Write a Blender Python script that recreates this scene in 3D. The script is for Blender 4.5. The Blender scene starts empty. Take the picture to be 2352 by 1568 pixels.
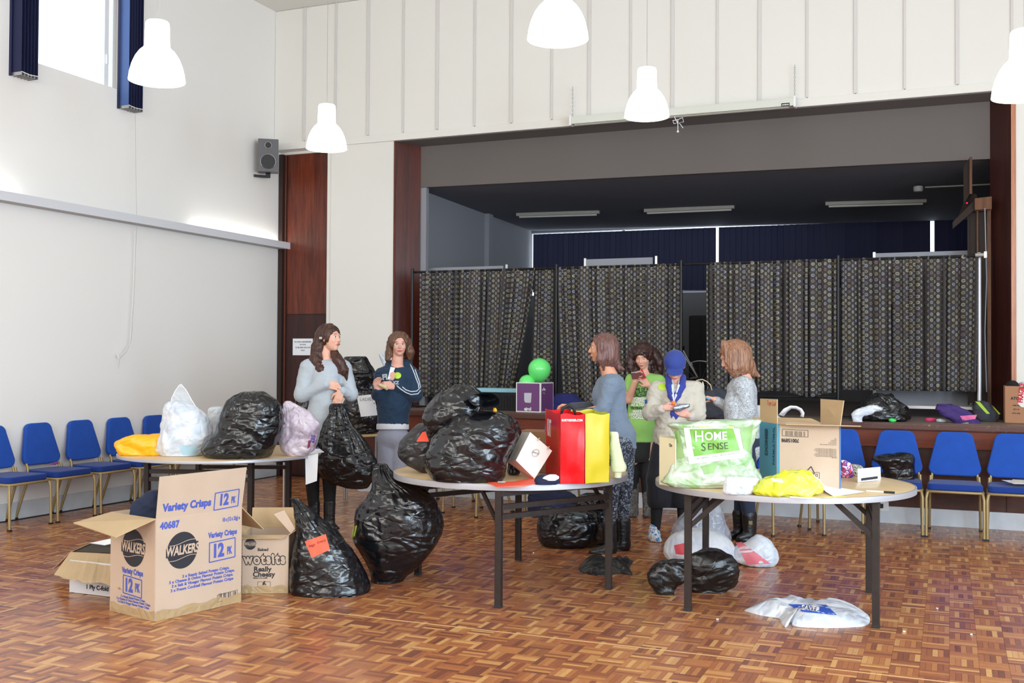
import bpy, bmesh, math, random
import numpy as np
from mathutils import Vector, Matrix
from mathutils.bvhtree import BVHTree
rnd = random.Random(7)
PI = math.pi
SC = bpy.context.scene
COL = SC.collection
# ------------------------------------------------------------------ camera
CX, CY, H = 1176., 784., 1.52            # principal point of the 2352x1568 frame, eye height
_vy = np.array([1004., 48.]); _vx = np.array([-5906., 7.])
FPX = math.sqrt(-(_vy @ _vx))
_dy = np.array([_vy[0]/FPX, _vy[1]/FPX, 1.]); _dy /= np.linalg.norm(_dy)
_dx = -np.array([_vx[0]/FPX, _vx[1]/FPX, 1.]); _dx /= np.linalg.norm(_dx)
_dz = np.cross(_dx, _dy)
if _dz[1] > 0: _dz = -_dz
MW = np.array([_dx, _dy, _dz])           # camera (right, down, forward) -> world
EYE = np.array([0., 0., H])
def ray(px, py): return MW @ np.array([(px-CX)/FPX, (py-CY)/FPX, 1.])
def F(px, py, z=0.):                     # point on a horizontal plane
    r = ray(px, py); return EYE + r*((z-H)/r[2])
def PY(px, py, Y):
    r = ray(px, py); return EYE + r*(Y/r[1])
def PX(px, py, X):
    r = ray(px, py); return EYE + r*(X/r[0])
def PZ(px, py, d): return EYE + ray(px, py)*d     # point at depth d before the lens
def dep(p): return float((MW.T @ (np.array(p, float)-EYE))[2])
cam = bpy.data.objects.new('camera', bpy.data.cameras.new('camera')); COL.objects.link(cam)
cam.data.sensor_width = 36; cam.data.lens = 36*FPX/2352; cam.data.clip_start = .05
r_, d_, f_ = MW[:, 0], MW[:, 1], MW[:, 2]
Mc = Matrix(((r_[0], -d_[0], -f_[0], 0), (r_[1], -d_[1], -f_[1], 0), (r_[2], -d_[2], -f_[2], H), (0, 0, 0, 1)))
cam.matrix_world = Mc
SC.camera = cam
# ------------------------------------------------------------------ light and exposure
SC.view_settings.view_transform = 'Standard'; SC.view_settings.look = 'None'
SC.view_settings.gamma = 1; SC.view_settings.use_curve_mapping = False
SC.view_settings.exposure = 0.06
w = bpy.data.worlds.new('world'); SC.world = w; w.use_nodes = True
w.node_tree.nodes['Background'].inputs[0].default_value = (.80, .90, 1., 1)
w.node_tree.nodes['Background'].inputs[1].default_value = 2.2
def area(name, loc, direction, sx, sy, power, col):
    l = bpy.data.lights.new(name, 'AREA'); l.shape = 'RECTANGLE'; l.size = sx; l.size_y = sy
    l.energy = power; l.color = col
    o = bpy.data.objects.new(name, l); COL.objects.link(o); o.location = loc
    o.rotation_euler = Vector(direction).to_track_quat('-Z', 'Y').to_euler()
    return o
DAY = (.66, .84, 1.)
for k in range(4):                        # daylight through the tall windows of the right wall
    area('daylight', (4.85, -1.2+2.9*k, 2.35), (-1, 0, -.08), 2.0, 2.7, (335, 325, 215, 25)[k], DAY)
for k in range(3):                        # and of the wall behind the camera
    area('daylight', (-6.2+3.9*k, -2.85, 3.2), (0, 1, -.08), 2.6, 2.8, 170, (1., .955, .89))
# ------------------------------------------------------------------ materials
def hx(r, g, b, k=1.):
    f = lambda c: (c/255/12.92 if c <= 10 else ((c/255+.055)/1.055)**2.4)*k
    return (f(r), f(g), f(b), 1)
class NT:
    def __init__(s, m): s.t = m.node_tree; s.b = s.t.nodes['Principled BSDF']
    def n(s, typ, **kw):
        q = s.t.nodes.new(typ)
        for k, v in kw.items():
            if hasattr(q, k): setattr(q, k, v)
            else: q.inputs[k.replace('_', ' ')].default_value = v
        return q
    def l(s, a, b): s.t.links.new(a, b)
def mat(name, col, rough=.6, metal=0., bump=0., bscale=60., var=0., vscale=6., alpha=1., emit=None, es=0., coat=0., spec=None, trans=0., sheen=0., stretch=None):
    m = bpy.data.materials.new(name); m.use_nodes = True; k = NT(m); b = k.b
    b.inputs['Base Color'].default_value = col; b.inputs['Roughness'].default_value = rough
    b.inputs['Metallic'].default_value = metal; b.inputs['Alpha'].default_value = alpha
    if coat: b.inputs['Coat Weight'].default_value = coat; b.inputs['Coat Roughness'].default_value = .12
    if spec is not None: b.inputs['Specular IOR Level'].default_value = spec
    if trans: b.inputs['Transmission Weight'].default_value = trans
    if sheen: b.inputs['Sheen Weight'].default_value = sheen; b.inputs['Sheen Roughness'].default_value = .4
    if emit: b.inputs['Emission Color'].default_value = emit; b.inputs['Emission Strength'].default_value = es
    if bump or var:
        tc = k.n('ShaderNodeTexCoord'); src = tc.outputs['Object']
        if stretch:
            mp = k.n('ShaderNodeMapping'); mp.inputs['Scale'].default_value = stretch; k.l(src, mp.inputs[0]); src = mp.outputs[0]
    if bump:
        n = k.n('ShaderNodeTexNoise', Scale=bscale, Detail=4.); k.l(src, n.inputs['Vector'])
        bp = k.n('ShaderNodeBump', Strength=bump, Distance=.01); k.l(n.outputs['Fac'], bp.inputs['Height']); k.l(bp.outputs[0], b.inputs['Normal'])
    if var:
        n = k.n('ShaderNodeTexNoise', Scale=vscale, Detail=5.); k.l(src, n.inputs['Vector'])
        mx = k.n('ShaderNodeMix', data_type='RGBA', blend_type='MIX')
        mx.inputs['A'].default_value = tuple(c*(1-var) for c in col[:3])+(1,); mx.inputs['B'].default_value = tuple(min(1, c*(1+var)) for c in col[:3])+(1,)
        rp = k.n('ShaderNodeMapRange'); rp.inputs[1].default_value = .3; rp.inputs[2].default_value = .7
        k.l(n.outputs['Fac'], rp.inputs[0]); k.l(rp.outputs[0], mx.inputs['Factor']); k.l(mx.outputs['Result'], b.inputs['Base Color'])
    return m
def wood(name, c1, c2, scale=(14, 14, .9), rough=.35, coat=.3):
    m = bpy.data.materials.new(name); m.use_nodes = True; k = NT(m); b = k.b
    tc = k.n('ShaderNodeTexCoord'); mp = k.n('ShaderNodeMapping'); mp.inputs['Scale'].default_value = scale
    k.l(tc.outputs['Object'], mp.inputs[0])
    n = k.n('ShaderNodeTexNoise', Scale=1., Detail=7., Roughness=.65, Distortion=.6); k.l(mp.outputs[0], n.inputs['Vector'])
    n2 = k.n('ShaderNodeTexNoise', Scale=7., Detail=3.); k.l(mp.outputs[0], n2.inputs['Vector'])
    ad = k.n('ShaderNodeMath', operation='MULTIPLY_ADD'); ad.inputs[1].default_value = .35; k.l(n2.outputs['Fac'], ad.inputs[0]); k.l(n.outputs['Fac'], ad.inputs[2])
    r = k.n('ShaderNodeValToRGB'); r.color_ramp.elements[0].position = .45; r.color_ramp.elements[0].color = c1
    r.color_ramp.elements[1].position = .85; r.color_ramp.elements[1].color = c2
    k.l(ad.outputs[0], r.inputs[0]); k.l(r.outputs[0], b.inputs['Base Color'])
    b.inputs['Roughness'].default_value = rough; b.inputs['Coat Weight'].default_value = coat; b.inputs['Coat Roughness'].default_value = .2
    return m
M = {}
M['wall'] = mat('wall_paint', hx(238, 234, 229), .75, bump=.05, bscale=220)
M['wallw'] = mat('white_paint', hx(228, 225, 218), .65, bump=.04, bscale=150)
M['ceil'] = mat('ceiling_paint', hx(228, 225, 218), .8)
M['skirt'] = mat('skirting_paint', hx(208, 212, 218), .5, var=.06, vscale=9)
M['mahog'] = wood('mahogany', hx(54, 18, 9), hx(118, 50, 26), coat=.12)
M['mahogd'] = wood('dark_mahogany', hx(34, 12, 10), hx(66, 26, 19), coat=.08, rough=.45)
M['stgwood'] = wood('stage_front_wood', hx(84, 32, 14), hx(134, 58, 28), (1.2, 12, 12), .6, .0)
M['stgdark'] = wood('stage_panel_wood', hx(48, 22, 13), hx(88, 38, 18), (2, 8, 8), .55, .05)
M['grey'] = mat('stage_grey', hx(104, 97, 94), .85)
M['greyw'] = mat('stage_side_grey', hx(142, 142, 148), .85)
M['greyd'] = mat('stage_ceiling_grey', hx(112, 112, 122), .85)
M['navy'] = mat('navy_blind', hx(20, 26, 66), .7)
M['navyl'] = mat('navy_blind_lit', hx(70, 96, 150), .6)  # paler copy of navy_blind: window light on the edge slat painted in
M['stgfloor'] = mat('stage_floor', hx(120, 104, 92), .5, var=.15, vscale=3)
M['metal'] = mat('brown_black_metal', hx(44, 36, 33), .45, .3, var=.2, vscale=30)
M['black'] = mat('black_metal', hx(30, 30, 32), .4, .4)
M['chrome'] = mat('pale_metal', hx(190, 190, 190), .3, .8)
M['gold'] = mat('gold_frame', hx(164, 142, 98), .42, .35)
M['blue'] = mat('blue_fabric', hx(22, 74, 166), .9, bump=.12, bscale=400, var=.07, vscale=12, sheen=.1)
M['navyc'] = mat('dark_blue_fabric', hx(14, 52, 132), .9, bump=.12, bscale=400, sheen=.1)
M['ply'] = mat('table_ply', hx(214, 184, 138), .42, var=.06, vscale=4, coat=.15)
M['edge'] = mat('table_edge_band', hx(186, 186, 192), .4, .5)
M['white'] = mat('white_plastic', hx(235, 235, 235), .5)
M['paper'] = mat('white_paper', hx(240, 242, 246), .7)
M['ink'] = mat('black_ink', hx(32, 32, 36), .7)
M['lamp'] = mat('lamp_glass', hx(255, 255, 250), .4, emit=(1., .94, .85, 1), es=2.9)
M['tube'] = mat('lit_tube', hx(255, 255, 250), .4, emit=(1., .99, .93, 1), es=12.)
# ------------------------------------------------------------------ mesh helpers
class MB:
    def __init__(s): s.v = []; s.f = []; s.n = 0; s.uv = {}
    def add(s, V, Fc):
        V = np.asarray(V, float); s.v.append(V); s.f += [tuple(int(i)+s.n for i in f) for f in Fc]; s.n += len(V); return s
    def box(s, c, d, R=None):
        c = np.array(c, float); d = np.array(d, float)/2
        V = np.array([[x, y, z] for z in (-1, 1) for y in (-1, 1) for x in (-1, 1)], float)*d
        if R is not None: V = V @ np.array(R).T
        return s.add(V+c, [(0, 2, 3, 1), (4, 5, 7, 6), (0, 1, 5, 4), (2, 6, 7, 3), (0, 4, 6, 2), (1, 3, 7, 5)])
    def bx(s, x0, x1, y0, y1, z0, z1): return s.box(((x0+x1)/2, (y0+y1)/2, (z0+z1)/2), (x1-x0, y1-y0, z1-z0))
    def bar(s, a, b, wd, ht=None, up=(0, 0, 1)):
        a = np.array(a, float); b = np.array(b, float); ht = ht or wd
        d = b-a; L = np.linalg.norm(d); d /= L; up = np.array(up, float)
        if abs(d @ up) > .95: up = np.array([0, 1., 0])
        x = np.cross(d, up); x /= np.linalg.norm(x); y = np.cross(x, d)
        return s.box((a+b)/2, (wd, L, ht), np.array([x, d, y]).T)
    def tube(s, pts, r, n=8, cap=True):
        pts = [np.array(p, float) for p in pts]; m = len(pts)
        rr = list(r) if hasattr(r, '__len__') else [r]*m
        V = []; up = np.array([0, 0, 1.]); px = None
        for i, p in enumerate(pts):
            d = pts[min(i+1, m-1)]-pts[max(i-1, 0)]; d = d/(np.linalg.norm(d)+1e-9)
            if px is None:
                px = np.cross(d, up if abs(d[2]) < .9 else np.array([1., 0, 0]))
            x = px-d*(px @ d); x /= np.linalg.norm(x)+1e-9; px = x; y = np.cross(d, x)
            for k in range(n):
                t = 2*PI*k/n; V.append(p+rr[i]*(math.cos(t)*x+math.sin(t)*y))
        Fc = [(i*n+k, i*n+(k+1) % n, (i+1)*n+(k+1) % n, (i+1)*n+k) for i in range(m-1) for k in range(n)]
        if cap: Fc += [tuple(range(n))[::-1], tuple((m-1)*n+k for k in range(n))]
        return s.add(V, Fc)
    def lathe(s, prof, c=(0, 0, 0), n=32, cap=False):
        V = [(c[0]+r*math.cos(2*PI*k/n), c[1]+r*math.sin(2*PI*k/n), c[2]+z) for r, z in prof for k in range(n)]
        Fc = [(i*n+k, i*n+(k+1) % n, (i+1)*n+(k+1) % n, (i+1)*n+k) for i in range(len(prof)-1) for k in range(n)]
        if cap: Fc += [tuple(range(n))[::-1], tuple((len(prof)-1)*n+k for k in range(n))]
        return s.add(V, Fc)
    def plate(s, pts, o, u, v, th):             # 2-D outline in the frame (o, u, v), thickness th along u x v
        o, u, v = (np.array(q, float) for q in (o, u, v)); w_ = np.cross(u, v); w_ /= np.linalg.norm(w_); n = len(pts)
        A = [o+u*a+v*b+w_*th/2 for a, b in pts]; B = [o+u*a+v*b-w_*th/2 for a, b in pts]
        return s.add(A+B, [tuple(range(n)), tuple(range(n, 2*n))[::-1]]+[(i, n+i, n+(i+1) % n, (i+1) % n) for i in range(n)])
    def quad(s, a, b, c, d): return s.add([a, b, c, d], [(0, 1, 2, 3)])
def wloc(o):
    p = Vector((0, 0, 0))
    while o: p = p+o.location; o = o.parent
    return np.array(p)
def obj(name, mb, m, parent=None, loc=None, rotz=0., smooth=False, world=False, bevel=0., seg=2, flip=False, subdiv=0):
    """link a mesh object; world=True: mb is in world coordinates and is moved into the frame of the object"""
    V = np.concatenate(mb.v) if isinstance(mb, MB) else np.asarray(mb[0], float)
    Fc = mb.f if isinstance(mb, MB) else mb[1]
    o_loc = np.array(loc if loc is not None else (0, 0, 0), float)
    if world: V = V-(wloc(parent) if parent else 0)-o_loc
    me = bpy.data.meshes.new(name)
    if isinstance(Fc, np.ndarray): Fc = Fc.tolist()
    me.from_pydata(V.tolist(), [], Fc); me.update()
    bm = bmesh.new(); bm.from_mesh(me)
    if bevel: bmesh.ops.bevel(bm, geom=[e for e in bm.edges if len(e.link_faces) == 2 and e.calc_face_angle(0) > .5], offset=bevel, segments=seg, profile=.7, affect='EDGES')
    bmesh.ops.recalc_face_normals(bm, faces=bm.faces)
    bm.to_mesh(me); bm.free()
    if smooth:
        me.polygons.foreach_set('use_smooth', [True]*len(me.polygons))
        if smooth != True: me.set_sharp_from_angle(angle=smooth)
    o = bpy.data.objects.new(name, me); COL.objects.link(o)
    o.location = o_loc; o.rotation_euler = (0, 0, rotz)
    for q in (m if isinstance(m, (list, tuple)) else [m]): me.materials.append(q)
    if parent: o.parent = parent
    return o
def tag(o, label=None, cat=None, group=None, kind=None):
    if label: o['label'] = label
    if cat: o['category'] = cat
    if group: o['group'] = group
    if kind: o['kind'] = kind
    return o
def thing(name, label, cat, loc, rotz=0., group=None):
    o = bpy.data.objects.new(name, None); COL.objects.link(o); o.location = loc; o.rotation_euler = (0, 0, rotz); o.empty_display_size = .1
    return tag(o, label, cat, group)
def dup(r, loc, rotz, label, group=None):
    c = r.copy(); COL.objects.link(c); c.location = loc; c.rotation_euler = (0, 0, rotz); c['label'] = label
    if group: c['group'] = group
    def rec(a, b):
        for ch in a.children:
            d = ch.copy(); COL.objects.link(d); d.parent = b; rec(ch, d)
    rec(r, c); return c
def struct(name, mb, m, parent=None, **k):
    o = obj(name, mb, m, parent, **k)
    if not parent: o['kind'] = 'structure'
    return o
_fonts = {}
def textmesh(s, size, bold=0., sx=1., shear=0., align='CENTER', res=3, space=1.):
    key = (s, size, bold, sx, shear, align, space)
    if key in _fonts: return _fonts[key]
    c = bpy.data.curves.new('t', 'FONT'); c.body = s; c.size = size; c.offset = (min(bold*1.9, .05) if bold < .06 else bold)*size; c.shear = shear; c.align_x = align; c.align_y = 'CENTER'
    c.resolution_u = res; c.space_line = .85; c.space_character = space
    o = bpy.data.objects.new('t', c); COL.objects.link(o)
    me = o.to_mesh(); V = np.array([v.co[:] for v in me.vertices]).reshape(-1, 3); Fc = [tuple(p.vertices) for p in me.polygons]
    o.to_mesh_clear(); bpy.data.objects.remove(o); bpy.data.curves.remove(c)
    V[:, 0] *= sx
    _fonts[key] = (V, Fc); return V, Fc
def print_on(mb, s, o, u, v, size, **k):        # flat print on a plane: o centre, u to the right, v up
    V, Fc = textmesh(s, size, **k); o, u, v = (np.array(q, float) for q in (o, u, v))
    mb.add(o+V[:, :1]*u+V[:, 1:2]*v, Fc); return mb
def arr(*a): return np.array(a, float)
# vectorised value noise
_rs = np.random.RandomState(5); _tab = _rs.rand(64, 64, 64)
def vn(P):
    P = np.asarray(P); i = np.floor(P).astype(int); f = P-i; f = f*f*(3-2*f); i &= 63; j = (i+1) & 63
    x0, y0, z0 = i.T; x1, y1, z1 = j.T; fx, fy, fz = f.T; T = _tab
    a = T[x0, y0, z0]*(1-fx)+T[x1, y0, z0]*fx; b = T[x0, y1, z0]*(1-fx)+T[x1, y1, z0]*fx
    c = T[x0, y0, z1]*(1-fx)+T[x1, y0, z1]*fx; d = T[x0, y1, z1]*(1-fx)+T[x1, y1, z1]*fx
    return (a*(1-fy)+b*fy)*(1-fz)+(c*(1-fy)+d*fy)*fz
def fbm(P, o=3):
    s = 0; a = .5
    for k in range(o): s = s+a*(vn(P*(2**k)+k*17.3)-.5)*2; a *= .5
    return s
_cd = [(_rs.randn(3), _rs.rand()*9) for _ in range(9)]
def crumple(P):                                  # sharp creases between flat facets
    s = 0; a = .34; f = .8
    wv = np.c_[vn(P*.8+3), vn(P*.8+11), vn(P*.8+23)]*1.1
    for i, (d, o) in enumerate(_cd):
        d = d/np.linalg.norm(d); x = (P+wv) @ d*f+o; s = s+a*np.abs((x-np.floor(x))-.5)*2; a *= .8; f *= 1.22
    return s
def ridge(P, o=2):
    s = 0; a = .6
    for k in range(o): s = s+a*(1-np.abs(vn(P*(2.1**k)+k*9.7)*2-1)*1.6); a *= .5
    return s
# ------------------------------------------------------------------ the setting
XL, YW, ZC, ZB = -8.10, 11.50, 6.03, 4.21        # left wall, stage wall, ceiling height, underside of the beam
OL, OR_ = -6.316, .575                            # proscenium opening
# floor: basket-weave mosaic parquet
fl = struct('floor', MB().bx(XL-.1, 5, -3, 11.8, -.06, -.004), mat('floor_bed', hx(52, 28, 18), .7))
def parquet(name, objinfo):
    m = bpy.data.materials.new(name); m.use_nodes = True; k = NT(m); b = k.b
    if objinfo: fac = k.n('ShaderNodeObjectInfo').outputs['Random']
    else:
        a = k.n('ShaderNodeAttribute'); a.attribute_name = 'tone'; fac = a.outputs['Fac']
    r = k.n('ShaderNodeValToRGB'); cr = r.color_ramp
    for i, (p, c) in enumerate([(0, hx(124, 62, 32)), (.2, hx(154, 84, 42)), (.5, hx(178, 104, 52)), (.8, hx(196, 126, 64)), (1, hx(226, 170, 100))]):
        e = cr.elements[i] if i < 2 else cr.elements.new(p); e.position = p; e.color = c
    k.l(fac, r.inputs[0])
    tc = k.n('ShaderNodeTexCoord'); n = k.n('ShaderNodeTexNoise', Scale=38., Detail=5.); k.l(tc.outputs['Object'], n.inputs['Vector'])
    mx = k.n('ShaderNodeMix', data_type='RGBA', blend_type='MULTIPLY'); mx.inputs['Factor'].default_value = .35
    k.l(r.outputs[0], mx.inputs['A']); k.l(n.outputs['Fac'], mx.inputs['B'])
    n2 = k.n('ShaderNodeTexNoise', Scale=1.1, Detail=4.); k.l(tc.outputs['Object'], n2.inputs['Vector'])
    rr = k.n('ShaderNodeMapRange'); rr.inputs[3].default_value = .16; rr.inputs[4].default_value = .33
    k.l(n2.outputs['Fac'], rr.inputs[0]); k.l(rr.outputs[0], b.inputs['Roughness'])
    br = k.n('ShaderNodeBrightContrast'); br.inputs['Bright'].default_value = .03; k.l(mx.outputs['Result'], br.inputs[0])
    k.l(br.outputs[0], b.inputs['Base Color']); b.inputs['Specular IOR Level'].default_value = .42
    return m
PQ, PQ1 = parquet('parquet_oak', False), parquet('parquet_strip_oak', True)
SQ = .138; NF = 5; fw = SQ/NF
strips = []
for i in range(int((XL)/SQ), int(4.0/SQ)):
    for j in range(int(2.0/SQ), int(11.68/SQ)):
        x0, y0 = i*SQ, j*SQ
        for k in range(NF):
            if (i+j) & 1: strips.append((x0+SQ/2, y0+(k+.5)*fw, 0))
            else: strips.append((x0+(k+.5)*fw, y0+SQ/2, 1))
S = np.array(strips); inside = (S[:, 0] > XL+.01)
S = S[inside]
cc = (np.c_[S[:, :2], np.zeros(len(S))]-EYE) @ MW
u_ = cc[:, 0]/cc[:, 2]*FPX+CX; v_ = cc[:, 1]/cc[:, 2]*FPX+CY
vis = (u_ > 0) & (u_ < 2352) & (v_ < 1568) & (cc[:, 2] > 0)
order = np.argsort(np.where(vis, cc[:, 2], 1e6))[:300]
near = np.zeros(len(S), bool); near[order] = True
sm = MB().bx(-SQ/2+.0005, SQ/2-.0005, -fw/2+.0005, fw/2-.0005, -.006, 0)
first = None
for q in S[near]:
    if first is None:
        first = obj('parquet_strip', sm, PQ1, fl, loc=(q[0], q[1], 0), rotz=PI/2*q[2])
    else:
        o = first.copy(); COL.objects.link(o); o.parent = fl; o.location = (q[0], q[1], rnd.uniform(-.0004, 0)); o.rotation_euler = (0, 0, PI/2*q[2])
R_ = S[~near]; n = len(R_)
hx_ = np.where(R_[:, 2] > 0, fw/2, SQ/2)-.0005; hy_ = np.where(R_[:, 2] > 0, SQ/2, fw/2)-.0005
hz = -_rs.rand(n)*.0005
V = np.zeros((n, 8, 3))
for a, (sx, sy, top) in enumerate([(-1, -1, 1), (1, -1, 1), (1, 1, 1), (-1, 1, 1), (-1, -1, 0), (1, -1, 0), (1, 1, 0), (-1, 1, 0)]):
    V[:, a, 0] = R_[:, 0]+sx*hx_; V[:, a, 1] = R_[:, 1]+sy*hy_; V[:, a, 2] = hz if top else -.006
base = np.arange(n)[:, None, None]*8
Fq = (np.array([(0, 1, 2, 3), (4, 5, 1, 0), (5, 6, 2, 1), (6, 7, 3, 2), (7, 4, 0, 3)])[None]+base).reshape(-1, 4)
me = bpy.data.meshes.new('parquet_strips'); me.from_pydata(V.reshape(-1, 3).tolist(), [], Fq.tolist())
at = me.attributes.new('tone', 'FLOAT', 'FACE'); at.data.foreach_set('value', np.repeat(_rs.rand(n), 5)); me.materials.append(PQ)
o = bpy.data.objects.new('parquet_strips', me); COL.objects.link(o); o.parent = fl; o['kind'] = 'stuff'
tp = mat('pale_line', hx(214, 172, 120), .5)
tag(obj('floor_line', MB().bx(XL+.05, 3.9, 5.474, 5.486, .0003, .0012), tp, fl), 'thin pale line inlaid across the parquet')
# left wall with its high window
WY0, WY1, WZ0, WZ1 = 7.42, 8.82, 4.345, 5.75
lw = struct('wall_left', MB().bx(XL-.25, XL, -3, WY0, 0, ZC).bx(XL-.25, XL, WY1, 11.75, 0, ZC).bx(XL-.25, XL, WY0, WY1, 0, WZ0).bx(XL-.25, XL, WY0, WY1, WZ1, ZC), M['wall'])
struct('ceiling', MB().bx(XL-.25, 5, -3, 11.75, ZC, ZC+.1), M['ceil'])
win = tag(bpy.data.objects.new('window_1', None), kind='structure'); COL.objects.link(win); win.location = (XL-.18, (WY0+WY1)/2, WZ0)
mf = MB()
for a, b_ in ((WY0, WY0+.05), (WY1-.05, WY1)): mf.bx(XL-.2, XL-.14, a, b_, WZ0, WZ1)
mf.bx(XL-.2, XL-.14, WY0, WY1, WZ0, WZ0+.03).bx(XL-.2, XL-.14, WY0, WY1, WZ1-.05, WZ1)
yM = float(PX(241, 150, XL-.16)[1])
obj('window_frame', mf, M['white'], win, world=True)
obj('mullion', MB().bx(XL-.2, XL-.14, yM-.03, yM+.03, WZ0, WZ1), M['white'], win, world=True)
obj('window_latch', MB().bx(XL-.14, XL-.12, yM-.012, yM+.012, 4.62, 4.72), M['white'], win, world=True)
gl = mat('window_glass', (1, 1, 1, 1), .0, alpha=.06)
for a, b_ in ((WY0+.05, yM-.03), (yM+.03, WY1-.05)): obj('pane', MB().bx(XL-.172, XL-.168, a, b_, WZ0+.03, WZ1-.05), gl, win, world=True)
def blind_stack(y0, y1, lit, label):
    t = thing('vertical_blind', label, 'blind', (XL+.06, (y0+y1)/2, 4.14), group='blind stacks beside the high window')
    n = 6
    for k in range(n):
        y = y0+(y1-y0)*(k+.5)/n
        s = obj('slat', MB().box((XL+.075, y, 4.95), (.125, .004, 1.6)), M['navyl'] if lit and k == 0 else M['navy'], t, world=True)
        obj('bottom_weight', MB().box((XL+.075, y, 4.155), (.13, .008, .03)), M['chrome'], s, world=True)
    obj('cover_slat', MB().box((XL+.016, y0+.001, 4.95), (.03, .004, 1.62)), M['navy'], t, world=True)
    obj('bead_chain', MB().tube([(XL+.14, y0+.02, 4.17), (XL+.14, (y0+y1)/2, 4.16), (XL+.14, y1-.02, 4.17)], .004, 6), M['white'], t, world=True)
    return t
blind_stack(7.30, 7.53, False, 'dark navy stack of vertical blind slats left of the high window')
blind_stack(8.69, 8.94, True, 'navy stack of vertical blind slats right of the high window, its edge lit pale blue')
# blind cords hanging down the wall
t = thing('blind_cord', 'long thin pale looped cord hanging down the left wall between the chairs and the shelf', 'cord', tuple(PX(272, 845, XL+.03)))
pts = [PX(x, y, XL+.13) for x, y in ((311, 262), (312, 400), (314, 512))]+[PX(x, y, XL+.05) for x, y in ((312, 560), (308, 680), (302, 780), (290, 808), (276, 822), (272, 846))]
obj('cord', MB().tube(pts, .0022, 5), mat('cord_cream', hx(186, 178, 166), .7), t, world=True)
pts = [PX(x, y, XL+.05) for x, y in ((310, 530), (306, 660), (298, 790), (282, 812), (274, 816))]
obj('cord', MB().tube(pts, .0022, 5), M['white'], t, world=True)
obj('toggle', MB().tube([PX(270, 814, XL+.05), PX(273, 822, XL+.05)], .009, 8), M['white'], t, world=True)
# light shelf
sh = thing('light_shelf', 'long white wall shelf hiding uplights along the left wall', 'shelf', (XL, 7.0, 2.94))
obj('fascia', MB().bx(XL+.13, XL+.15, 2.0, 11.72, 2.945, 3.03), mat('shelf_paint', hx(212, 212, 216), .6), sh, world=True)
obj('shelf_board', MB().bx(XL, XL+.13, 2.0, 11.62, 2.945, 2.96), mat('shelf_under', hx(188, 186, 186), .7), sh, world=True)
for y in (6.5, 10.75):
    obj('fluorescent_tube', MB().tube([(XL+.07, y-.85, 2.985), (XL+.07, y+.85, 2.985)], .013, 10), M['tube'], sh, world=True)
# baseboards
struct('baseboard_left', MB().bx(XL, XL+.015, -3, 11.66, 0, .16), M['skirt'], bevel=.003)
# stage wall: beam, panels above it, white pier, door recess
wb = struct('wall_back', MB().bx(XL, 5, YW+.02, YW+.25, ZB+.04, ZC).bx(-7.232, OL, YW, YW+.25, 0, ZB+.03).bx(.61, 5, YW, YW+.25, 0, ZB+.03), M['wallw'])
bat = [-8.10]+[-7.639, -7.172, -6.704, -6.206, -5.740, -5.241, -4.767, -4.258, -3.802, -3.312, -2.832, -2.334, -1.879, -1.384, -.896, -.417, .080, .575, 1.06, 1.54, 2.02, 2.5, 2.98, 3.46, 3.94, 4.42, 5.0]
for i in range(len(bat)-1):
    obj('wall_panel', MB().bx(bat[i]+.004, bat[i+1]-.004, YW+.002, YW+.021, ZB+.09, ZC-.004), M['wallw'], wb)
    if i: 
        wd = .036 if i % 2 else .022
        obj('batten', MB().bx(bat[i]-wd/2, bat[i]+wd/2, YW-.016, YW+.003, ZB+.1, ZC-.004), mat('batten_paint', hx(212, 207, 203), .6) if i == 1 else bpy.data.materials['batten_paint'], wb, bevel=.003)
struct('trim_1', MB().bx(XL, 5, YW-.03, YW+.2, ZB, ZB+.085), M['wallw'], bevel=.006)
struct('trim_2', MB().bx(XL, -7.232, YW+.14, YW+.2, ZB-.03, ZB+.02), M['wallw'])
# mahogany door in the recess
d1 = struct('door_1', MB().bx(-8.02, -7.232, 11.68, 11.72, .0, ZB-.02), M['mahogd'])
zs = float(PY(700, 722, 11.68)[2])
obj('upper_panel', MB().bx(-8.0, -7.237, 11.667, 11.682, zs+.006, ZB-.03), M['mahog'], d1, bevel=.003)
obj('lower_panel', MB().bx(-8.0, -7.237, 11.667, 11.682, .012, zs-.006), M['mahogd'], d1, bevel=.003)
obj('door_frame', MB().bx(-8.09, -8.03, 11.60, 11.70, 0, ZB-.03), mat('dark_frame', hx(44, 24, 18), .5), d1)
obj('frame_bead', MB().bx(-8.03, -8.015, 11.655, 11.67, 0, ZB-.03), mat('bead_wood', hx(110, 60, 45), .5), d1)
struct('wall_recess', MB().bx(XL-.02, 5, 11.75, 11.8, 0, .9).bx(-7.3, -7.2, 11.52, 11.75, 0, ZB), M['wallw'])
sg = thing('paper_notice', 'white paper notice with four short lines taped to the dark wooden door', 'notice', tuple(PY(695, 797, 11.655)))
obj('sheet', MB().bx(-7.89, -7.585, 11.656, 11.658, 1.563, 1.779), M['paper'], sg, world=True)
tm = MB()
for s, z, sz in (('NO CHILD UNSUPERVISED', 1.735, .022), ('ON STAGE', 1.70, .019), ('TO BE USED WITH THE', 1.662, .022), ('DOOR', 1.625, .019)):
    print_on(tm, s, (-7.735, 11.6545, z), (1, 0, 0), (0, 0, 1), sz, bold=.02)
obj('print', tm, mat('grey_ink', hx(90, 90, 95), .7), sg, world=True)
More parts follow.
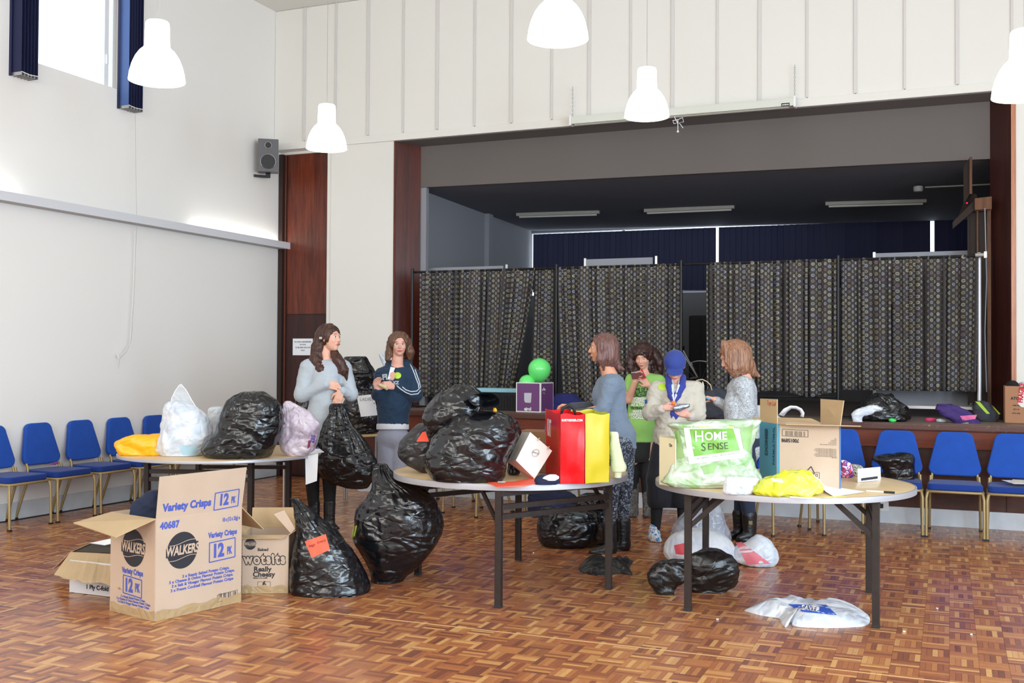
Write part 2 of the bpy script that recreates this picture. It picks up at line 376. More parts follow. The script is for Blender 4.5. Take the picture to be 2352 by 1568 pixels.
# splayed mahogany reveals
mb = MB()
for X0, X1, Yf, Yb in ((OL, -6.10, YW, 11.76),): mb.plate([(0, 0), (1, 0), (1, 1), (0, 1)], (X0, Yf, .95), (X1-X0, Yb-Yf, 0), (0, 0, ZB-.95), .02)
struct('trim_3', mb, wood('reveal_mahogany', hx(44, 14, 10), hx(92, 36, 24), coat=.1))
rv = MB().plate([(0, 0), (1, 0), (1, 1), (0, 1)], (.566, YW, .95), (.395-.566, .26, 0), (0, 0, ZB-.95), .02)
struct('trim_4', rv, M['mahogd'])
struct('trim_5', MB().bx(.566, .61, YW-.012, YW+.02, .95, ZB), wood('orange_edge_wood', hx(150, 84, 50), hx(196, 128, 88)))
struct('trim_6', MB().bx(OL-.012, OL+.012, YW-.01, YW+.02, 0, ZB), M['mahog'])
struct('trim_7', MB().plate([(0, 0), (1, 0), (1, 1), (0, 1)], (OL, YW, ZB-.004), (OR_-OL, 0, 0), (0, .27, -.03), .01), M['grey'])
# stage interior
hd = MB().plate([(-6.3, 3.665), (.6, 3.585), (.6, 4.22), (-6.3, 4.22)], (0, 11.80, 0), (1, 0, 0), (0, 0, 1), .08)
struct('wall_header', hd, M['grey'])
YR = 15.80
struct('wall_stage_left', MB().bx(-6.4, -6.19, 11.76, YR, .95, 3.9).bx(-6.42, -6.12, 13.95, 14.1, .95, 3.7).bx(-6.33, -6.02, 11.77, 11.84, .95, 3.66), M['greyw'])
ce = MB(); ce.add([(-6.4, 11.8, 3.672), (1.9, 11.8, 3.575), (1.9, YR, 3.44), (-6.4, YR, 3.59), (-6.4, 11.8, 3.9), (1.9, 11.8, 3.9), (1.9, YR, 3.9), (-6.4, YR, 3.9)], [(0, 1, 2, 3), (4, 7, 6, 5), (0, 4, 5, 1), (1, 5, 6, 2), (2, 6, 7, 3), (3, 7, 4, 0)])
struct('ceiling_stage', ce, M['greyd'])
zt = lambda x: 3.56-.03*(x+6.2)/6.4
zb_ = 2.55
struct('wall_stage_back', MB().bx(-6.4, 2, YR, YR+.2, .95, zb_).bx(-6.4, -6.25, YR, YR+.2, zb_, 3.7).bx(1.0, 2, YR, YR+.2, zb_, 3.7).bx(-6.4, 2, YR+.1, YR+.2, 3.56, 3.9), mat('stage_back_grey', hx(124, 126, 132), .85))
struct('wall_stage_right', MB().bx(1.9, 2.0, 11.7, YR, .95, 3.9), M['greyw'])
# rear windows: glass and frames, almost covered by navy vertical blinds
for wi, (x0, x1) in enumerate(((-6.13, -3.22), (-3.165, -.245), (-.185, 1.0))):
    wn = tag(bpy.data.objects.new('window_%d' % (wi+2), None), kind='structure'); COL.objects.link(wn); wn.location = ((x0+x1)/2, YR+.08, zb_)
    fm = MB()
    for x in ((x0+x1)/2,): fm.bx(x-.02, x+.02, YR+.06, YR+.1, zb_, 3.56)
    fm.bx(x0, x1, YR+.06, YR+.1, zb_, zb_+.04)
    obj('window_frame', fm, M['white'], wn, world=True)
    obj('pane', MB().bx(x0, x1, YR+.078, YR+.082, zb_+.04, 3.56), gl, wn, world=True)
    bl = thing('vertical_blind', ['navy vertical blind over the left rear stage window, a bright slit at its left', 'navy vertical blind over the middle rear stage window between two bright slits', 'navy vertical blind over the right rear stage window behind the wooden rack'][wi], 'blind', ((x0+x1)/2, YR-.05, 2.6), group='navy blinds across the back of the stage')
    n = max(3, int((x1-x0)/.085)); s0 = None
    xs_ = [x0+(x1-x0)*(k+.5)/n for k in range(n)]
    for k, x in enumerate(xs_):
        top = zt(x)-.035
        if s0 is None: s0 = obj('slat', MB().box((0, 0, 0), (.098, .003, .93)), M['navy'], bl, loc=(x-bl.location.x, 0, top-.465-bl.location.z), rotz=.28); cur = s0
        else:
            cur = s0.copy(); COL.objects.link(cur); cur.parent = bl; cur.location = (x-bl.location.x, rnd.uniform(-.004, .004), top-.465-bl.location.z); cur.rotation_euler = (0, 0, .28+rnd.uniform(-.1, .1))
        
# stage platform
st = struct('stage', MB().bx(-6.3, 5, 10.66, 11.77, .02, .92).bx(-6.3, 2, 11.7, YR, .02, .92), M['stgdark'])
obj('stage_floor', MB().bx(-6.3, 5, 10.62, 11.76, .92, .95).bx(-6.3, 2, 11.76, YR, .92, .95), M['stgfloor'], st)
def nosing():
    m = bpy.data.materials.new('worn_nosing'); m.use_nodes = True; k = NT(m)
    tc = k.n('ShaderNodeTexCoord'); n = k.n('ShaderNodeTexNoise', Scale=26., Detail=6., Roughness=.7); k.l(tc.outputs['Object'], n.inputs['Vector'])
    r = k.n('ShaderNodeValToRGB'); r.color_ramp.elements[0].position = .6; r.color_ramp.elements[0].color = hx(84, 46, 38); r.color_ramp.elements[1].position = .72; r.color_ramp.elements[1].color = hx(150, 124, 104)
    k.l(n.outputs['Fac'], r.inputs[0]); k.l(r.outputs[0], k.b.inputs['Base Color']); k.b.inputs['Roughness'].default_value = .45
    return m
obj('nosing', MB().bx(-6.32, 5, 10.58, 10.64, .885, .948), nosing(), st, bevel=.012)
obj('apron_board', MB().bx(-6.3, 5, 10.62, 10.665, .72, .887), M['stgwood'], st, bevel=.004)
for k in range(10):
    obj('front_panel', MB().bx(-6.3+1.13*k+.004, -6.3+1.13*(k+1)-.004, 10.65, 10.664, .16, .722), M['stgdark'], st)
struct('baseboard_stage', MB().bx(-6.3, 5, 10.64, 10.665, 0, .158), M['skirt'], bevel=.003)
sk = thing('power_socket', 'white double wall socket low on the stage front behind the right table leg', 'socket', tuple(PY(2022, 1162, 10.64)))
c = PY(2022, 1162, 10.64)
obj('face_plate', MB().box(c, (.15, .01, .09)), M['white'], sk, world=True, bevel=.003)
obj('plug', MB().box(c+arr(.01, -.02, .005), (.035, .035, .04)), M['ink'], sk, world=True, bevel=.006)
# right and rear walls, outside the frame: solid shell with the daylight openings
wr = MB()
ys = [-3, -2.2, -.2, .7, 2.7, 3.6, 5.6, 6.5, 8.5, 11.6]
for i in range(0, 9, 2): wr.bx(4.9, 5.1, ys[i], ys[i+1], 0, ZC)
for i in range(1, 9, 2): wr.bx(4.9, 5.1, ys[i], ys[i+1], 0, 1.05).bx(4.9, 5.1, ys[i], ys[i+1], 3.95, ZC)
struct('wall_right', wr, M['wall'])
struct('wall_rear', MB().bx(XL, 5, -3.1, -2.95, 0, ZC), M['wall'])
# ------------------------------------------------------------------ lamps, screen, speaker
prof = [(.002, .20), (.075, .20), (.083, .19), (.085, .165), (.090, .02), (.098, .005), (.125, -.02), (.155, -.065), (.178, -.12), (.193, -.18), (.2, -.235), (.196, -.236), (.188, -.18), (.17, -.115), (.145, -.06), (.1, -.02)]
lamps = [(362, 50, 126, 'far left pendant lamp nearest the high window'), (751, 241, 93, 'pendant lamp in front of the top of the wooden door'), (1282, -62, 141, 'pendant lamp cut by the top edge of the photo'), (1486, 157, 103, 'pendant lamp in front of the rolled projector screen'), (2352, 70, 140, 'pendant lamp cut by the right edge of the photo')]
lp = None
for px, pyt, wpx, lab in lamps:
    q = PZ(px, pyt, .40*FPX/wpx); loc = (q[0], q[1], q[2]-.2)
    if lp is None:
        lp = thing('pendant_lamp', 'glowing white bell shaped '+lab, 'lamp', loc, group='bell pendant lamps')
        obj('lamp_shade', MB().lathe(prof, n=40), M['lamp'], lp, smooth=.9)
        obj('cap', MB().lathe([(.001, .215), (.03, .212), (.034, .2), (.001, .2)], n=16), M['white'], lp, smooth=.6)
        obj('cable', MB().tube([(0, 0, .2), (0, 0, ZC-loc[2]-.02)], .0028, 6), mat('cable_grey', hx(170, 165, 160), .6), lp)
        obj('ceiling_rose', MB().lathe([(.001, 0), (.05, 0), (.055, .03), (.001, .03)], c=(0, 0, ZC-loc[2]-.03), n=16), M['white'], lp, smooth=.6)
    else: 
        q = dup(lp, loc, 0, 'glowing white bell shaped '+lab)
        dz = lp.location.z-loc[2]
        for ch in q.children:
            if ch.name.startswith('ceiling_rose'): ch.location.z += dz
            if ch.name.startswith('cable'): ch.scale.z = (ZC-loc[2]-.02)/(ZC-lp.location.z-.02)
sc = thing('projector_screen', 'rolled white projector screen case hung along the beam by two chains', 'projector screen', (-2.74, 11.40, 4.20))
obj('screen_case', MB().bx(-3.98, -1.50, 11.36, 11.44, 4.205, 4.29), mat('screen_case_white', hx(214, 216, 206), .4), sc, world=True, bevel=.012)
obj('slat_bar', MB().tube([(-3.94, 11.385, 4.195), (-1.56, 11.385, 4.195)], .011, 8), mat('screen_bar', hx(168, 164, 152), .4), sc, world=True)
for x in (-3.985, -1.495): obj('end_cap', MB().bx(x-.012, x+.012, 11.355, 11.445, 4.19, 4.305), M['white'], sc, world=True, bevel=.004)
for x in (-3.985, -1.505):
    ch = MB(); n = 15
    for k in range(n):
        z = 4.30+.35*(k+.5)/n; pts = []
        for a in range(9):
            t_ = 2*PI*a/8; c_, s_ = .008*math.cos(t_), .016*math.sin(t_); pts.append((x+(c_ if k % 2 else 0), 11.44+(0 if k % 2 else c_), z+s_))
        ch.tube(pts, .0025, 5, cap=False)
    obj('chain', ch, M['chrome'], sc, world=True)
bd = obj('badge', MB().box(PY(1804, 240, 11.357), (.085, .004, .032)), M['ink'], sc, world=True, bevel=.0015)
tm = MB(); print_on(tm, 'projecta', PY(1804, 240, 11.3535), (1, 0, 0), (0, 0, 1), .02, bold=.03); obj('lettering', tm, M['white'], bd, world=True)
q = PY(1557, 275, 11.36)
t = thing('pull_cord', 'white cord tied in a bow with a small bead under the projector screen', 'cord', tuple(q))
for pts in (((1549, 268), (1556, 282), (1548, 284), (1545, 277), (1556, 275), (1568, 270), (1570, 280), (1560, 282), (1569, 294)), ((1557, 276), (1557, 300))):
    obj('cord', MB().tube([PY(x, y, 11.36) for x, y in pts], .0045, 6), M['white'], t, world=True)
obj('bead', MB().lathe([(.001, -.014), (.011, -.009), (.014, 0), (.011, .009), (.001, .014)], c=tuple(PY(1557, 302, 11.36)), n=12), M['white'], t, world=True, smooth=True)
# loudspeaker on the left wall near the corner
c = PX(616, 356, XL+.22); sp = thing('wall_speaker', 'dark grey wall loudspeaker with two ringed cones high beside the wooden door', 'speaker', tuple(c), rotz=0)
fw_ = -ray(616, 356); fw_[2] = -.02; fw_ /= np.linalg.norm(fw_); rt = np.cross(fw_, (0, 0, 1)); rt = -rt/np.linalg.norm(rt); up = np.cross(rt, fw_); up = up if up[2] > 0 else -up
RS = np.array([rt, fw_, up]).T
hs = 75/FPX*dep(c); ws = 46/FPX*dep(c)
scol = mat('speaker_grey', hx(92, 92, 96), .5)
def sb(a, b, c2): return c+rt*a+fw_*b+up*c2
obj('cabinet', MB().box(sb(0, -.1, 0), (ws, .2, hs), RS), scol, sp, world=True, bevel=.012)
def ring(ctr, R, r, n=28, a0=0, a1=2*PI): return MB().tube([ctr+rt*R*math.cos(a0+(a1-a0)*k/n)+up*R*math.sin(a0+(a1-a0)*k/n) for k in range(n+1)], r, 6)
for nm, dzz, R, a in (('tweeter', .3*hs, .165*ws, 0), ('woofer', -.2*hs, .37*ws, .9)):
    ct = sb(0, .004, dzz)
    V = [ct]+[ct+rt*R*math.cos(2*PI*k/24)+up*R*math.sin(2*PI*k/24) for k in range(24)]
    V[0] = ct-fw_*.0015
    e = obj(nm, MB().add(V, [(0, k+1, (k+1) % 24+1) for k in range(24)]), mat(nm+'_cone', hx(38, 38, 42), .6), sp, world=True, smooth=True)
    obj('silver_ring', ring(sb(0, .007, dzz), R, .0045, a0=-PI/2+a, a1=1.5*PI-a), M['chrome'], e, world=True)
obj('wall_bracket', MB().bar(sb(0, -.1, -hs/2-.01), sb(.0, -.12, -hs/2-.06), .06, .05).bar(sb(0, -.12, -hs/2-.05), arr(XL+.01, c[1], c[2]-hs/2-.04), .03), M['ink'], sp, world=True)
# ------------------------------------------------------------------ tables
def round_table(C, r, z, legs, band, label, rail_pairs, braces=True):
    t = thing('round_table', label, 'table', (C[0], C[1], 0), group='round folding tables')
    obj('tabletop', MB().lathe([(.001, z-band), (r-.006, z-band), (r-.004, z-.001), (r-.006, z), (.001, z)], c=(C[0], C[1], 0), n=96), M['ply'], t, world=True, smooth=.5)
    obj('edge_band', MB().lathe([(r-.006, z-band-.001), (r, z-band), (r+.001, z-band/2), (r, z-.0005), (r-.009, z+.001)], c=(C[0], C[1], 0), n=96), M['edge'], t, world=True, smooth=.8)
    zt_ = z-band
    for a, b in legs:
        l = obj('leg', MB().box((a, b, zt_/2+.005), (.042, .036, zt_-.01)), M['metal'], t, world=True, bevel=.004)
        obj('foot_cap', MB().box((a, b, .008), (.045, .039, .016)), M['ink'], l, world=True, bevel=.003)
    for i, j in rail_pairs:
        A, B = arr(*legs[i], 0), arr(*legs[j], 0)
        for zz in (zt_-.105, zt_-.165): obj('cross_bar', MB().bar(A+arr(0, 0, zz), B+arr(0, 0, zz), .028, .032), M['metal'], t, world=True)
        obj('top_rail', MB().bar(A+arr(0, 0, zt_-.02), B+arr(0, 0, zt_-.02), .05, .035), M['metal'], t, world=True)
    if braces:
        for i, j in rail_pairs:
            for q in (i, j):
                A = arr(*legs[q], 0); d = arr(C[0], C[1], 0)-(arr(*legs[i], 0)+arr(*legs[j], 0))/2; d = d/np.linalg.norm(d)
                obj('folding_brace', MB().bar(A+arr(0, 0, zt_-.21)+d*.01, A+d*.22+arr(0, 0, zt_-.02), .012, .03), M['metal'], t, world=True)
    return t
TM = (-2.787, 6.747); TR = (-.98, 6.90); TL = (-5.47, 7.08)
ZT = .757
round_table(TM, .80, ZT, [(-2.558, 6.01), (-2.097, 6.797), (-3.027, 7.489), (-3.464, 6.687)], .038, 'middle round folding table piled with black bags and the red and yellow carrier bag', [(0, 1), (2, 3)])
round_table(TR, .80, ZT, [(-1.472, 6.404), (-.389, 6.433), (-.49, 7.395), (-1.57, 7.37)], .034, 'right round folding table holding the green bag and the large cardboard box', [(0, 3), (1, 2)])
round_table(TL, .80, ZT, [(-5.80, 6.60), (-5.03, 6.88), (-5.33, 7.83), (-6.05, 7.52)], .02, 'left round folding table with the white, black and lilac bags', [(0, 1), (2, 3)], False)
# ------------------------------------------------------------------ chairs
def rrect(w0, w1, h, r, n=5):                    # rounded trapezoid: width w0 at bottom, w1 at top
    P = []
    for (x, y, a0) in ((w0/2-r, r, -PI/2), (w1/2-r, h-r, 0), (-w1/2+r, h-r, PI/2), (-w0/2+r, r, PI)):
        for k in range(n+1): a = a0+PI/2*k/n; P.append((x+r*math.cos(a), y+r*math.sin(a)))
    return P
def make_chair(label):
    t = thing('banquet_chair', label, 'chair', (0, 0, 0), group='blue banquet chairs')
    se = obj('seat', MB().plate(rrect(.45, .41, .43, .05), (0, -.225, .435), (1, 0, 0), (0, 1, 0), .055), M['navyc'], t, bevel=.016, seg=3, smooth=.9)
    tilt = .18
    v = (0, math.sin(tilt), math.cos(tilt))
    obj('backrest', MB().plate(rrect(.44, .32, .395, .072, 6), (0, .19, .50), (1, 0, 0), v, .045), M['blue'], t, bevel=.016, seg=3, smooth=.9)
    obj('seat_rail', MB().tube([(-.215, .2, .398), (-.225, -.2, .398), (-.2, -.235, .398), (.2, -.235, .398), (.225, -.2, .398), (.215, .2, .398), (-.215, .2, .398)], .0115, 8), M['gold'], t, smooth=.9)
    for s in (-1, 1):
        obj('leg', MB().tube([(s*.2, -.2, .4), (s*.222, -.235, .385), (s*.23, -.242, .34), (s*.23, -.25, .015)], .0125, 8), M['gold'], t, smooth=.9)
        obj('leg', MB().tube([(s*.2, .16, .50), (s*.205, .14, .40), (s*.215, .28, .015)], .0125, 8), M['gold'], t, smooth=.9)
        obj('back_upright', MB().tube([(s*.195, .155, .42), (s*.185, .195, .55), (s*.15, .245, .80)], .011, 8), M['gold'], t, smooth=.9)
    obj('rubber_feet', MB().box((-.23, -.25, .008), (.03, .03, .016)).box((.23, -.25, .008), (.03, .03, .016)).box((-.215, .283, .008), (.03, .03, .016)).box((.215, .283, .008), (.03, .03, .016)), M['ink'], t)
    return t
ch0 = make_chair('blue banquet chair against the left wall, cut by the left edge of the photo')
ch0.location = (-7.81, 7.12, 0); ch0.rotation_euler = (0, 0, PI/2)
names = ['second blue banquet chair from the left edge, purple scrap on its seat', 'third blue banquet chair from the left edge, along the left wall', 'blue banquet chair on the left wall directly behind the orange bag', 'blue banquet chair on the left wall behind the orange and white bags', 'blue banquet chair on the left wall hidden behind the left table']
for k in range(5): dup(ch0, (-7.81, 7.66+.535*k, 0), PI/2, names[k])
rows = [(.53, 10.17, 0, 'rightmost blue banquet chair by the stage front, cut by the right edge'), (.045, 10.17, 0, 'empty blue banquet chair by the stage front, second from the right edge'), (-.445, 10.17, 0, 'blue banquet chair by the stage front holding a shiny black bag'), (-.94, 10.17, 0, 'blue banquet chair by the stage front partly behind the big cardboard box'),
        (-1.33, 9.72, .5, 'blue banquet chair turned askew behind the right table'), (-1.95, 10.13, .1, 'blue banquet chair by the stage behind the woman in the patterned jumper'), (-4.33, 9.62, -.35, 'blue banquet chair by the stage behind the heaped black bags'), (-4.93, 10.1, 0, 'blue banquet chair by the stage behind the left end of the middle table'), (-3.7, 10.1, .1, 'blue banquet chair by the stage behind the red carrier bag')]
for x, y, rz, lab in rows: dup(ch0, (x, y, 0), rz, lab)
# ------------------------------------------------------------------ curtains and the things on the stage
def curtain_mat():
    m = bpy.data.materials.new('dotted_curtain'); m.use_nodes = True; k = NT(m)
    uv = k.n('ShaderNodeUVMap'); sp_ = k.n('ShaderNodeSeparateXYZ'); k.l(uv.outputs[0], sp_.inputs[0])
    def mth(op, a, b=None):
        q = k.n('ShaderNodeMath', operation=op)
        for i, v in enumerate((a, b)):
            if v is None: continue
            if isinstance(v, (int, float)): q.inputs[i].default_value = v
            else: k.l(v, q.inputs[i])
        return q.outputs[0]
    P = .047
    u = mth('DIVIDE', sp_.outputs[0], P); v0 = mth('DIVIDE', sp_.outputs[1], P*1.25)
    iu = mth('FLOOR', u); odd = mth('MODULO', iu, 2.); v = mth('ADD', v0, mth('MULTIPLY', odd, .5)); iv = mth('FLOOR', v)
    fu = mth('SUBTRACT', mth('FRACT', u), .5); fv = mth('MULTIPLY', mth('SUBTRACT', mth('FRACT', v), .5), 1.25)
    d = mth('SQRT', mth('ADD', mth('MULTIPLY', fu, fu), mth('MULTIPLY', fv, fv)))
    ring = mth('LESS_THAN', mth('ABSOLUTE', mth('SUBTRACT', d, .26)), .095); dot = mth('LESS_THAN', d, .07)
    cb = k.n('ShaderNodeCombineXYZ'); k.l(iu, cb.inputs[0]); k.l(iv, cb.inputs[1])
    wn = k.n('ShaderNodeTexWhiteNoise', noise_dimensions='2D'); k.l(cb.outputs[0], wn.inputs['Vector'])
    r = k.n('ShaderNodeValToRGB'); cr = r.color_ramp; cr.interpolation = 'CONSTANT'
    for i, (p, c) in enumerate([(0, hx(150, 146, 128)), (.3, hx(132, 132, 142)), (.55, hx(132, 124, 96)), (.75, hx(112, 98, 102)), (.9, hx(120, 124, 120))]):
        e = cr.elements[i] if i < 2 else cr.elements.new(p); e.position = p; e.color = c
    k.l(wn.outputs['Value'], r.inputs[0])
    mx = k.n('ShaderNodeMix', data_type='RGBA'); k.l(mth('MAXIMUM', ring, dot), mx.inputs['Factor'])
    mx.inputs['A'].default_value = hx(60, 56, 56); k.l(r.outputs[0], mx.inputs['B']); k.l(mx.outputs['Result'], k.b.inputs['Base Color'])
    k.b.inputs['Roughness'].default_value = .9
    return m
MC = curtain_mat()
YCU = 11.30
def curtain(name_label, top, bot, n_folds, amp, zt_, zb, ext=1.45, seed=1, scallop=None, Y=YCU):
    """top/bot: (x0, x1) at the rail and at the hem"""
    rs = np.random.RandomState(seed); nu, nv = n_folds*14, 26
    ph = rs.rand(4)*6; L = (top[1]-top[0])
    t = np.linspace(0, 1, nu+1); s = np.linspace(0, 1, nv+1)
    warp = t+.35/n_folds*np.sin(2*PI*t*n_folds*.37+ph[0])+.2/n_folds*np.sin(2*PI*t*n_folds*.61+ph[1])
    V = []; UV = []
    am = amp*(.55+.45*np.sin(2*PI*t*2.3+ph[2])**2)
    for j in s:
        x = top[0]+(top[1]-top[0])*t+((bot[0]-top[0])*(1-t)+(bot[1]-top[1])*t**4)*j**1.3
        y = am*np.sin(2*PI*warp*n_folds)*(.35+.65*min(1, j*6))+.25*am*np.sin(2*PI*warp*n_folds*2.6+ph[3])*max(0, 1-j*1.2)
        dx = .35*L/n_folds*np.sin(4*PI*warp*n_folds+ph[1])*.25
        hem = zb if scallop is None else zb+np.array([scallop(q) for q in t])
        z = zt_+(hem-zt_)*j
        V.append(np.c_[x+dx, Y+y, z*np.ones_like(x)]); UV.append(np.c_[t*L*ext+seed, z*np.ones_like(x)])
    V = np.concatenate(V); UV = np.concatenate(UV); w_ = nu+1
    Fc = [(j*w_+i, j*w_+i+1, (j+1)*w_+i+1, (j+1)*w_+i) for j in range(nv) for i in range(nu)]
    c0 = arr((top[0]+top[1])/2, Y, zb)
    me = bpy.data.meshes.new('curtain'); me.from_pydata((V-c0).tolist(), [], Fc)
    ul = me.uv_layers.new(name='UVMap'); li = np.zeros(len(me.loops), int); me.loops.foreach_get('vertex_index', li); ul.data.foreach_set('uv', UV[li].ravel())
    me.polygons.foreach_set('use_smooth', [True]*len(me.polygons)); me.materials.append(MC)
    o = bpy.data.objects.new('curtain', me); COL.objects.link(o); o.location = c0
    md = o.modifiers.new('thickness', 'SOLIDIFY'); md.thickness = .003
    return tag(o, name_label, 'curtain', 'dotted curtains on the stage frame')
X_ = lambda px, Y=YCU: float(PY(px, 700, Y)[0])
zc = 2.575
curtain('leftmost dark dotted curtain, its right edge drawn back at the hem', (X_(965), X_(1229)), (X_(965), X_(1172)), 12, .05, zc, 1.075, seed=1)
curtain('narrow dark dotted curtain behind the tied back one and left of the balloons', (X_(1222), X_(1279)), (X_(1216), X_(1277)), 5, .022, zc-.01, 1.06, ext=1.2, seed=2, Y=YCU+.05)
curtain('dark dotted curtain behind the head of the woman in plain blue-grey', (X_(1282), X_(1565)), (X_(1296), X_(1562)), 13, .048, zc, 1.04, seed=3)
curtain('wide dark dotted curtain above the big cardboard box, its hem scalloped', (X_(1621), X_(1924)), (X_(1624), X_(1924)), 14, .045, zc, 1.145, seed=4, scallop=lambda q: .07*abs(math.cos(q*PI*1.9)) if q > .25 else -.03)
curtain('rightmost dark dotted curtain in front of a grey board', (X_(1928), X_(2246)), (X_(1930), X_(2240)), 13, .052, zc, 1.235, seed=5)
fr = thing('pipe_stand', 'black metal pipe frame carrying the dotted curtains across the stage', 'frame', (X_(950), YCU, .95))
for px in (950, 1280, 1566, 1926):
    p_ = obj('post', MB().tube([(X_(px), YCU-.035, .96), (X_(px), YCU-.035, zc+.03)], .017, 10), M['black'], fr, world=True, smooth=.9)
    obj('base_plate', MB().box((X_(px), YCU-.035, .957), (.3, .3, .012)), M['black'], p_, world=True, bevel=.003)
obj('post', MB().tube([(X_(2249), YCU+.02, .96), (X_(2249), YCU+.02, zc+.02)], .02, 10), M['edge'], fr, world=True, smooth=.9)
obj('top_rail', MB().tube([(X_(950), YCU, zc-.012), (X_(2262), YCU, zc-.012)], .014, 10), M['black'], fr, world=True)
obj('end_fitting', MB().tube([(X_(2240), YCU-.06, zc-.01), (X_(2266), YCU-.06, zc-.01)], .02, 10).box((X_(2263), YCU-.06, zc-.01), (.025, .05, .06)), M['chrome'], fr, world=True)
obj('lower_rail', MB().tube([(X_(950), YCU, 1.10), (X_(1926), YCU, 1.16)], .01, 8), M['black'], fr, world=True)
# grey display boards behind the curtains
bm_ = mat('board_felt', hx(150, 152, 160), .9)
bt = None
for px0, px1, zt_, lab in ((980, 1162, 2.675, 'grey felt display board showing over the leftmost curtain'), (1342, 1505, 2.72, 'grey felt display board showing over the middle curtain'), (2005, 2240, 2.685, 'grey felt display board behind the rightmost curtain, its foot visible below')):
    x0, x1 = float(PY(px0, 600, 12)[0]), float(PY(px1, 600, 12)[0])
    b = thing('display_board', lab, 'display board', ((x0+x1)/2, 12, .95), group='grey display boards')
    obj('board_panel', MB().bx(x0+.03, x1-.03, 11.985, 12.015, 1.06, zt_), bm_, b, world=True)
    for x in (x0, x1): obj('board_post', MB().bx(x, x+.028, 11.98, 12.02, .955, zt_+.015), M['chrome'], b, world=True, bevel=.004)
    obj('lower_rail', MB().bx(x0, x1, 11.98, 12.02, 1.03, 1.06), M['chrome'], b, world=True)
# fluorescent fittings and smoke alarm under the stage ceiling
ft = None
for a, b_, lab, zz in (((1187, 493), (1377, 487), 'left', 3.585), ((1480, 484), (1687, 475), 'middle', 3.555), ((1896, 468), (2128, 461), 'right', 3.522)):
    A, B = F(*a, zz), F(*b_, zz-.012); c = (A+B)/2
    t = thing('strip_light', lab+' unlit grey strip light under the dark stage ceiling', 'light', tuple(c), group='unlit strip lights')
    obj('fitting', MB().bar(A, B, .06, .045), mat('fitting_grey', hx(150, 146, 138), .6), t, world=True, bevel=.004)
    obj('tube', MB().tube([A+arr(.04, 0, -.035), B+arr(-.04, 0, -.035)], .013, 8), mat('dead_tube', hx(190, 188, 180), .3), t, world=True)
A, B = F(2125, 430, 3.52), F(2276, 423, 3.49)
t = thing('ceiling_sensor', 'small round sensor with a thin conduit on the stage ceiling', 'sensor', tuple(F(2109, 436, 3.5)))
obj('sensor_body', MB().lathe([(.001, .03), (.05, .03), (.055, .0), (.045, -.03), (.001, -.035)], c=tuple(F(2109, 434, 3.49)), n=20), mat('sensor_grey', hx(150, 150, 146), .6), t, world=True, smooth=.6)
obj('conduit', MB().tube([A, B], .009, 8), bpy.data.materials['fitting_grey'], t, world=True)
# wooden rack at the right side of the stage
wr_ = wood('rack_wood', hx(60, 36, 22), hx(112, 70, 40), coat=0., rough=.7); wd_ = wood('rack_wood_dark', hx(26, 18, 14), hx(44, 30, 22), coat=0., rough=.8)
YK = 11.62
def PP(pts, Y): return [PY(x, y, Y) for x, y in pts]
def slab(name, pts, Y, th, m, parent, dY=None, bevel=0):   # outline at depth Y (dY per point optional), thickness th along Y
    A = [PY(x, y, Y+(dY[i] if dY else 0)) for i, (x, y) in enumerate(pts)]; B = [a+arr(0, th, 0) for a in A]; n = len(pts)
    return obj(name, MB().add(A+B, [tuple(range(n)), tuple(range(n, 2*n))[::-1]]+[(i, (i+1) % n, n+(i+1) % n, n+i) for i in range(n)]), m, parent, world=True, bevel=bevel)
rk = thing('wooden_bracket', 'dark wooden wall bracket with upright slat and red light beside the stage', 'bracket', tuple(PY(2240, 500, YK)))
slab('block', [(2241, 457), (2276, 453), (2276, 478), (2241, 480)], YK-.05, .10, wr_, rk, bevel=.008)
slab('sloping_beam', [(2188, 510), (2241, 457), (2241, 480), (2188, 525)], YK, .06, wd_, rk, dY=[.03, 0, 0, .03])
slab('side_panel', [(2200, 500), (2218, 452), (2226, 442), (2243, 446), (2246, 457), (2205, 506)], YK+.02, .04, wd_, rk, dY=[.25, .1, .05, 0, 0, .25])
slab('upright_slat', [(2227, 360), (2233, 360), (2233, 445), (2227, 445)], YK+.02, .02, wr_, rk)
slab('ribbed_face', [(2213, 385), (2227, 362), (2227, 445), (2213, 470)], YK+.04, .02, wd_, rk, dY=[.03, 0, 0, .03])
obj('indicator', MB().lathe([(.001, -.008), (.006, -.005), (.009, 0), (.006, .005), (.001, .008)], c=tuple(PY(2221, 466, YK)), n=12), mat('red_light', hx(255, 20, 60), .4, emit=hx(255, 20, 70), es=3.), rk, world=True)
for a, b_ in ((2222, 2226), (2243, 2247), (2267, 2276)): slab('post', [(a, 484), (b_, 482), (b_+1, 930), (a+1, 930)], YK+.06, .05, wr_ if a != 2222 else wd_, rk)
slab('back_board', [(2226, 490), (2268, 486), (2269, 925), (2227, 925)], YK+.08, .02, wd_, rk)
obj('cable', MB().tube(PP([(2262, 478), (2264, 560), (2266, 640), (2262, 760), (2266, 900)], YK-.05), .006, 6), M['greyw'], rk, world=True)
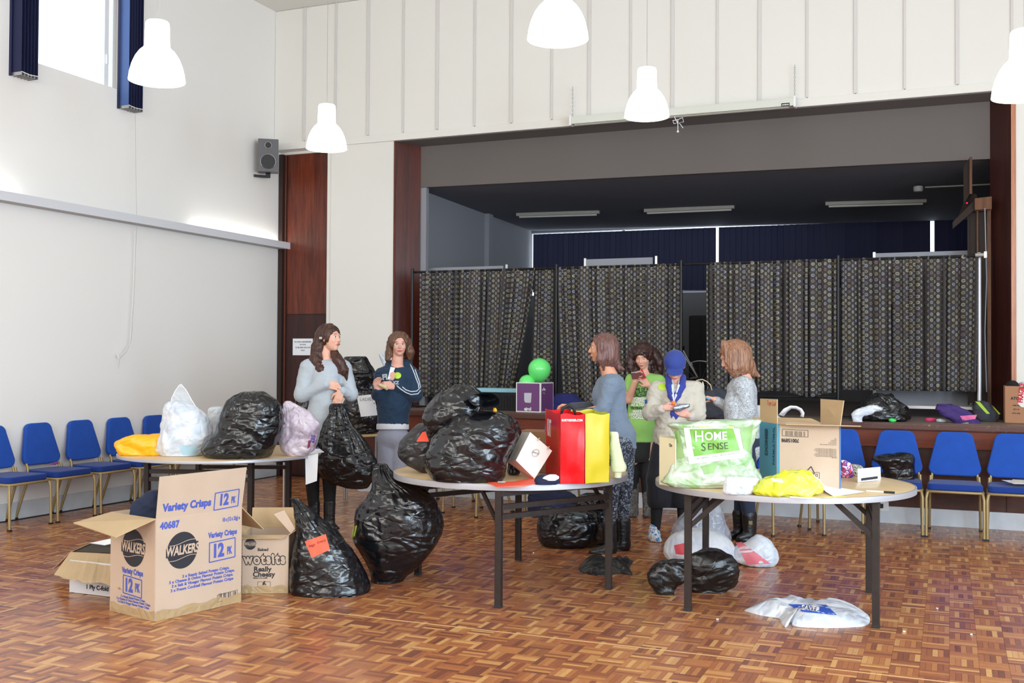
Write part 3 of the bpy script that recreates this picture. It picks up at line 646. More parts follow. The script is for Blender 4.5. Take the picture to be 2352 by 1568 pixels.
# dark equipment seen through the gap of the curtains
bk = mat('matt_black', hx(24, 24, 27), .7)
t = thing('tall_black_case', 'tall black cabinet standing behind the gap in the curtains', 'cabinet', (-3.0, 12.8, .95))
c0 = PY(1600, 724, 12.8); c1 = PY(1640, 900, 12.8)
obj('body', MB().bx(c0[0]-.1, c1[0]+.25, 12.8, 13.3, .955, c0[2]), bk, t, world=True, bevel=.03)
obj('door_line', MB().bx(c0[0]+.05, c0[0]+.055, 12.795, 12.80, 1.1, c0[2]-.05), M['black'], t, world=True)
bi = thing('bicycle', 'bicycle leaning behind the curtain gap, a wheel rim and frame tube visible', 'bicycle', (-2.75, 12.3, .95))
wc = PY(1608, 880, 12.3); R_w = .26
obj('wheel_rim', MB().tube([(wc[0]+R_w*math.cos(a), 12.3, wc[2]+R_w*math.sin(a)) for a in np.linspace(0, 2*PI, 49)], .009, 6), M['chrome'], bi, world=True)
sp_ = obj('spokes', MB(), M['chrome'], bi) if False else None
spk = MB()
for a in np.linspace(0, 2*PI, 17)[:-1]: spk.tube([wc, (wc[0]+R_w*math.cos(a), 12.3, wc[2]+R_w*math.sin(a))], .0014, 4)
tag(obj('spokes', spk, M['chrome'], bi, world=True), kind='stuff')
for pts in (((1568, 803), (1602, 866)), ((1602, 866), (1585, 869)), ((1586, 832), (1590, 838)), ((1573, 820), (1602, 866))): obj('frame_tube', MB().tube(PP(pts, 12.25), .011, 8), M['chrome'], bi, world=True)
obj('saddle', MB().tube(PP(((1563, 799), (1571, 800)), 12.25), [.012, .03], 8), M['ink'], bi, world=True)
# crate with cyan lid
t = thing('storage_crate', 'low black crate with a pale cyan lid on the stage left of the purple box', 'crate', (-4.6, 11.0, .95))
x0, x1 = float(PY(1088, 940, 11.0)[0]), float(PY(1195, 940, 11.0)[0])
cz = float(PY(1100, 900, 11.0)[2])
obj('body', MB().bx(x0, x1, 11.0, 11.26, .952, cz), bk, t, world=True, bevel=.01)
for k in range(14): obj('rib', MB().bx(x0+.02+.035*k, x0+.028+.035*k, 10.993, 11.0, .98, cz-.03), M['black'], t, world=True)
obj('lid', MB().bx(x0-.01, x1+.01, 10.99, 11.27, cz, cz+.045), mat('cyan_lid', hx(150, 205, 222), .4), t, world=True, bevel=.008)
for px in (972, 1000):
    pass
# ------------------------------------------------------------------ bags: lofted sacks with folds
def plastic(name, col, rough=.3, strength=.5, scale=9., alpha=1., stretch=(1, 1, 1), spec=.6, trans=0., c2=None):
    m = bpy.data.materials.new(name); m.use_nodes = True; k = NT(m); b = k.b
    b.inputs['Base Color'].default_value = col; b.inputs['Roughness'].default_value = rough; b.inputs['Alpha'].default_value = alpha
    b.inputs['Specular IOR Level'].default_value = spec
    tc = k.n('ShaderNodeTexCoord'); mp = k.n('ShaderNodeMapping'); mp.inputs['Scale'].default_value = stretch; k.l(tc.outputs['Object'], mp.inputs[0])
    dn = k.n('ShaderNodeTexNoise', Scale=4., Detail=2.); k.l(mp.outputs[0], dn.inputs['Vector'])
    ad = k.n('ShaderNodeVectorMath', operation='MULTIPLY_ADD'); ad.inputs[1].default_value = (.35, .35, .35); k.l(dn.outputs['Color'], ad.inputs[0]); k.l(mp.outputs[0], ad.inputs[2])
    n = k.n('ShaderNodeTexNoise', noise_type='RIDGED_MULTIFRACTAL', Scale=scale, Detail=3.); k.l(ad.outputs[0], n.inputs['Vector'])
    v = k.n('ShaderNodeTexVoronoi', feature='DISTANCE_TO_EDGE', Scale=scale*.9); k.l(ad.outputs[0], v.inputs['Vector'])
    hm_ = k.n('ShaderNodeMath', operation='MULTIPLY_ADD'); hm_.inputs[1].default_value = 1.6; k.l(v.outputs['Distance'], hm_.inputs[0]); k.l(n.outputs['Fac'], hm_.inputs[2])
    bp = k.n('ShaderNodeBump', Strength=min(1, strength*1.5), Distance=.014); k.l(hm_.outputs[0], bp.inputs['Height']); k.l(bp.outputs[0], b.inputs['Normal'])
    if c2:
        n3 = k.n('ShaderNodeTexNoise', Scale=9., Detail=4.); k.l(tc.outputs['Object'], n3.inputs['Vector']); r3 = k.n('ShaderNodeValToRGB'); r3.color_ramp.elements[0].position = .38; r3.color_ramp.elements[1].position = .62
        r3.color_ramp.elements[0].color = col; r3.color_ramp.elements[1].color = c2; k.l(n3.outputs['Fac'], r3.inputs[0]); k.l(r3.outputs[0], b.inputs['Base Color'])
    if alpha < 1 or trans: m.surface_render_method = 'DITHERED'
    return m
MP = dict(black=plastic('black_bin_bag', hx(17, 18, 22), .21, .6, 7., stretch=(1, 1, 1.8)), black2=plastic('black_bin_bag_grey_sheen', hx(34, 34, 39), .28, .6, 9.),
          matt=plastic('black_matt_bag', hx(19, 19, 20), .33, .5, 10.), white=plastic('white_carrier', hx(228, 232, 238), .4, .45, 10., alpha=.95, c2=hx(202, 210, 222)),
          lilac=plastic('lilac_carrier', hx(182, 164, 182), .33, .6, 12., c2=hx(214, 202, 212)), orange=plastic('orange_carrier', hx(255, 176, 14), .4, .25, 7.),
          yellow=plastic('yellow_carrier', hx(206, 212, 34), .33, .45, 9., c2=hx(224, 226, 90)), green=plastic('pale_green_plastic', hx(146, 180, 126), .3, .6, 11., c2=hx(206, 216, 202)),
          clear=plastic('clear_plastic', hx(210, 220, 235), .15, .7, 12., alpha=.42, spec=.8), cloth=mat('navy_cloth', hx(28, 36, 66), .9, bump=.4, bscale=30), blackc=mat('black_cloth', hx(24, 24, 28), .9, bump=.4, bscale=30),
          dgrey=mat('charcoal_cloth', hx(58, 60, 68), .9, bump=.5, bscale=25))
RT = MW[:, 0]*1.; RT[2] = 0; RT /= np.linalg.norm(RT); FW = MW[:, 2]*1.; FW[2] = 0; FW /= np.linalg.norm(FW)
def loft(rows, Z, depth, seed, amp, base_z, freq, gather, cap, nt=84, ns=124, power=2.3, dmin=.3):
    R_ = np.array(rows, float); y, xl, xr = R_[:, 0], R_[:, 1], R_[:, 2]
    t = np.linspace(0, 1, nt); tt = np.linspace(0, 1, len(y))
    # Catmull-Rom through the outline rows
    def cr(a):
        s = t*(len(a)-1); i = np.clip(s.astype(int), 0, len(a)-2); f = s-i
        p0 = a[np.clip(i-1, 0, None)]; p1 = a[i]; p2 = a[i+1]; p3 = a[np.clip(i+2, None, len(a)-1)]
        return .5*(2*p1+(p2-p0)*f+(2*p0-5*p1+4*p2-p3)*f*f+(3*p1-p0-3*p2+p3)*f**3)
    Y, XL_, XR_ = cr(y), cr(xl), cr(xr)
    ppm = FPX/Z; hw = np.maximum((XR_-XL_)/2, .6)/ppm
    full = ((xr-xl)/2).max()/ppm
    ry = depth*np.minimum(hw, full)*(1-dmin)+depth*full*dmin*np.minimum(1, hw/full*3)
    e = np.minimum(1, np.minimum(t, 1-t)/.035); e = np.sqrt(1-(1-e)**2)*.98+.02
    C = np.array([PZ((a+b)/2, c, Z) for a, b, c in zip(XL_, XR_, Y)])
    th = np.linspace(0, 2*PI, ns, endpoint=False); c_, s_ = np.cos(th), np.sin(th)
    ce = np.sign(c_)*np.abs(c_)**(2/power); se = np.sign(s_)*np.abs(s_)**(2/power)
    rx = hw*e; ryy = ry*e
    P = C[:, None, :]+RT*(rx[:, None]*ce)[..., None]+FW*(ryy[:, None]*se)[..., None]
    du = np.roll(P, -1, 1)-np.roll(P, 1, 1); dv = np.gradient(P, axis=0)
    N = np.cross(du, dv); N /= np.linalg.norm(N, axis=2, keepdims=True)+1e-9
    out = P-C[:, None, :]
    N *= np.sign((N*out).sum(2, keepdims=True)+1e-9)
    Q = (P-C.mean(0)).reshape(-1, 3)
    rs = np.random.RandomState(seed); off = rs.rand(3)*30
    wq = Q*freq*.6+off; W_ = np.c_[vn(wq), vn(wq+7.7), vn(wq+13.1)]*1.3
    q = Q*freq*np.array([1, 1, 1.5])+off+W_
    D = (crumple(q*.55)-.8)*1.5+.35*(ridge(q, 2)-.55)+.7*fbm(Q*freq*.35+off, 2)
    D = D.reshape(nt, ns)
    if gather:
        g = np.c_[(np.cos(th)[None, :]*5+t[:, None]*.8).ravel(), (np.sin(th)[None, :]*5+t[:, None]).ravel(), np.repeat(t*1.2, ns)]+off
        G = ridge(g, 2).reshape(nt, ns)-.6; D = D+gather*G*np.exp(-t*2.2)[:, None]
    fade = np.minimum(1, np.minimum(t, 1-t)/.08)[:, None]
    P = P+N*(amp*D*fade)[..., None]
    # keep the outline: only let folds push inwards a little at the silhouettes
    if base_z is not None: P[..., 2] = np.maximum(P[..., 2], base_z+.002)
    V = P.reshape(-1, 3)
    i, j = np.meshgrid(np.arange(nt-1), np.arange(ns), indexing='ij'); a = i*ns+j; b = i*ns+(j+1) % ns
    Fq = np.stack([a, b, b+ns, a+ns], -1).reshape(-1, 4).tolist()
    Fq += [tuple(range(ns)), tuple((nt-1)*ns+k for k in range(ns))]
    return V, Fq, C
def bag(name, label, cat, rows, m, base_z=0., depth=.8, seed=1, amp=.014, freq=7., gather=0., Z=None, parent=None, group=None, nt=84, ns=124, zoff=0., power=2.3, cap=True):
    R_ = np.array(rows, float); xm = (R_[-1, 1]+R_[-1, 2])/2
    if Z is None:
        Zf = dep(F(xm, R_[-1, 0], base_z)); full = (R_[:, 2]-R_[:, 1]).max()/2/FPX*Zf
        Z = Zf+.8*depth*full*.8+zoff
    elif base_z is not None:                     # carry the sack down to what it stands on
        z0, z1 = PZ(xm, 0, Z)[2], PZ(xm, 1000, Z)[2]; yb_ = (base_z-z0)/(z1-z0)*1000
        if R_[-1, 0] < yb_-4: rows = list(rows)+[(yb_-1, R_[-1, 1]+2, R_[-1, 2]-2)]
    V, Fc, C = loft(rows, Z, depth, seed, amp, base_z, freq, gather, cap, nt, ns, power)
    o0 = C[-1].copy(); o0[2] = V[:, 2].min()
    if parent: o0 = None
    o = obj(name, (V, Fc), m if not isinstance(m, str) else MP[m], parent, loc=o0, world=True, smooth=True)
    if label: tag(o, label, cat, group)
    o['_z'] = Z; 
    return o
def bvh_of(o):
    w_ = wloc(o); return BVHTree.FromPolygons([tuple(np.array(v.co)+w_) for v in o.data.vertices], [tuple(p.vertices) for p in o.data.polygons])
_bv = {}
def cast(o, px, py, off=.003):
    if o.name not in _bv: _bv[o.name] = bvh_of(o)
    d = ray(px, py); d /= np.linalg.norm(d)
    h, n, i, dist = _bv[o.name].ray_cast(Vector(EYE), Vector(d))
    if h is None: return None
    return np.array(h)-d*off
def decal(o, name, m, quad=None, text=None, disc=None, n=(10, 6), off=.003, label=None, bridge=False):
    """lay a flat print on the surface of o: quad = 4 px corners (tl, tr, br, bl) or text = [(string, (px, py) centre, (ux, uy), size px, kw)]"""
    V, Fc = [], []
    zf = dep(np.array(wloc(o))); last = [None]
    def put(px, py):
        h = cast(o, px, py, off)
        if h is None: h = PZ(px, py, last[0] if last[0] else zf-.1)
        last[0] = dep(h); return h
    if quad:
        q = np.array(quad, float); a, b = n
        for j in range(b+1):
            for i in range(a+1):
                u, v = i/a, j/b; p = (q[0]*(1-u)+q[1]*u)*(1-v)+(q[3]*(1-u)+q[2]*u)*v; V.append(put(*p))
        Fc = [(j*(a+1)+i, j*(a+1)+i+1, (j+1)*(a+1)+i+1, (j+1)*(a+1)+i) for j in range(b) for i in range(a)]
    if disc:
        (x, y), rx_, ry_ = disc; V.append(put(x, y))
        for j in (.5, 1.):
            for k in range(20): V.append(put(x+rx_*j*math.cos(k*PI/10), y+ry_*j*math.sin(k*PI/10)))
        Fc = [(0, 1+k, 1+(k+1) % 20) for k in range(20)]+[(1+k, 21+k, 21+(k+1) % 20, 1+(k+1) % 20) for k in range(20)]
    if text:
        for s, c, u, size, kw in text:
            T, tf = textmesh(s, 1., **kw); u = np.array(u, float); u /= np.linalg.norm(u); v = np.array([u[1], -u[0]])
            k0 = len(V)
            for x, y, _ in T: V.append(put(c[0]+(u[0]*x+v[0]*y)*size, c[1]+(u[1]*x+v[1]*y)*size))
            Fc += [tuple(i+k0 for i in f) for f in tf]
    r = o
    d = obj(name, (np.array(V), Fc), m, r, world=True, smooth=bool(quad or disc))
    if label: d['label'] = label
    return d
RED = mat('red_label', hx(250, 92, 62), .6); 
T_ = ZT
def flatbag(name, label, cat, out, h, m, base_z=0., seed=1, amp=.012, freq=9., K=16, sub=6):
    P = [F(x, y, base_z) for x, y in out]; n = len(P); Q = []
    for i in range(n):                           # rounded outline
        for k in range(sub):
            f = k/sub; p0, p1, p2, p3 = P[i-1], P[i], P[(i+1) % n], P[(i+2) % n]
            Q.append(.5*(2*p1+(p2-p0)*f+(2*p0-5*p1+4*p2-p3)*f*f+(3*p1-p0-3*p2+p3)*f**3))
    Q = np.array(Q); c = Q.mean(0); N_ = len(Q); V = []
    for k in range(K+1):
        s = k/K; R = c+(Q-c)*s; w_ = R*freq+seed*7.1
        z = h*(1-s**4)*(.55+.9*(vn(R*freq*.6+seed)-.1))+amp*(crumple(w_)-.7)*(1-s**6)
        R = R.copy(); R[:, 2] = base_z+.003+np.maximum(z, 0); V.append(R)
    V.append(Q*1.); V = np.concatenate(V)
    Fq = [(k*N_+i, k*N_+(i+1) % N_, (k+1)*N_+(i+1) % N_, (k+1)*N_+i) for k in range(K+1) for i in range(N_)]+[tuple((K+1)*N_+i for i in range(N_))]
    o = obj(name, (V, Fq), MP[m] if isinstance(m, str) else m, loc=c, world=True, smooth=True); o['_z'] = dep(c)
    return tag(o, label, cat)
# floor, left: two black sacks
b = bag('bin_bag', 'black bin bag with a red paper label on the floor beside the small snack box', 'bag',
    [(1143, 666, 674), (1150, 668, 692), (1168, 673, 716), (1190, 676, 738), (1215, 679, 765), (1245, 676, 795), (1280, 668, 820), (1315, 664, 838), (1345, 665, 847), (1368, 672, 846)], 'black', seed=3, depth=.8, amp=.018, gather=1.2)
decal(b, 'red_label', RED, quad=[(700, 1243), (748, 1226), (758, 1262), (716, 1281)])
decal(b, 'handwriting', M['ink'], text=[('bags', (716, 1252), (1, -.3), 9, dict(shear=.3)), ('Emery', (738, 1243), (1, -.35), 8, dict(shear=.3))], off=.006)
b = bag('bin_bag', 'tallest black bin bag standing on the floor in front of the middle table', 'bag',
    [(1064, 868, 886), (1074, 857, 894), (1095, 852, 918), (1120, 850, 962), (1145, 836, 1000), (1175, 818, 1014), (1205, 812, 1017), (1240, 810, 1008), (1268, 824, 990), (1298, 838, 964), (1325, 847, 935), (1343, 852, 918)], 'black', seed=11, depth=.72, amp=.022, freq=5.5, gather=1.5)
decal(b, 'yellow_label', mat('yellow_label', hx(190, 196, 90), .6), quad=[(812, 1208), (820, 1206), (815, 1232), (807, 1235)], n=(3, 5))
# left table
bag('carrier_bag', 'folded orange-yellow plastic carrier bag at the left edge of the left table', 'bag', [(995, 352, 374), (998, 320, 378), (1005, 282, 380), (1015, 268, 382), (1030, 268, 384), (1042, 272, 382), (1046, 290, 380)], 'orange', base_z=T_, seed=5, depth=.55, amp=.026, freq=9, power=3)
wbag = bag('carrier_bag', 'full white carrier bag with an upright loop handle on the left table', 'bag', [(920, 392, 415), (925, 385, 438), (936, 378, 458), (955, 375, 476), (985, 372, 487), (1012, 364, 488), (1032, 361, 478), (1048, 372, 462)], 'white', base_z=T_, seed=8, depth=.75, amp=.022, freq=9)
Zw = wbag['_z']
hm = MB(); pts = [(392, 930), (394, 915), (402, 898), (412, 884), (416, 882), (428, 896), (440, 918), (450, 934)]
hf = [PZ(x, y, Zw) for x, y in pts]; inner = [PZ(398+(x-418)*.05+i*6.5, 932, Zw+.01) for i, (x, y) in enumerate(pts)]
hm.add(hf+inner, [(i, i+1, len(hf)+i+1, len(hf)+i) for i in range(len(hf)-1)])
obj('handle', hm, plastic('thin_white_film', hx(225, 232, 240), .3, .5, 14., alpha=.45), wbag, world=True, smooth=True)
obj('handle_edge', MB().tube(hf, .003, 6), M['white'], wbag, world=True)
decal(wbag, 'blue_contents', mat('pale_blue_patch', hx(170, 205, 222), .5), quad=[(412, 1024), (452, 1024), (452, 1044), (418, 1044)], n=(8, 5))
bag('carrier_bag', 'small white bag half hidden behind the black bag on the left table', 'bag', [(933, 488, 508), (938, 478, 512), (960, 476, 512), (985, 478, 512), (1000, 480, 512)], 'white', Z=Zw+.35, base_z=T_, seed=9, depth=.8, amp=.01)
b3 = bag('bin_bag', 'large shiny black bin bag in the middle of the left table', 'bag', [(899, 556, 590), (905, 540, 605), (915, 524, 628), (930, 516, 646), (955, 506, 652), (985, 494, 650), (1008, 478, 640), (1030, 463, 632), (1046, 468, 622), (1054, 486, 606)], 'black', base_z=T_, seed=21, depth=.7, amp=.022, freq=6, gather=1.0)
bl_ = bag('carrier_bag', 'lilac translucent carrier bag at the right end of the left table', 'bag', [(920, 655, 668), (925, 650, 680), (940, 646, 700), (955, 645, 722), (975, 641, 735), (1000, 640, 731), (1025, 643, 724), (1040, 648, 712), (1048, 662, 700)], 'lilac', base_z=T_, seed=13, depth=.6, amp=.022, freq=10, gather=.6)
decal(bl_, 'lettering', mat('purple_print', hx(96, 70, 160), .5), text=[('295', (719, 1008), (.25, -1), 13, dict(bold=.02)), ('L', (725, 1028), (.25, -1), 12, {})])
decal(bl_, 'dark_red_print', mat('dark_red_print', hx(130, 40, 60), .5), quad=[(708, 1012), (714, 1010), (712, 1026), (706, 1030)], n=(3, 4))
pn = thing('paper_list', 'white paper list hanging over the right edge of the left table', 'paper', tuple(PZ(715, 1045, 7.85)))
Zp = dep(F(702, 1044, T_+.004))
obj('sheet', MB().add([PZ(x, y, Zp-.02+dz) for x, y, dz in ((701, 1047, 0), (731, 1041, 0), (728, 1104, .03), (702, 1113, .03), (701, 1047, .003), (731, 1041, .003), (728, 1104, .033), (702, 1113, .033))], [(0, 1, 2, 3), (7, 6, 5, 4)]), M['paper'], pn, world=True)
obj('folded_top', MB().add([F(701, 1046, T_+.002), F(729, 1041, T_+.004), F(745, 1038, T_+.03), F(734, 1030, T_+.02), F(716, 1030, T_+.01)], [(0, 1, 2, 3, 4)]), M['paper'], pn, world=True)
# middle table
mA = bag('bin_bag', 'grey-black bin bag with a red paper at the left end of the middle table', 'bag', [(972, 968, 1000), (978, 955, 1010), (995, 936, 1020), (1015, 921, 1030), (1035, 914, 1035), (1055, 920, 1035), (1072, 940, 1030), (1087, 968, 1020)], 'black2', base_z=T_, seed=31, depth=.65, amp=.014)
decal(mA, 'red_label', RED, quad=[(970, 992), (979, 990), (985, 1014), (956, 1014)], n=(6, 5))
mC = bag('bin_bag', 'biggest black bin bag at the front of the middle table with bluish sheen', 'bag', [(943, 1110, 1150), (948, 1070, 1168), (960, 1035, 1182), (980, 1008, 1190), (1000, 995, 1192), (1025, 984, 1184), (1050, 976, 1172), (1075, 974, 1166), (1093, 984, 1160), (1108, 1000, 1148)], 'black', base_z=T_, seed=37, depth=.78, amp=.02, freq=6.5)
mB = bag('bin_bag', 'black bin bag lying on top of the heap on the middle table, its mouth open', 'bag', [(883, 1052, 1072), (888, 1038, 1088), (900, 1010, 1104), (915, 994, 1112), (935, 980, 1118), (955, 974, 1110), (975, 974, 1080), (995, 978, 1040), (1008, 985, 1010)], 'black', base_z=None, Z=mC['_z']+.1, seed=41, depth=.8, amp=.022, freq=7, gather=.6)
mr = MB(); Zr = mC['_z']-.02
ring_ = [(1072, 910), (1100, 903), (1130, 900), (1144, 912), (1149, 922), (1142, 934), (1120, 938), (1095, 934), (1078, 925)]
oR = [PZ(x, y, Zr-.06+.10*math.sin(i*.7)) for i, (x, y) in enumerate(ring_)]; iR = [PZ(1108+(x-1108)*.72, 919+(y-919)*.55, Zr+.06) for x, y in ring_]; n = len(oR)
bk_ = [PZ(1085+(x-1108)*.5, 918+(y-919)*.9, Zr+.12) for x, y in ring_]
mr.add(oR+iR+bk_, [(i, (i+1) % n, n+(i+1) % n, n+i) for i in range(n)]+[(n+i, n+(i+1) % n, 2*n+(i+1) % n, 2*n+i) for i in range(n)])
o = obj('bag_mouth', mr, MP['black'], mB, world=True, smooth=True); o.modifiers.new('sub', 'SUBSURF').levels = 2; o.modifiers['sub'].render_levels = 2
bag('bin_bag', 'small grey edge of a black bag behind the biggest bag on the middle table', 'bag', [(958, 1164, 1178), (965, 1160, 1190), (980, 1160, 1196), (1000, 1160, 1198), (1060, 1165, 1196)], 'black2', base_z=T_, Z=mC['_z']+.3, seed=44, depth=.8, amp=.01)
obj_or = bag('orange_scrap', 'small orange scrap tucked on top of the biggest black bag', 'scrap', [(936, 1134, 1138), (940, 1132, 1141), (948, 1133, 1142)], mat('orange_cloth', hx(240, 170, 30), .6), base_z=None, Z=mC['_z'], seed=3, amp=.002, nt=12, ns=16)
# floor under the tables
bag('bin_bag', 'big black bin bag on the floor under the middle table', 'bag', [(1160, 1250, 1330), (1168, 1242, 1372), (1185, 1236, 1382), (1205, 1232, 1388), (1225, 1232, 1386), (1243, 1238, 1378), (1256, 1252, 1350), (1259, 1270, 1330)], 'black', seed=51, depth=.75, amp=.012, freq=4.5)
bag('black_jacket', 'dark padded jacket heaped on the floor far behind the middle table', 'jacket', [(1126, 1218, 1300), (1135, 1212, 1320), (1150, 1211, 1330), (1165, 1212, 1320), (1180, 1213, 1290), (1183, 1216, 1260)], 'cloth', base_z=0, Z=10.3, seed=53, depth=.5, amp=.015)
bag('shiny_bag', 'crumpled black bag with silvery highlights behind the legs of the middle table', 'bag', [(1132, 1345, 1380), (1140, 1330, 1392), (1158, 1325, 1396), (1175, 1326, 1398), (1200, 1335, 1398), (1230, 1345, 1396)], 'black', Z=8.75, seed=55, depth=.7, amp=.02, freq=10)
flatbag('folded_bag', 'flat folded black bag on the floor in front of the tall boots', 'bag', [(1330, 1303), (1345, 1290), (1375, 1292), (1410, 1296), (1436, 1292), (1454, 1289), (1446, 1304), (1452, 1320), (1420, 1318), (1385, 1323), (1350, 1318), (1334, 1312)], .05, 'matt', seed=5, amp=.05, freq=6)
cz_ = bag('patterned_clothes', 'navy and cream patterned clothes inside the clear bag under the right table', 'clothes', [(1172, 1590, 1640), (1182, 1578, 1652), (1200, 1565, 1662), (1218, 1560, 1668), (1236, 1562, 1664)], 'cloth', Z=8.25, seed=61, depth=.6, amp=.015, freq=8)
bag('clear_bag', 'clear plastic bag of patterned clothes leaning under the right table', 'bag', [(1146, 1606, 1628), (1152, 1596, 1645), (1168, 1575, 1658), (1190, 1556, 1668), (1215, 1543, 1676), (1235, 1540, 1680), (1244, 1556, 1676)], 'clear', Z=8.25, seed=63, depth=.8, amp=.02, freq=8)
w1 = bag('carrier_bag', 'white carrier bag with a red patch on the floor under the right table', 'bag', [(1214, 1588, 1630), (1220, 1560, 1656), (1235, 1535, 1675), (1252, 1525, 1686), (1270, 1524, 1692), (1286, 1535, 1694), (1298, 1560, 1680)], 'white', Z=7.95, seed=65, depth=.6, amp=.014)
decal(w1, 'red_print', mat('red_print', hx(214, 70, 84), .5), quad=[(1548, 1252), (1574, 1246), (1574, 1274), (1552, 1272)], n=(6, 6))
w2 = bag('carrier_bag', 'white carrier bag with a red stripe lying right of the others under the right table', 'bag', [(1227, 1735, 1748), (1233, 1726, 1762), (1245, 1712, 1776), (1258, 1688, 1784), (1272, 1682, 1787), (1286, 1684, 1785), (1296, 1702, 1778), (1302, 1730, 1772)], 'white', seed=67, depth=.6, amp=.014)
decal(w2, 'red_stripe', mat('pink_red_print', hx(226, 120, 132), .5), quad=[(1690, 1246), (1703, 1244), (1770, 1294), (1716, 1297)], n=(8, 6))
bag('bin_bag', 'left lump of the crumpled matt black bag on the floor at the right table leg', 'bag', [(1284, 1545, 1575), (1288, 1515, 1582), (1298, 1492, 1590), (1315, 1480, 1588), (1335, 1484, 1575), (1352, 1500, 1560), (1368, 1520, 1548)], 'matt', seed=71, depth=.6, amp=.04, freq=6.5, power=3)
bag('bin_bag', 'crumpled matt black bag behind the front leg of the right table', 'bag', [(1261, 1630, 1650), (1268, 1590, 1668), (1280, 1576, 1685), (1300, 1572, 1694), (1325, 1572, 1692), (1350, 1578, 1682), (1362, 1592, 1665)], 'matt', seed=73, depth=.6, amp=.045, freq=5.5, power=3)
wf = flatbag('carrier_bag', 'flat white carrier bag with a blue print lying on the floor near the right table', 'bag', [(1710, 1402), (1735, 1396), (1765, 1390), (1800, 1382), (1850, 1384), (1900, 1392), (1930, 1386), (1962, 1392), (1985, 1406), (1998, 1420), (1990, 1436), (1950, 1441), (1880, 1442), (1825, 1438), (1818, 1428), (1805, 1440), (1795, 1432), (1788, 1420), (1750, 1414)], .06, 'white', seed=3, amp=.035, freq=5, K=22)
decal(wf, 'blue_print', mat('blue_print', hx(52, 92, 196), .4), quad=[(1810, 1387), (1898, 1388), (1922, 1412), (1838, 1404)], n=(12, 5))
decal(wf, 'lettering', M['white'], text=[('SAVER', (1862, 1397), (1, .12), 15, dict(bold=.03))], off=.006)
# right table
gb = bag('carrier_bag', 'large pale green translucent carrier bag with a green store label on the right table', 'bag', [(962, 1700, 1748), (968, 1560, 1746), (975, 1530, 1742), (990, 1540, 1738), (1010, 1548, 1730), (1035, 1544, 1724), (1060, 1538, 1730), (1080, 1532, 1742), (1098, 1524, 1752), (1110, 1520, 1745), (1121, 1545, 1690)], 'green', base_z=T_, seed=81, depth=.42, amp=.02, freq=9, power=3)
MPD = dict(lab_w=mat('label_white', hx(236, 238, 234), .4), lab_g=mat('label_green', hx(120, 176, 76), .4))
decal(gb, 'white_label', MPD['lab_w'], quad=[(1570, 982), (1698, 984), (1711, 1050), (1583, 1066)], n=(20, 10))
decal(gb, 'green_label', MPD['lab_g'], quad=[(1584, 985), (1684, 984), (1700, 1034), (1594, 1048)], n=(18, 9), off=.005)
decal(gb, 'lettering', MPD['lab_w'], text=[('H', (1606, 1003), (1, -.03), 35, dict(bold=.004, sx=.9)), ('OME', (1644, 1002), (1, -.03), 26, dict(bold=.012, sx=.95))], off=.008, label='white capital letters')
decal(gb, 'lettering', mat('dark_olive_print', hx(60, 66, 38), .5), text=[('S', (1616, 1027), (1, -.06), 27, dict(bold=.0, sx=.95)), ('ENSE', (1649, 1025), (1, -.06), 22, dict(bold=.0, sx=.98))], off=.008, label='dark olive capital letters')
decal(gb, 'slogan', mat('grey_print', hx(120, 130, 130), .5), text=[('BIG BRAND  SMALL PRICE  HOMEWARE', (1653, 1046), (1, -.14), 6, {})], off=.008)
for q in ([(1548, 990), (1560, 988), (1572, 1050), (1556, 1055)], [(1700, 990), (1730, 975), (1722, 1040), (1708, 1030)], [(1610, 1070), (1650, 1062), (1640, 1085), (1618, 1090)]): decal(gb, 'leaf_print', mat('leaf_green', hx(140, 176, 110), .5) if 'leaf_green' not in bpy.data.materials else bpy.data.materials['leaf_green'], quad=q, n=(6, 6))
obj('top_strip', MB().add([PZ(x, y, gb['_z']-.12) for x, y in ((1603, 978), (1660, 976), (1686, 980), (1684, 984), (1640, 979), (1605, 981))], [(0, 1, 2, 3, 4, 5)]), mat('pale_yellow', hx(236, 226, 130), .5), gb, world=True)
bag('carrier_bag', 'small white carrier bag between the green and yellow bags', 'bag', [(1094, 1690, 1730), (1098, 1672, 1740), (1108, 1664, 1744), (1120, 1661, 1742), (1130, 1662, 1736), (1136, 1672, 1726)], 'white', base_z=T_, seed=83, depth=.5, amp=.022, freq=13)
yb = bag('carrier_bag', 'crumpled bright yellow carrier bag at the front of the right table', 'bag', [(1081, 1808, 1832), (1085, 1785, 1858), (1094, 1765, 1870), (1106, 1745, 1880), (1118, 1730, 1888), (1130, 1722, 1884), (1140, 1740, 1862)], 'yellow', base_z=T_, seed=87, depth=.6, amp=.024, freq=11)
decal(yb, 'white_print', MPD['lab_w'], quad=[(1770, 1098), (1796, 1100), (1800, 1108), (1776, 1106)], n=(6, 3))
bag('black_bag', 'shiny black bag sitting on a blue chair beyond the right table', 'bag', [(1038, 2062, 2082), (1041, 2040, 2094), (1048, 2012, 2099), (1056, 2003, 2101), (1064, 2016, 2102), (1075, 2026, 2102), (1088, 2030, 2103), (1100, 2034, 2100)], 'black', base_z=.495, Z=9.32, seed=91, depth=.7, amp=.016, freq=7)
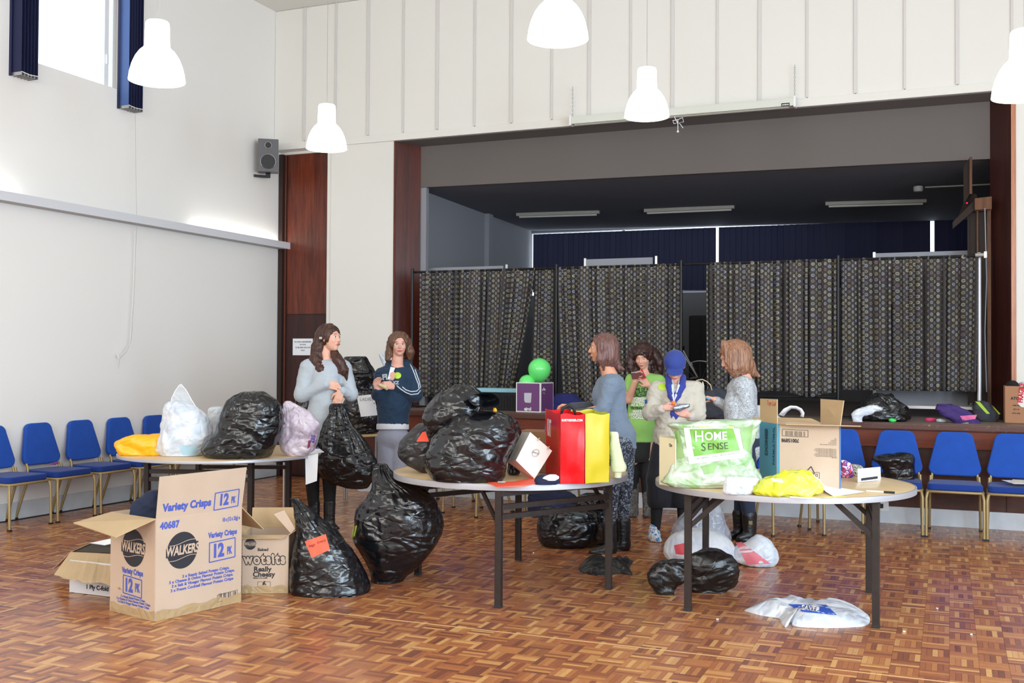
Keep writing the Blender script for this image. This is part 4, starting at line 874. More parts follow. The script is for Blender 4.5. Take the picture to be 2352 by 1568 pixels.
# bag and papers between the two standing women at the left, on a small table
ts = thing('side_table', 'small table with chrome legs behind the two women on the left', 'table', (-5.75, 9.35, 0))
A, B = F(726, 1174), F(868, 1160); d = (B-A); per = arr(-d[1], d[0], 0)/np.linalg.norm(d)*.62; per = per if per[1] > 0 else -per
ts.location = (A+B+per)/2*arr(1, 1, 0)
e1, e2 = d/np.linalg.norm(d)*.06, per/np.linalg.norm(per)*.05
obj('tabletop', MB().add([q+arr(0, 0, z) for z in (.745, .72) for q in (A-e1-e2, B+e1-e2, B+e1+per+e2, A-e1+per+e2)], [(0, 1, 2, 3), (7, 6, 5, 4), (0, 4, 5, 1), (1, 5, 6, 2), (2, 6, 7, 3), (3, 7, 4, 0)]), M['ply'], ts, world=True, bevel=.004)
for q in (A, B, B+per, A+per):
    for e in (0, 1): obj('leg', MB().tube([q-e1*.5*e, q-e1*.5*e+arr(0, 0, .72)], .012, 8), M['chrome'], ts, world=True)
ZT2 = dep((A+B+per)/2)
bb = bag('bin_bag', 'tall black bin bag on the small table between the two women on the left', 'bag', [(818, 798, 832), (822, 790, 842), (835, 788, 850), (850, 788, 860), (868, 788, 866), (890, 790, 867), (900, 796, 866), (915, 792, 872), (940, 786, 876), (965, 784, 878), (985, 790, 872)], 'black', base_z=.745, Z=ZT2, seed=93, depth=.75, amp=.018, freq=6)
decal(bb, 'paper_tag', M['paper'], quad=[(819, 909), (858, 905), (869, 953), (829, 957)], n=(6, 6))
decal(bb, 'handwriting', mat('pencil', hx(150, 150, 150), .7), text=[('LADIES', (842, 917), (1, -.05), 10, {})], off=.006)
bag('bin_bag', 'black bin bag behind the grey jumper of the woman on the left', 'bag', [(905, 688, 700), (912, 680, 712), (930, 678, 720), (950, 682, 722), (985, 692, 720)], 'black2', base_z=.745, Z=ZT2, seed=95, depth=.8, amp=.01)
bag('carrier_bag', 'wisp of a white carrier bag beside the woman in the navy hooded top', 'bag', [(810, 870, 874), (820, 872, 884), (835, 878, 894), (850, 882, 898), (870, 884, 900)], 'white', base_z=None, Z=ZT2+.1, seed=96, depth=.8, amp=.008, nt=24, ns=40)
# things lying on the stage
bag('bin_bag', 'heap of shiny black bags on the stage above the blue chairs', 'bag', [(905, 2014, 2040), (910, 2000, 2050), (920, 1984, 2062), (935, 1968, 2080), (950, 1956, 2090), (962, 1956, 2088), (970, 1985, 2050)], 'black', base_z=.95, seed=101, depth=.7, amp=.035, freq=8, zoff=.16)
bag('white_cloth', 'white cloth spilling from the black bags on the stage', 'cloth', [(930, 1998, 2016), (934, 1975, 2024), (942, 1962, 2024), (950, 1955, 2004), (958, 1957, 1984)], 'white', base_z=.955, Z=9.83, seed=102, depth=.4, amp=.02, freq=12, nt=40, ns=60)
bag('green_balloon_scrap', 'small deflated green balloon on the stage edge beside black bags', 'balloon', [(960, 2044, 2052), (963, 2041, 2058), (967, 2042, 2058), (970, 2046, 2052)], mat('green_rubber', hx(60, 214, 96), .3), base_z=.95, seed=1, amp=.002, nt=16, ns=24)
pj_ = mat('purple_cloth', hx(62, 40, 104), .8, bump=.4, bscale=25)
j = bag('purple_jacket', 'purple jacket with lime cuffs and pink lining lying on the stage edge', 'jacket', [(927, 2152, 2176), (932, 2148, 2200), (942, 2147, 2222), (955, 2162, 2240), (966, 2185, 2250), (978, 2200, 2252), (984, 2205, 2225)], pj_, base_z=.9, seed=103, depth=.5, amp=.032, freq=9)
decal(j, 'pink_lining', mat('pink_lining', hx(224, 110, 160), .7), quad=[(2205, 955), (2244, 952), (2240, 962), (2212, 966)], n=(6, 4))
decal(j, 'lime_cuff', mat('lime_cuff', hx(170, 200, 60), .7), quad=[(2206, 972), (2224, 970), (2226, 978), (2208, 982)], n=(5, 4))
bag('rucksack', 'charcoal rucksack with lime trim on the stage beside the purple jacket', 'bag', [(920, 2240, 2262), (925, 2238, 2272), (938, 2234, 2286), (955, 2240, 2294), (968, 2250, 2292)], 'dgrey', base_z=.95, seed=105, depth=.6, amp=.022, freq=9)
o = bpy.data.objects['rucksack']; decal(o, 'lime_trim', bpy.data.materials['lime_cuff'], quad=[(2240, 922), (2250, 922), (2274, 950), (2266, 950)], n=(3, 8)); decal(o, 'lime_trim', bpy.data.materials['lime_cuff'], quad=[(2277, 930), (2281, 932), (2298, 950), (2294, 952)], n=(2, 5))
bag('pink_scrap', 'small bright pink item on the stage left of the purple jacket', 'clothing', [(959, 2128, 2146), (962, 2125, 2150), (967, 2126, 2148)], mat('hot_pink', hx(232, 70, 130), .6), base_z=.95, seed=2, amp=.003, nt=14, ns=24)
bag('clear_wrapper', 'small clear wrapper on the stage between the pink item and purple jacket', 'wrapper', [(961, 2155, 2164), (964, 2150, 2172), (969, 2152, 2174)], 'white', base_z=.95, seed=2, amp=.004, nt=14, ns=24)
bag('navy_clothes', 'pile of navy blue clothes on the stage right of the purple box', 'clothes', [(902, 1285, 1310), (906, 1272, 1325), (914, 1265, 1332), (925, 1262, 1345), (938, 1264, 1350), (946, 1272, 1340)], mat('navy_blue_cloth', hx(34, 40, 104), .85, bump=.4, bscale=25), base_z=.95, seed=107, depth=.6, amp=.016)
bag('dark_clothes', 'dark charcoal jacket heaped on the stage behind the blue phone', 'clothes', [(890, 1630, 1650), (896, 1618, 1668), (910, 1608, 1680), (930, 1604, 1690), (950, 1606, 1690), (960, 1612, 1680)], 'dgrey', base_z=.95, seed=109, depth=.6, amp=.016)
wsb = bag('carrier_bag', 'white carrier bag on the stage left of the cardboard box flap', 'bag', [(930, 1738, 1752), (934, 1734, 1772), (944, 1732, 1785), (954, 1734, 1790), (962, 1740, 1800)], 'white', base_z=.95, seed=111, depth=.6, amp=.01, Z=9.6)
obj('handle', MB().add(sum([[PZ(x, y, 9.5), PZ(x2, y2, 9.52)] for x, y, x2, y2 in ((1788, 952, 1800, 956), (1800, 938, 1808, 945), (1815, 931, 1818, 938), (1830, 932, 1828, 939), (1842, 938, 1836, 943), (1848, 948, 1840, 950), (1846, 958, 1838, 956))], []), [(2*i, 2*i+1, 2*i+3, 2*i+2) for i in range(6)]), M['white'], wsb, world=True, smooth=True).modifiers.new('t', 'SOLIDIFY').thickness = .003
# balloons
gr = mat('green_balloon_rubber', hx(112, 244, 128), .25, coat=.3)
for cx_, cy_, r, lab, dz in ((1239, 850, 27, 'larger light green balloon above the purple box', 0), (1211, 881, 20, 'smaller light green balloon peeping out of the purple box', -.03)):
    Zb = dep(F(1213, 947, .95))+.13; rr_ = r/FPX*Zb; c = PZ(cx_, cy_, Zb)
    o = tag(obj('balloon', MB().lathe([(.001, -1.12*rr_), (.25*rr_, -1.0*rr_), (.6*rr_, -.8*rr_), (.9*rr_, -.4*rr_), (rr_, .05*rr_), (.93*rr_, .45*rr_), (.7*rr_, .78*rr_), (.38*rr_, .98*rr_), (.001, 1.05*rr_)], n=40), gr, loc=tuple(c), smooth=True), lab, 'balloon', 'green balloons')
    o.modifiers.new('sub', 'SUBSURF').levels = 1; o.modifiers['sub'].render_levels = 2
# ------------------------------------------------------------------ cardboard boxes
CB = mat('cardboard', hx(194, 170, 148), .75, bump=.04, bscale=60, var=.04, vscale=5)
CBI = mat('cardboard_inside', hx(190, 162, 124), .8, var=.05, vscale=5)
CBT = plastic('brown_tape', hx(176, 150, 112), .25, .3, 12.)
BLUE = mat('blue_ink', hx(72, 88, 176), .65); DK = mat('dark_ink', hx(38, 38, 46), .65)
def panel(name, pts, m, parent, th=.005):        # world points of a flat quad, given a small thickness
    P = [np.array(p, float) for p in pts]; n = np.cross(P[1]-P[0], P[-1]-P[0]); n /= np.linalg.norm(n); k = len(P)
    return obj(name, MB().add([p+n*th/2 for p in P]+[p-n*th/2 for p in P], [tuple(range(k)), tuple(range(k, 2*k))[::-1]]+[(i, k+i, k+(i+1) % k, (i+1) % k) for i in range(k)]), m, parent, world=True)
class Plane:                                     # frame of a printed face: pixel -> point on the face
    def __init__(s, o, u, off=.004, v=(0, 0, 1)):
        s.o = np.array(o, float); s.u = np.array(u, float)/np.linalg.norm(u); s.v = np.array(v, float)/np.linalg.norm(v)
        s.n = np.cross(s.u, s.v); s.n /= np.linalg.norm(s.n)
        if s.n @ (EYE-s.o) < 0: s.n = -s.n
        s.o = s.o+s.n*off
    def __call__(s, px, py):
        d = ray(px, py); return EYE+d*(((s.o-EYE) @ s.n)/(d @ s.n))
def carton(name, label, near, r, l, z0, z1, m=CB, group=None, mi=None, panels=(1, 1, 1, 1)):
    n_, r_p, l_p = (arr(p[0], p[1], 0) for p in (near, r, l)); b_p = r_p+l_p-n_
    t = thing(name, label, 'box', tuple((n_+b_p)/2+arr(0, 0, z0)), group=group)
    up0, up1 = arr(0, 0, z0+.003), arr(0, 0, z1)
    c = [n_, r_p, b_p, l_p]
    for i in range(4):
        if panels[i]: panel('side_panel', [c[i]+up0, c[(i+1) % 4]+up0, c[(i+1) % 4]+up1, c[i]+up1], m, t)
    panel('bottom', [q+arr(0, 0, z0+.006) for q in c], m, t)
    return t, c
# the big crisps box
nr, rr2, ll = F(355.5, 1427.7), F(552.8, 1382), F(253, 1402)
t, c = carton('cardboard_box', 'large cardboard crisps box with blue print on the floor in front of the left table', nr, rr2, ll, 0, .59)
zt1 = .59
A, B, Bk, Lf = [q+arr(0, 0, zt1) for q in c]
ou = (B-A)/np.linalg.norm(B-A); ol = (Lf-A)/np.linalg.norm(Lf-A)
tilt = arr(0, 0, .245)+(-ol)*.03
f1 = panel('top_flap', [A, B, B+tilt*1.02+ou*.01, A+tilt], CB, t)
panel('top_flap', [A, Lf, Lf+(-ou)*.25+arr(0, 0, -.035), A+(-ou)*.25+arr(0, 0, -.075)+ol*.02], CBI, t)
panel('top_flap', [B, Bk, Bk+ou*.20+arr(0, 0, -.15), B+ou*.18+arr(0, 0, -.16)], CBI, t)
panel('top_flap', [Lf, Bk, Bk+ol*.20+arr(0, 0, -.12), Lf+ol*.20+arr(0, 0, -.12)], CBI, t)
fr_, fl_ = Plane(nr, rr2-nr), Plane(nr, nr-ll)
up = arr(0, 0, 1)
def box_print(pl, items, m, parent, name='print'):
    mb = MB(); s = FPX/dep(pl.o)
    for st_, px, py, size, kw in items: print_on(mb, st_, pl(px, py), pl.u, pl.v, size/s, **kw)
    return tag(obj(name, mb, m, parent, world=True), kind='stuff' if len(items) > 99 else None)
def frame_rect(pl, px0, px1, dyl, h, w_, parent, m=BLUE):   # outlined rectangle between two px columns (py at left/right of the centre line)
    a, b = pl(px0, dyl[0]), pl(px1, dyl[1]); ht = h/FPX*dep(pl.o)/2; mb = MB(); v = pl.v
    for p, q in ((a+v*ht, b+v*ht), (a-v*ht, b-v*ht)): mb.bar(p, q, w_*.3, w_)
    for p in (a, b): mb.bar(p-v*ht, p+v*ht, w_*.3, w_, up=pl.u)
    return obj('printed_frame', mb, m, parent, world=True)
K = dict(bold=.012, sx=.62)
box_print(fr_, [('40687', 390, 1206, 22, dict(bold=.025, sx=.92, space=1.05))], BLUE, t, 'number_print')
box_print(fr_, [('Variety Crisps', 512, 1225, 18, dict(bold=.026, sx=.80, space=1.04))], BLUE, t)
box_print(fr_, [('12', 501, 1265, 44, dict(bold=.05, sx=.82))], BLUE, t, 'number_print')
box_print(fr_, [('PK', 527, 1264, 25, dict(bold=.026, sx=.5))], BLUE, t)
frame_rect(fr_, 481, 540, (1269, 1256), 47, .006, t)
box_print(fr_, [('18 x (12 x 25g) e', 531, 1191, 13, dict(bold=.02, sx=.6))], BLUE, t)
for s_, x, y in (('3 x Ready Salted Potato Crisps.', 474, 1312), ('3 x Cheese & Onion Flavour Potato Crisps.', 466, 1322), ('3 x Salt & Vinegar Flavour Potato Crisps.', 467, 1331), ('3 x Prawn Cocktail Flavour Potato Crisps', 466, 1341)):
    box_print(fr_, [(s_, x, y+1, 9.4, dict(bold=.022, sx=1.12, space=1.03))], BLUE, t)
def roundel(pl, cx_, cy_, R, parent, txt, size, wx=.62, kx=1.):
    ctr = pl(cx_, cy_); s = FPX/dep(pl.o); R = R/s; mb = MB()
    pts = []
    for i in range(48):
        a = 2*PI*i/48; x, y = R*math.cos(a), R*math.sin(a); pts.append(ctr+pl.u*x*kx+pl.v*y)
    mb.add([ctr]+pts, [(0, i+1, (i+1) % 48+1) for i in range(48)])
    o = obj('roundel', mb, DK, parent, world=True)
    b2 = MB()
    for sg_ in (1, -1):
        line = [ctr+pl.n*.001+pl.u*kx*R*x+pl.v*R*(sg_*.42+.1*math.sin(x*2.6)) for x in np.linspace(-.86, .9, 14)]
        for p, q in zip(line[:-1], line[1:]): b2.bar(p, q, .0004, R*.03)
    obj('swoosh', b2, CB, o, world=True)
    mb = MB(); print_on(mb, txt, ctr+pl.n*.0015, pl.u, pl.v+pl.u*0, size/s, bold=.018, sx=wx*kx, shear=.15)
    # dark plate behind the name, as wide as the roundel
    w_ = R*1.06*kx; pb = MB().add([ctr+pl.n*.0006+pl.u*x*w_+pl.v*y*R for x, y in ((-1, -.30), (1, -.12), (1, .38), (-1, .20))], [(0, 1, 2, 3)])
    obj('name_band', pb, DK, o, world=True); obj('lettering', mb, CB, o, world=True)
roundel(fr_, 419, 1263, 43, t, 'WALKERS', 30, .70)
bc = MB(); 
for k in range(15):
    if k % 4 != 3: bc.bar(fr_(503+k*2.7, 1377-k*.45), fr_(503+k*2.7, 1363-k*.45), .0004, .0022+.0016*(k % 3), up=fr_.u)
tag(obj('barcode', bc, DK, t, world=True), kind='stuff')
frame_rect(fr_, 499, 545, (1375, 1362), 17, .002, t, DK)
roundel(fl_, 306, 1258, 44, t, 'WALKERS', 33)
box_print(fl_, [('Variety Crisps', 304, 1313, 18, dict(bold=.025, sx=.8))], BLUE, t)
box_print(fl_, [('12', 295, 1345, 42, dict(bold=.05, sx=.8))], BLUE, t, 'number_print'); box_print(fl_, [('PK', 315, 1351, 27, dict(bold=.03, sx=.55))], BLUE, t)
frame_rect(fl_, 283, 325, (1340, 1353), 42, .006, t)
for s_, x, y in (('3 x Ready Salted Potato Crisps.', 305, 1374), ('3 x Cheese & Onion Flavour Potato Crisps.', 306, 1381), ('3 x Salt & Vinegar Flavour Potato Crisps.', 306, 1388)): box_print(fl_, [(s_, x, y, 7.6, dict(bold=.02, sx=1.)) ], BLUE, t)
ff = Plane(A, B-A, v=tilt)
box_print(ff, [('Variety Crisps', 431, 1160, 25, dict(bold=.026, sx=.92, space=1.03))], BLUE, t); box_print(ff, [('12', 514, 1148, 38, dict(bold=.05, sx=.8))], BLUE, t, 'number_print'); box_print(ff, [('PK', 536, 1148, 22, dict(bold=.026, sx=.5))], BLUE, t)
frame_rect(ff, 493, 548, (1152, 1142), 42, .006, t)
# tape along the bottom edges
for p, q, pl in ((c[0], c[1], fr_), (c[3], c[0], fl_)):
    n = 12; V = []
    for i in range(n+1):
        b0 = p+(q-p)*i/n; V += [b0+pl.n*.004+arr(0, 0, .001), b0+pl.n*.0045+arr(0, 0, .055+.008*math.sin(i*1.7))]
    obj('packing_tape', MB().add(V, [(2*i, 2*i+2, 2*i+3, 2*i+1) for i in range(n)]), CBT, t, world=True, smooth=True)
cl = bag('navy_jacket', 'dark navy quilted jacket bulging out of the large crisps box', 'jacket', [(1125, 345, 366), (1132, 330, 372), (1145, 312, 376), (1160, 300, 378), (1178, 294, 378), (1200, 292, 380)], mat('navy_quilt', hx(26, 38, 66), .8, bump=.4, bscale=14), base_z=None, Z=dep(A)+.42, seed=121, depth=.8, amp=.012, freq=8)
# the snack box beside it
nr, rr2 = F(556, 1363), F(661, 1362); d = rr2-nr; per = arr(-d[1], d[0], 0)/np.linalg.norm(d)*.33
if per[1] < 0: per = -per
t, c = carton('cardboard_box', 'small cardboard snack box standing right of the large crisps box', nr, rr2, nr+per, 0, .375)
A, B, Bk, Lf = [q+arr(0, 0, .375) for q in c]; fw2 = (A-Lf)/np.linalg.norm(A-Lf); ou = (B-A)/np.linalg.norm(B-A)
panel('top_flap', [A, B, B+fw2*.05+arr(0, 0, -.012)-ou*.03, A+fw2*.05+arr(0, 0, -.012)], CBI, t)
panel('top_flap', [Lf, Bk, Bk-fw2*.03+arr(0, 0, .13)+ou*.01, Lf-fw2*.03+arr(0, 0, .13)], CBI, t)
panel('top_flap', [B, Bk, Bk+ou*.10+arr(0, 0, .10), B+ou*.12+arr(0, 0, .08)], CBI, t)
panel('top_flap', [A, Lf, Lf-ou*.1+arr(0, 0, .04), A-ou*.1+arr(0, 0, .02)], CBI, t)
pw = Plane(nr, d)
s_ = FPX/dep(nr)
def outlined(pl, txt, px, py, size, parent, **kw):
    mb = MB(); print_on(mb, txt, pl(px, py), pl.u, pl.v, size/s_, bold=.1, **kw); o = obj('lettering_outline', mb, DK, parent, world=True)
    mb = MB(); print_on(mb, txt, pl(px, py)+pl.n*.001, pl.u, pl.v, size/s_, bold=.02, **kw); obj('lettering', mb, CB, o, world=True)
outlined(pw, 'wotsits', 608, 1284, 33, t, sx=.82, space=1.18, shear=-.08)
for tx, x, y, sz in (('Baked', 604, 1262, 9.5), ('Really', 603, 1307, 16), ('Cheesy', 606, 1319, 16), ('Baked corn puffs', 598, 1327, 4.5)): box_print(pw, [(tx, x, y, sz, dict(bold=.016, sx=1.05))], DK, t)
box_print(pw, [('6', 607, 1341, 17, dict(bold=.02))], DK, t, 'number_print'); frame_rect(pw, 592, 621, (1342, 1342), 13, .002, t, DK)
roundel(pw, 575, 1249, 13, t, 'WALKERS', 10)
n = 8; V = []
for i in range(n+1): b0 = c[0]+(c[1]-c[0])*i/n; V += [b0+pw.n*.004+arr(0, 0, .001), b0+pw.n*.0045+arr(0, 0, .05+.01*math.sin(i*2.1))]
obj('packing_tape', MB().add(V, [(2*i, 2*i+2, 2*i+3, 2*i+1) for i in range(n)]), CBT, t, world=True, smooth=True)
pr = panel('printed_flap_face', [PZ(x, y, dep(B)-.01) for x, y in ((629, 1180), (653, 1171), (678, 1213), (668, 1224))], CB, t)
# the low paper-towel box behind
nr, rr2 = F(160, 1360), F(262, 1372); d = rr2-nr; per = arr(-d[1], d[0], 0)/np.linalg.norm(d)*.34
per = per if per[1] > 0 else -per
WB = mat('white_board', hx(206, 206, 210), .6)
t, c = carton('cardboard_box', 'low white-sided cardboard box with torn flap behind the large crisps box', nr, nr+d*1.6, nr+per, 0, .21, m=WB)
A, B, Bk, Lf = [q+arr(0, 0, .21) for q in c]; fw2 = (A-Lf)/np.linalg.norm(A-Lf); ou = (B-A)/np.linalg.norm(B-A)
zf = .235
tl, tr_ = F(162, 1267, zf), F(262, 1272, zf)
mb = MB(); n = 14; top_ = [tl+(tr_-tl)*1.2*i/n for i in range(n+1)]; bot_ = [F(124+(248-124)*1.2*i/n, 1319+(1345-1318)*1.1*(i/n)+5*rnd.uniform(-1, 1)*(i > 0), zf-.085) for i in range(n+1)]
mb.add(top_+bot_, [(i, i+1, n+2+i, n+1+i) for i in range(n)])
obj('torn_flap', mb, CBI, t, world=True).modifiers.new('t', 'SOLIDIFY').thickness = .005
panel('top_flap', [F(162, 1267, zf), F(208, 1247, zf), F(150, 1290, .08), F(121, 1307, .06)], CB, t)
panel('rear_flap', [F(206, 1247, zf+.02), F(262, 1235, zf+.04), F(262, 1247, zf+.02), F(240, 1252, zf)], M['paper'], t)
panel('inside_shade', [F(166, 1266, zf-.01), F(208, 1248, zf-.01), F(262, 1240, zf-.01), F(262, 1270, zf-.01)], mat('painted_inside_shade', hx(60, 52, 42), .8), t)  # flat dark sheet across the opening: shade inside the box, painted as colour
pw = Plane(nr, d); s_ = FPX/dep(nr); box_print(pw, [('1 Ply C-fold', 223, 1350, 14, dict(bold=.02))], DK, t)
# big box on the right table
zt1 = 1.138; nr, rr2, ll = F(1785.5, 973, zt1), F(1930.5, 977, zt1), F(1746.5, 967.5, zt1); d = rr2-nr
TEAL = mat('teal_print', hx(72, 146, 176), .5); CBD = mat('cardboard_shaded', hx(196, 164, 126), .8)
t, c = carton('cardboard_box', 'large open cardboard box with a blue side standing upside down on the right table', nr, rr2, ll, T_, zt1)
A, B, Bk, Lf = [arr(q[0], q[1], zt1) for q in c]; fw2 = (A-Lf)/np.linalg.norm(A-Lf); ou = (B-A)/np.linalg.norm(B-A)
panel('teal_side', [q-ou*.004 for q in (arr(*c[3][:2], T_+.004), arr(*c[0][:2], T_+.004), A-arr(0, 0, .0), Lf)], TEAL, t, th=.001)
panel('edge_stripe', [arr(*c[0][:2], T_+.004)+fw2*.004, arr(*(c[0]+ou*.012)[:2], T_+.004)+fw2*.004, A+ou*.012+fw2*.004, A+fw2*.004], TEAL, t, th=.001)
panel('edge_stripe', [arr(*(c[1]-ou*.008)[:2], T_+.004)+fw2*.004, arr(*c[1][:2], T_+.004)+fw2*.004, B+fw2*.004, B-ou*.008+fw2*.004], mat('blue_stripe', hx(70, 110, 170), .5), t, th=.001)
panel('top_flap', [A, Lf, Lf+arr(0, 0, .145), A+arr(0, 0, .15)], CBI, t)
panel('top_flap', [Bk, B, B+ou*.02+arr(0, 0, .15), Bk+arr(0, 0, .15)], CBI, t)
panel('top_flap', [A, B, B+ou*.06+fw2*.12+arr(0, 0, .005), A+fw2*.12+arr(0, 0, .004)], CBI, t)
panel('top_flap', [Lf, Bk, Bk-fw2*.13+arr(0, 0, .02), Lf-fw2*.13+arr(0, 0, .02)], CBI, t)
pf = Plane(A, d); s_ = FPX/dep(A)
class Flip:                                       # upside-down print
    def __init__(s, pl): s.o, s.n, s.u, s.v, s.p = pl.o, pl.n, -pl.u, -pl.v, pl
    def __call__(s, a, b): return s.p(a, b)
pu = Flip(pf)
box_print(pu, [('70015898', 1815, 1011, 11.5, dict(bold=.02, sx=.85))], DK, t, 'number_print')
frame_rect(pf, 1797, 1856, (993, 996), 15, .0022, t, DK)
bc = MB()
for k in range(22):
    if k % 5 != 4: bc.bar(pf(1804+k*2.1, 989+k*.1), pf(1804+k*2.1, 1000+k*.1), .0004, .0012+.0012*(k % 2), up=pf.u)
tag(obj('barcode', bc, DK, t, world=True), kind='stuff')
for k, wd_2 in enumerate((52, 54, 50, 46, 52, 54, 50, 12)): box_print(pu, [('lorem detergent refill notice text block here and'[:int(wd_2*.9)], 1922-wd_2/2, 1031+k*2.9, 3.4, dict(sx=.75))], DK, t, 'small_print')
for k, wd_2 in enumerate((6, 14, 16, 20, 40)): box_print(pu, [('keep this way up away from damp'[:int(wd_2*.8)], 1922-wd_2/2, 1008+k*3.3, 3.4, dict(sx=.75))], DK, t, 'small_print')
outlined(pu, 'DOM', 1862, 1090, 16, t, sx=1.)
mb = MB()
for p, q in (((1847, 1088), (1863, 1071)), ((1863, 1071), (1871, 1087))): mb.bar(pf(*p), pf(*q), .0005, .005, up=(0, 0, 1))
obj('roof_logo', mb, DK, t, world=True)
ps = Plane(c[0], c[3]-c[0], off=.006)
def vprint(pl, txt, px, py, size, m, parent, flip=1, **kw):
    mb = MB(); print_on(mb, txt, pl(px, py), pl.v*flip, -pl.u*flip, size/(FPX/dep(pl.o)), **kw); return obj('side_print', mb, m, parent, world=True)
TL_ = mat('teal_dark_print', hx(28, 74, 104), .5)
usgn = 1 if (ps.u @ RT) > 0 else -1
ps.u = ps.u*usgn
vprint(ps, 'PARMULTIMAL', 1777, 1024, 15, TL_, t, bold=.01, sx=.9)
vprint(ps, 'DOMES', 1760, 1015, 19, TL_, t, bold=.04, sx=1.)
mb = MB(); print_on(mb, 'Toys Lad', Plane(A, Lf-A, off=.004)(1771, 926), ps.u, (0, 0, 1), .045, sx=.8, shear=.2); obj('red_handwriting', mb, mat('red_pen', hx(206, 70, 60), .6), t, world=True)
# purple box on the stage
PUR = mat('purple_card', hx(112, 66, 120), .5)
nr, rr2, ll = F(1185.5, 946, .95), F(1241.5, 948, .95), F(1257, 943, .95)
t = thing('purple_box', 'purple gift box with white edges on the stage under the green balloons', 'box', tuple((nr+rr2)/2))
zt2 = 1.275; d2 = arr(-(rr2-nr)[1], (rr2-nr)[0], 0); d2 = d2/np.linalg.norm(d2)*.28; d2 = d2 if d2[1] > 0 else -d2
c = [nr, rr2, rr2+d2, nr+d2]
for i in range(4):
    a, b = c[i]*arr(1, 1, 0), c[(i+1) % 4]*arr(1, 1, 0)
    panel('side_panel', [a+arr(0, 0, .953), b+arr(0, 0, .953), b+arr(0, 0, zt2), a+arr(0, 0, zt2)], M['white'], t)
    nn = np.cross(b-a, (0, 0, 1)); nn /= np.linalg.norm(nn); u = (b-a)/np.linalg.norm(b-a); w_ = .012
    panel('purple_face', [a+nn*.004+u*w_+arr(0, 0, .965), b+nn*.004-u*w_+arr(0, 0, .965), b+nn*.004-u*w_+arr(0, 0, zt2-.01), a+nn*.004+u*w_+arr(0, 0, zt2-.01)], PUR, t, th=.001)
pp_ = Plane(nr, rr2-nr, off=.006); s_ = FPX/dep(nr)
box_print(pp_, [('ejrol', 1212, 939, 10, dict(bold=.03))], M['white'], t, 'lettering')
panel('white_sticker', [pp_(x, y) for x, y in ((1204, 902), (1221, 902), (1220, 919), (1219, 925), (1206, 924), (1204, 919))], mat('sticker', hx(200, 200, 212), .5), t, th=.0006)
pq_ = Plane(rr2, d2, off=.006); 
mb = MB(); print_on(mb, '*', pq_(1249, 905), d2/np.linalg.norm(d2), (0, 0, 1), .16, bold=.02); obj('side_mark', mb, M['white'], t, world=True)
# fragile box at the right edge
nr, rr2 = F(2309, 971, .95), F(2400, 975, .95); per = arr(0, .32, 0)
t, c = carton('cardboard_box', 'brown cardboard box with a red-lettered label on the stage at the right edge', nr, rr2, nr+per, .95, 1.30, m=mat('brown_card', hx(176, 128, 96), .75))
pf2 = Plane(nr, rr2-nr); 
panel('fragile_label', [pf2(x, y) for x, y in ((2343, 895), (2360, 893), (2361, 937), (2345, 934), (2338, 926))], MPD['lab_w'], t, th=.001)
mb = MB(); print_on(mb, 'FRAGILE', pf2(2346, 902)+pf2.n*.002, arr(0, 0, 1)+pf2.u*.1, -pf2.u, .062, bold=.03, sx=.8); obj('red_lettering', mb, mat('fragile_red', hx(206, 40, 60), .5), t, world=True)
for s2, x, y, sz in (('ATC', 2331, 915, 9), ('ITEM NO', 2334, 931, 4), ('QTY 12', 2334, 940, 4), ('N.W. KGS', 2334, 949, 4)): box_print(pf2, [(s2, x, y, sz, dict(bold=.02))], DK, t)
bag('black_white_cloth', 'black and white striped garment spilling from the fragile box', 'clothing', [(873, 2322, 2332), (878, 2314, 2338), (886, 2310, 2342), (893, 2311, 2344)], 'blackc', base_z=None, Z=dep(nr)+.15, seed=131, depth=.8, amp=.01, nt=24, ns=40)
bag('carrier_bag', 'white bag on top of the fragile box at the right edge', 'bag', [(876, 2346, 2362), (884, 2338, 2370), (893, 2338, 2375)], 'white', base_z=None, Z=dep(nr)+.14, seed=132, depth=.8, amp=.006, nt=24, ns=40)
# cream box and brown boxes on the tables
nr, rr2 = F(1515, 1113, T_), F(1552, 1120, T_); zt3 = float(PY(1515, 1004, nr[1])[2])
t, c = carton('cream_box', 'tall cream box behind the left end of the green bag on the right table', nr, nr+(rr2-nr)*1.0, nr+arr(-.05, .2, 0), T_, zt3, m=mat('cream_card', hx(226, 218, 186), .6))
panel('lid', [arr(q[0], q[1], zt3) for q in c], bpy.data.materials['cream_card'], t)
box_print(Plane(nr, rr2-nr), [('Qu', 1540, 1022, 9, dict(bold=.02))], DK, t)
nr, rr2 = F(1188, 1084, T_), F(1256, 1087, T_); zt3 = float(PY(1188, 991, nr[1])[2])
t, c = carton('cardboard_box', 'brown cardboard box behind the white gift bag on the middle table', nr, rr2, nr+arr(-.03, .25, 0), T_, zt3, m=mat('brown_box', hx(150, 112, 82), .8))
panel('lid', [arr(q[0], q[1], zt3) for q in c], bpy.data.materials['brown_box'], t)
for k in range(6): box_print(Plane(nr, rr2-nr), [('Importer and distributor', 1192, 997+k*4, 4, dict(align='LEFT', sx=.45))], MPD['lab_w'], t, 'small_print')
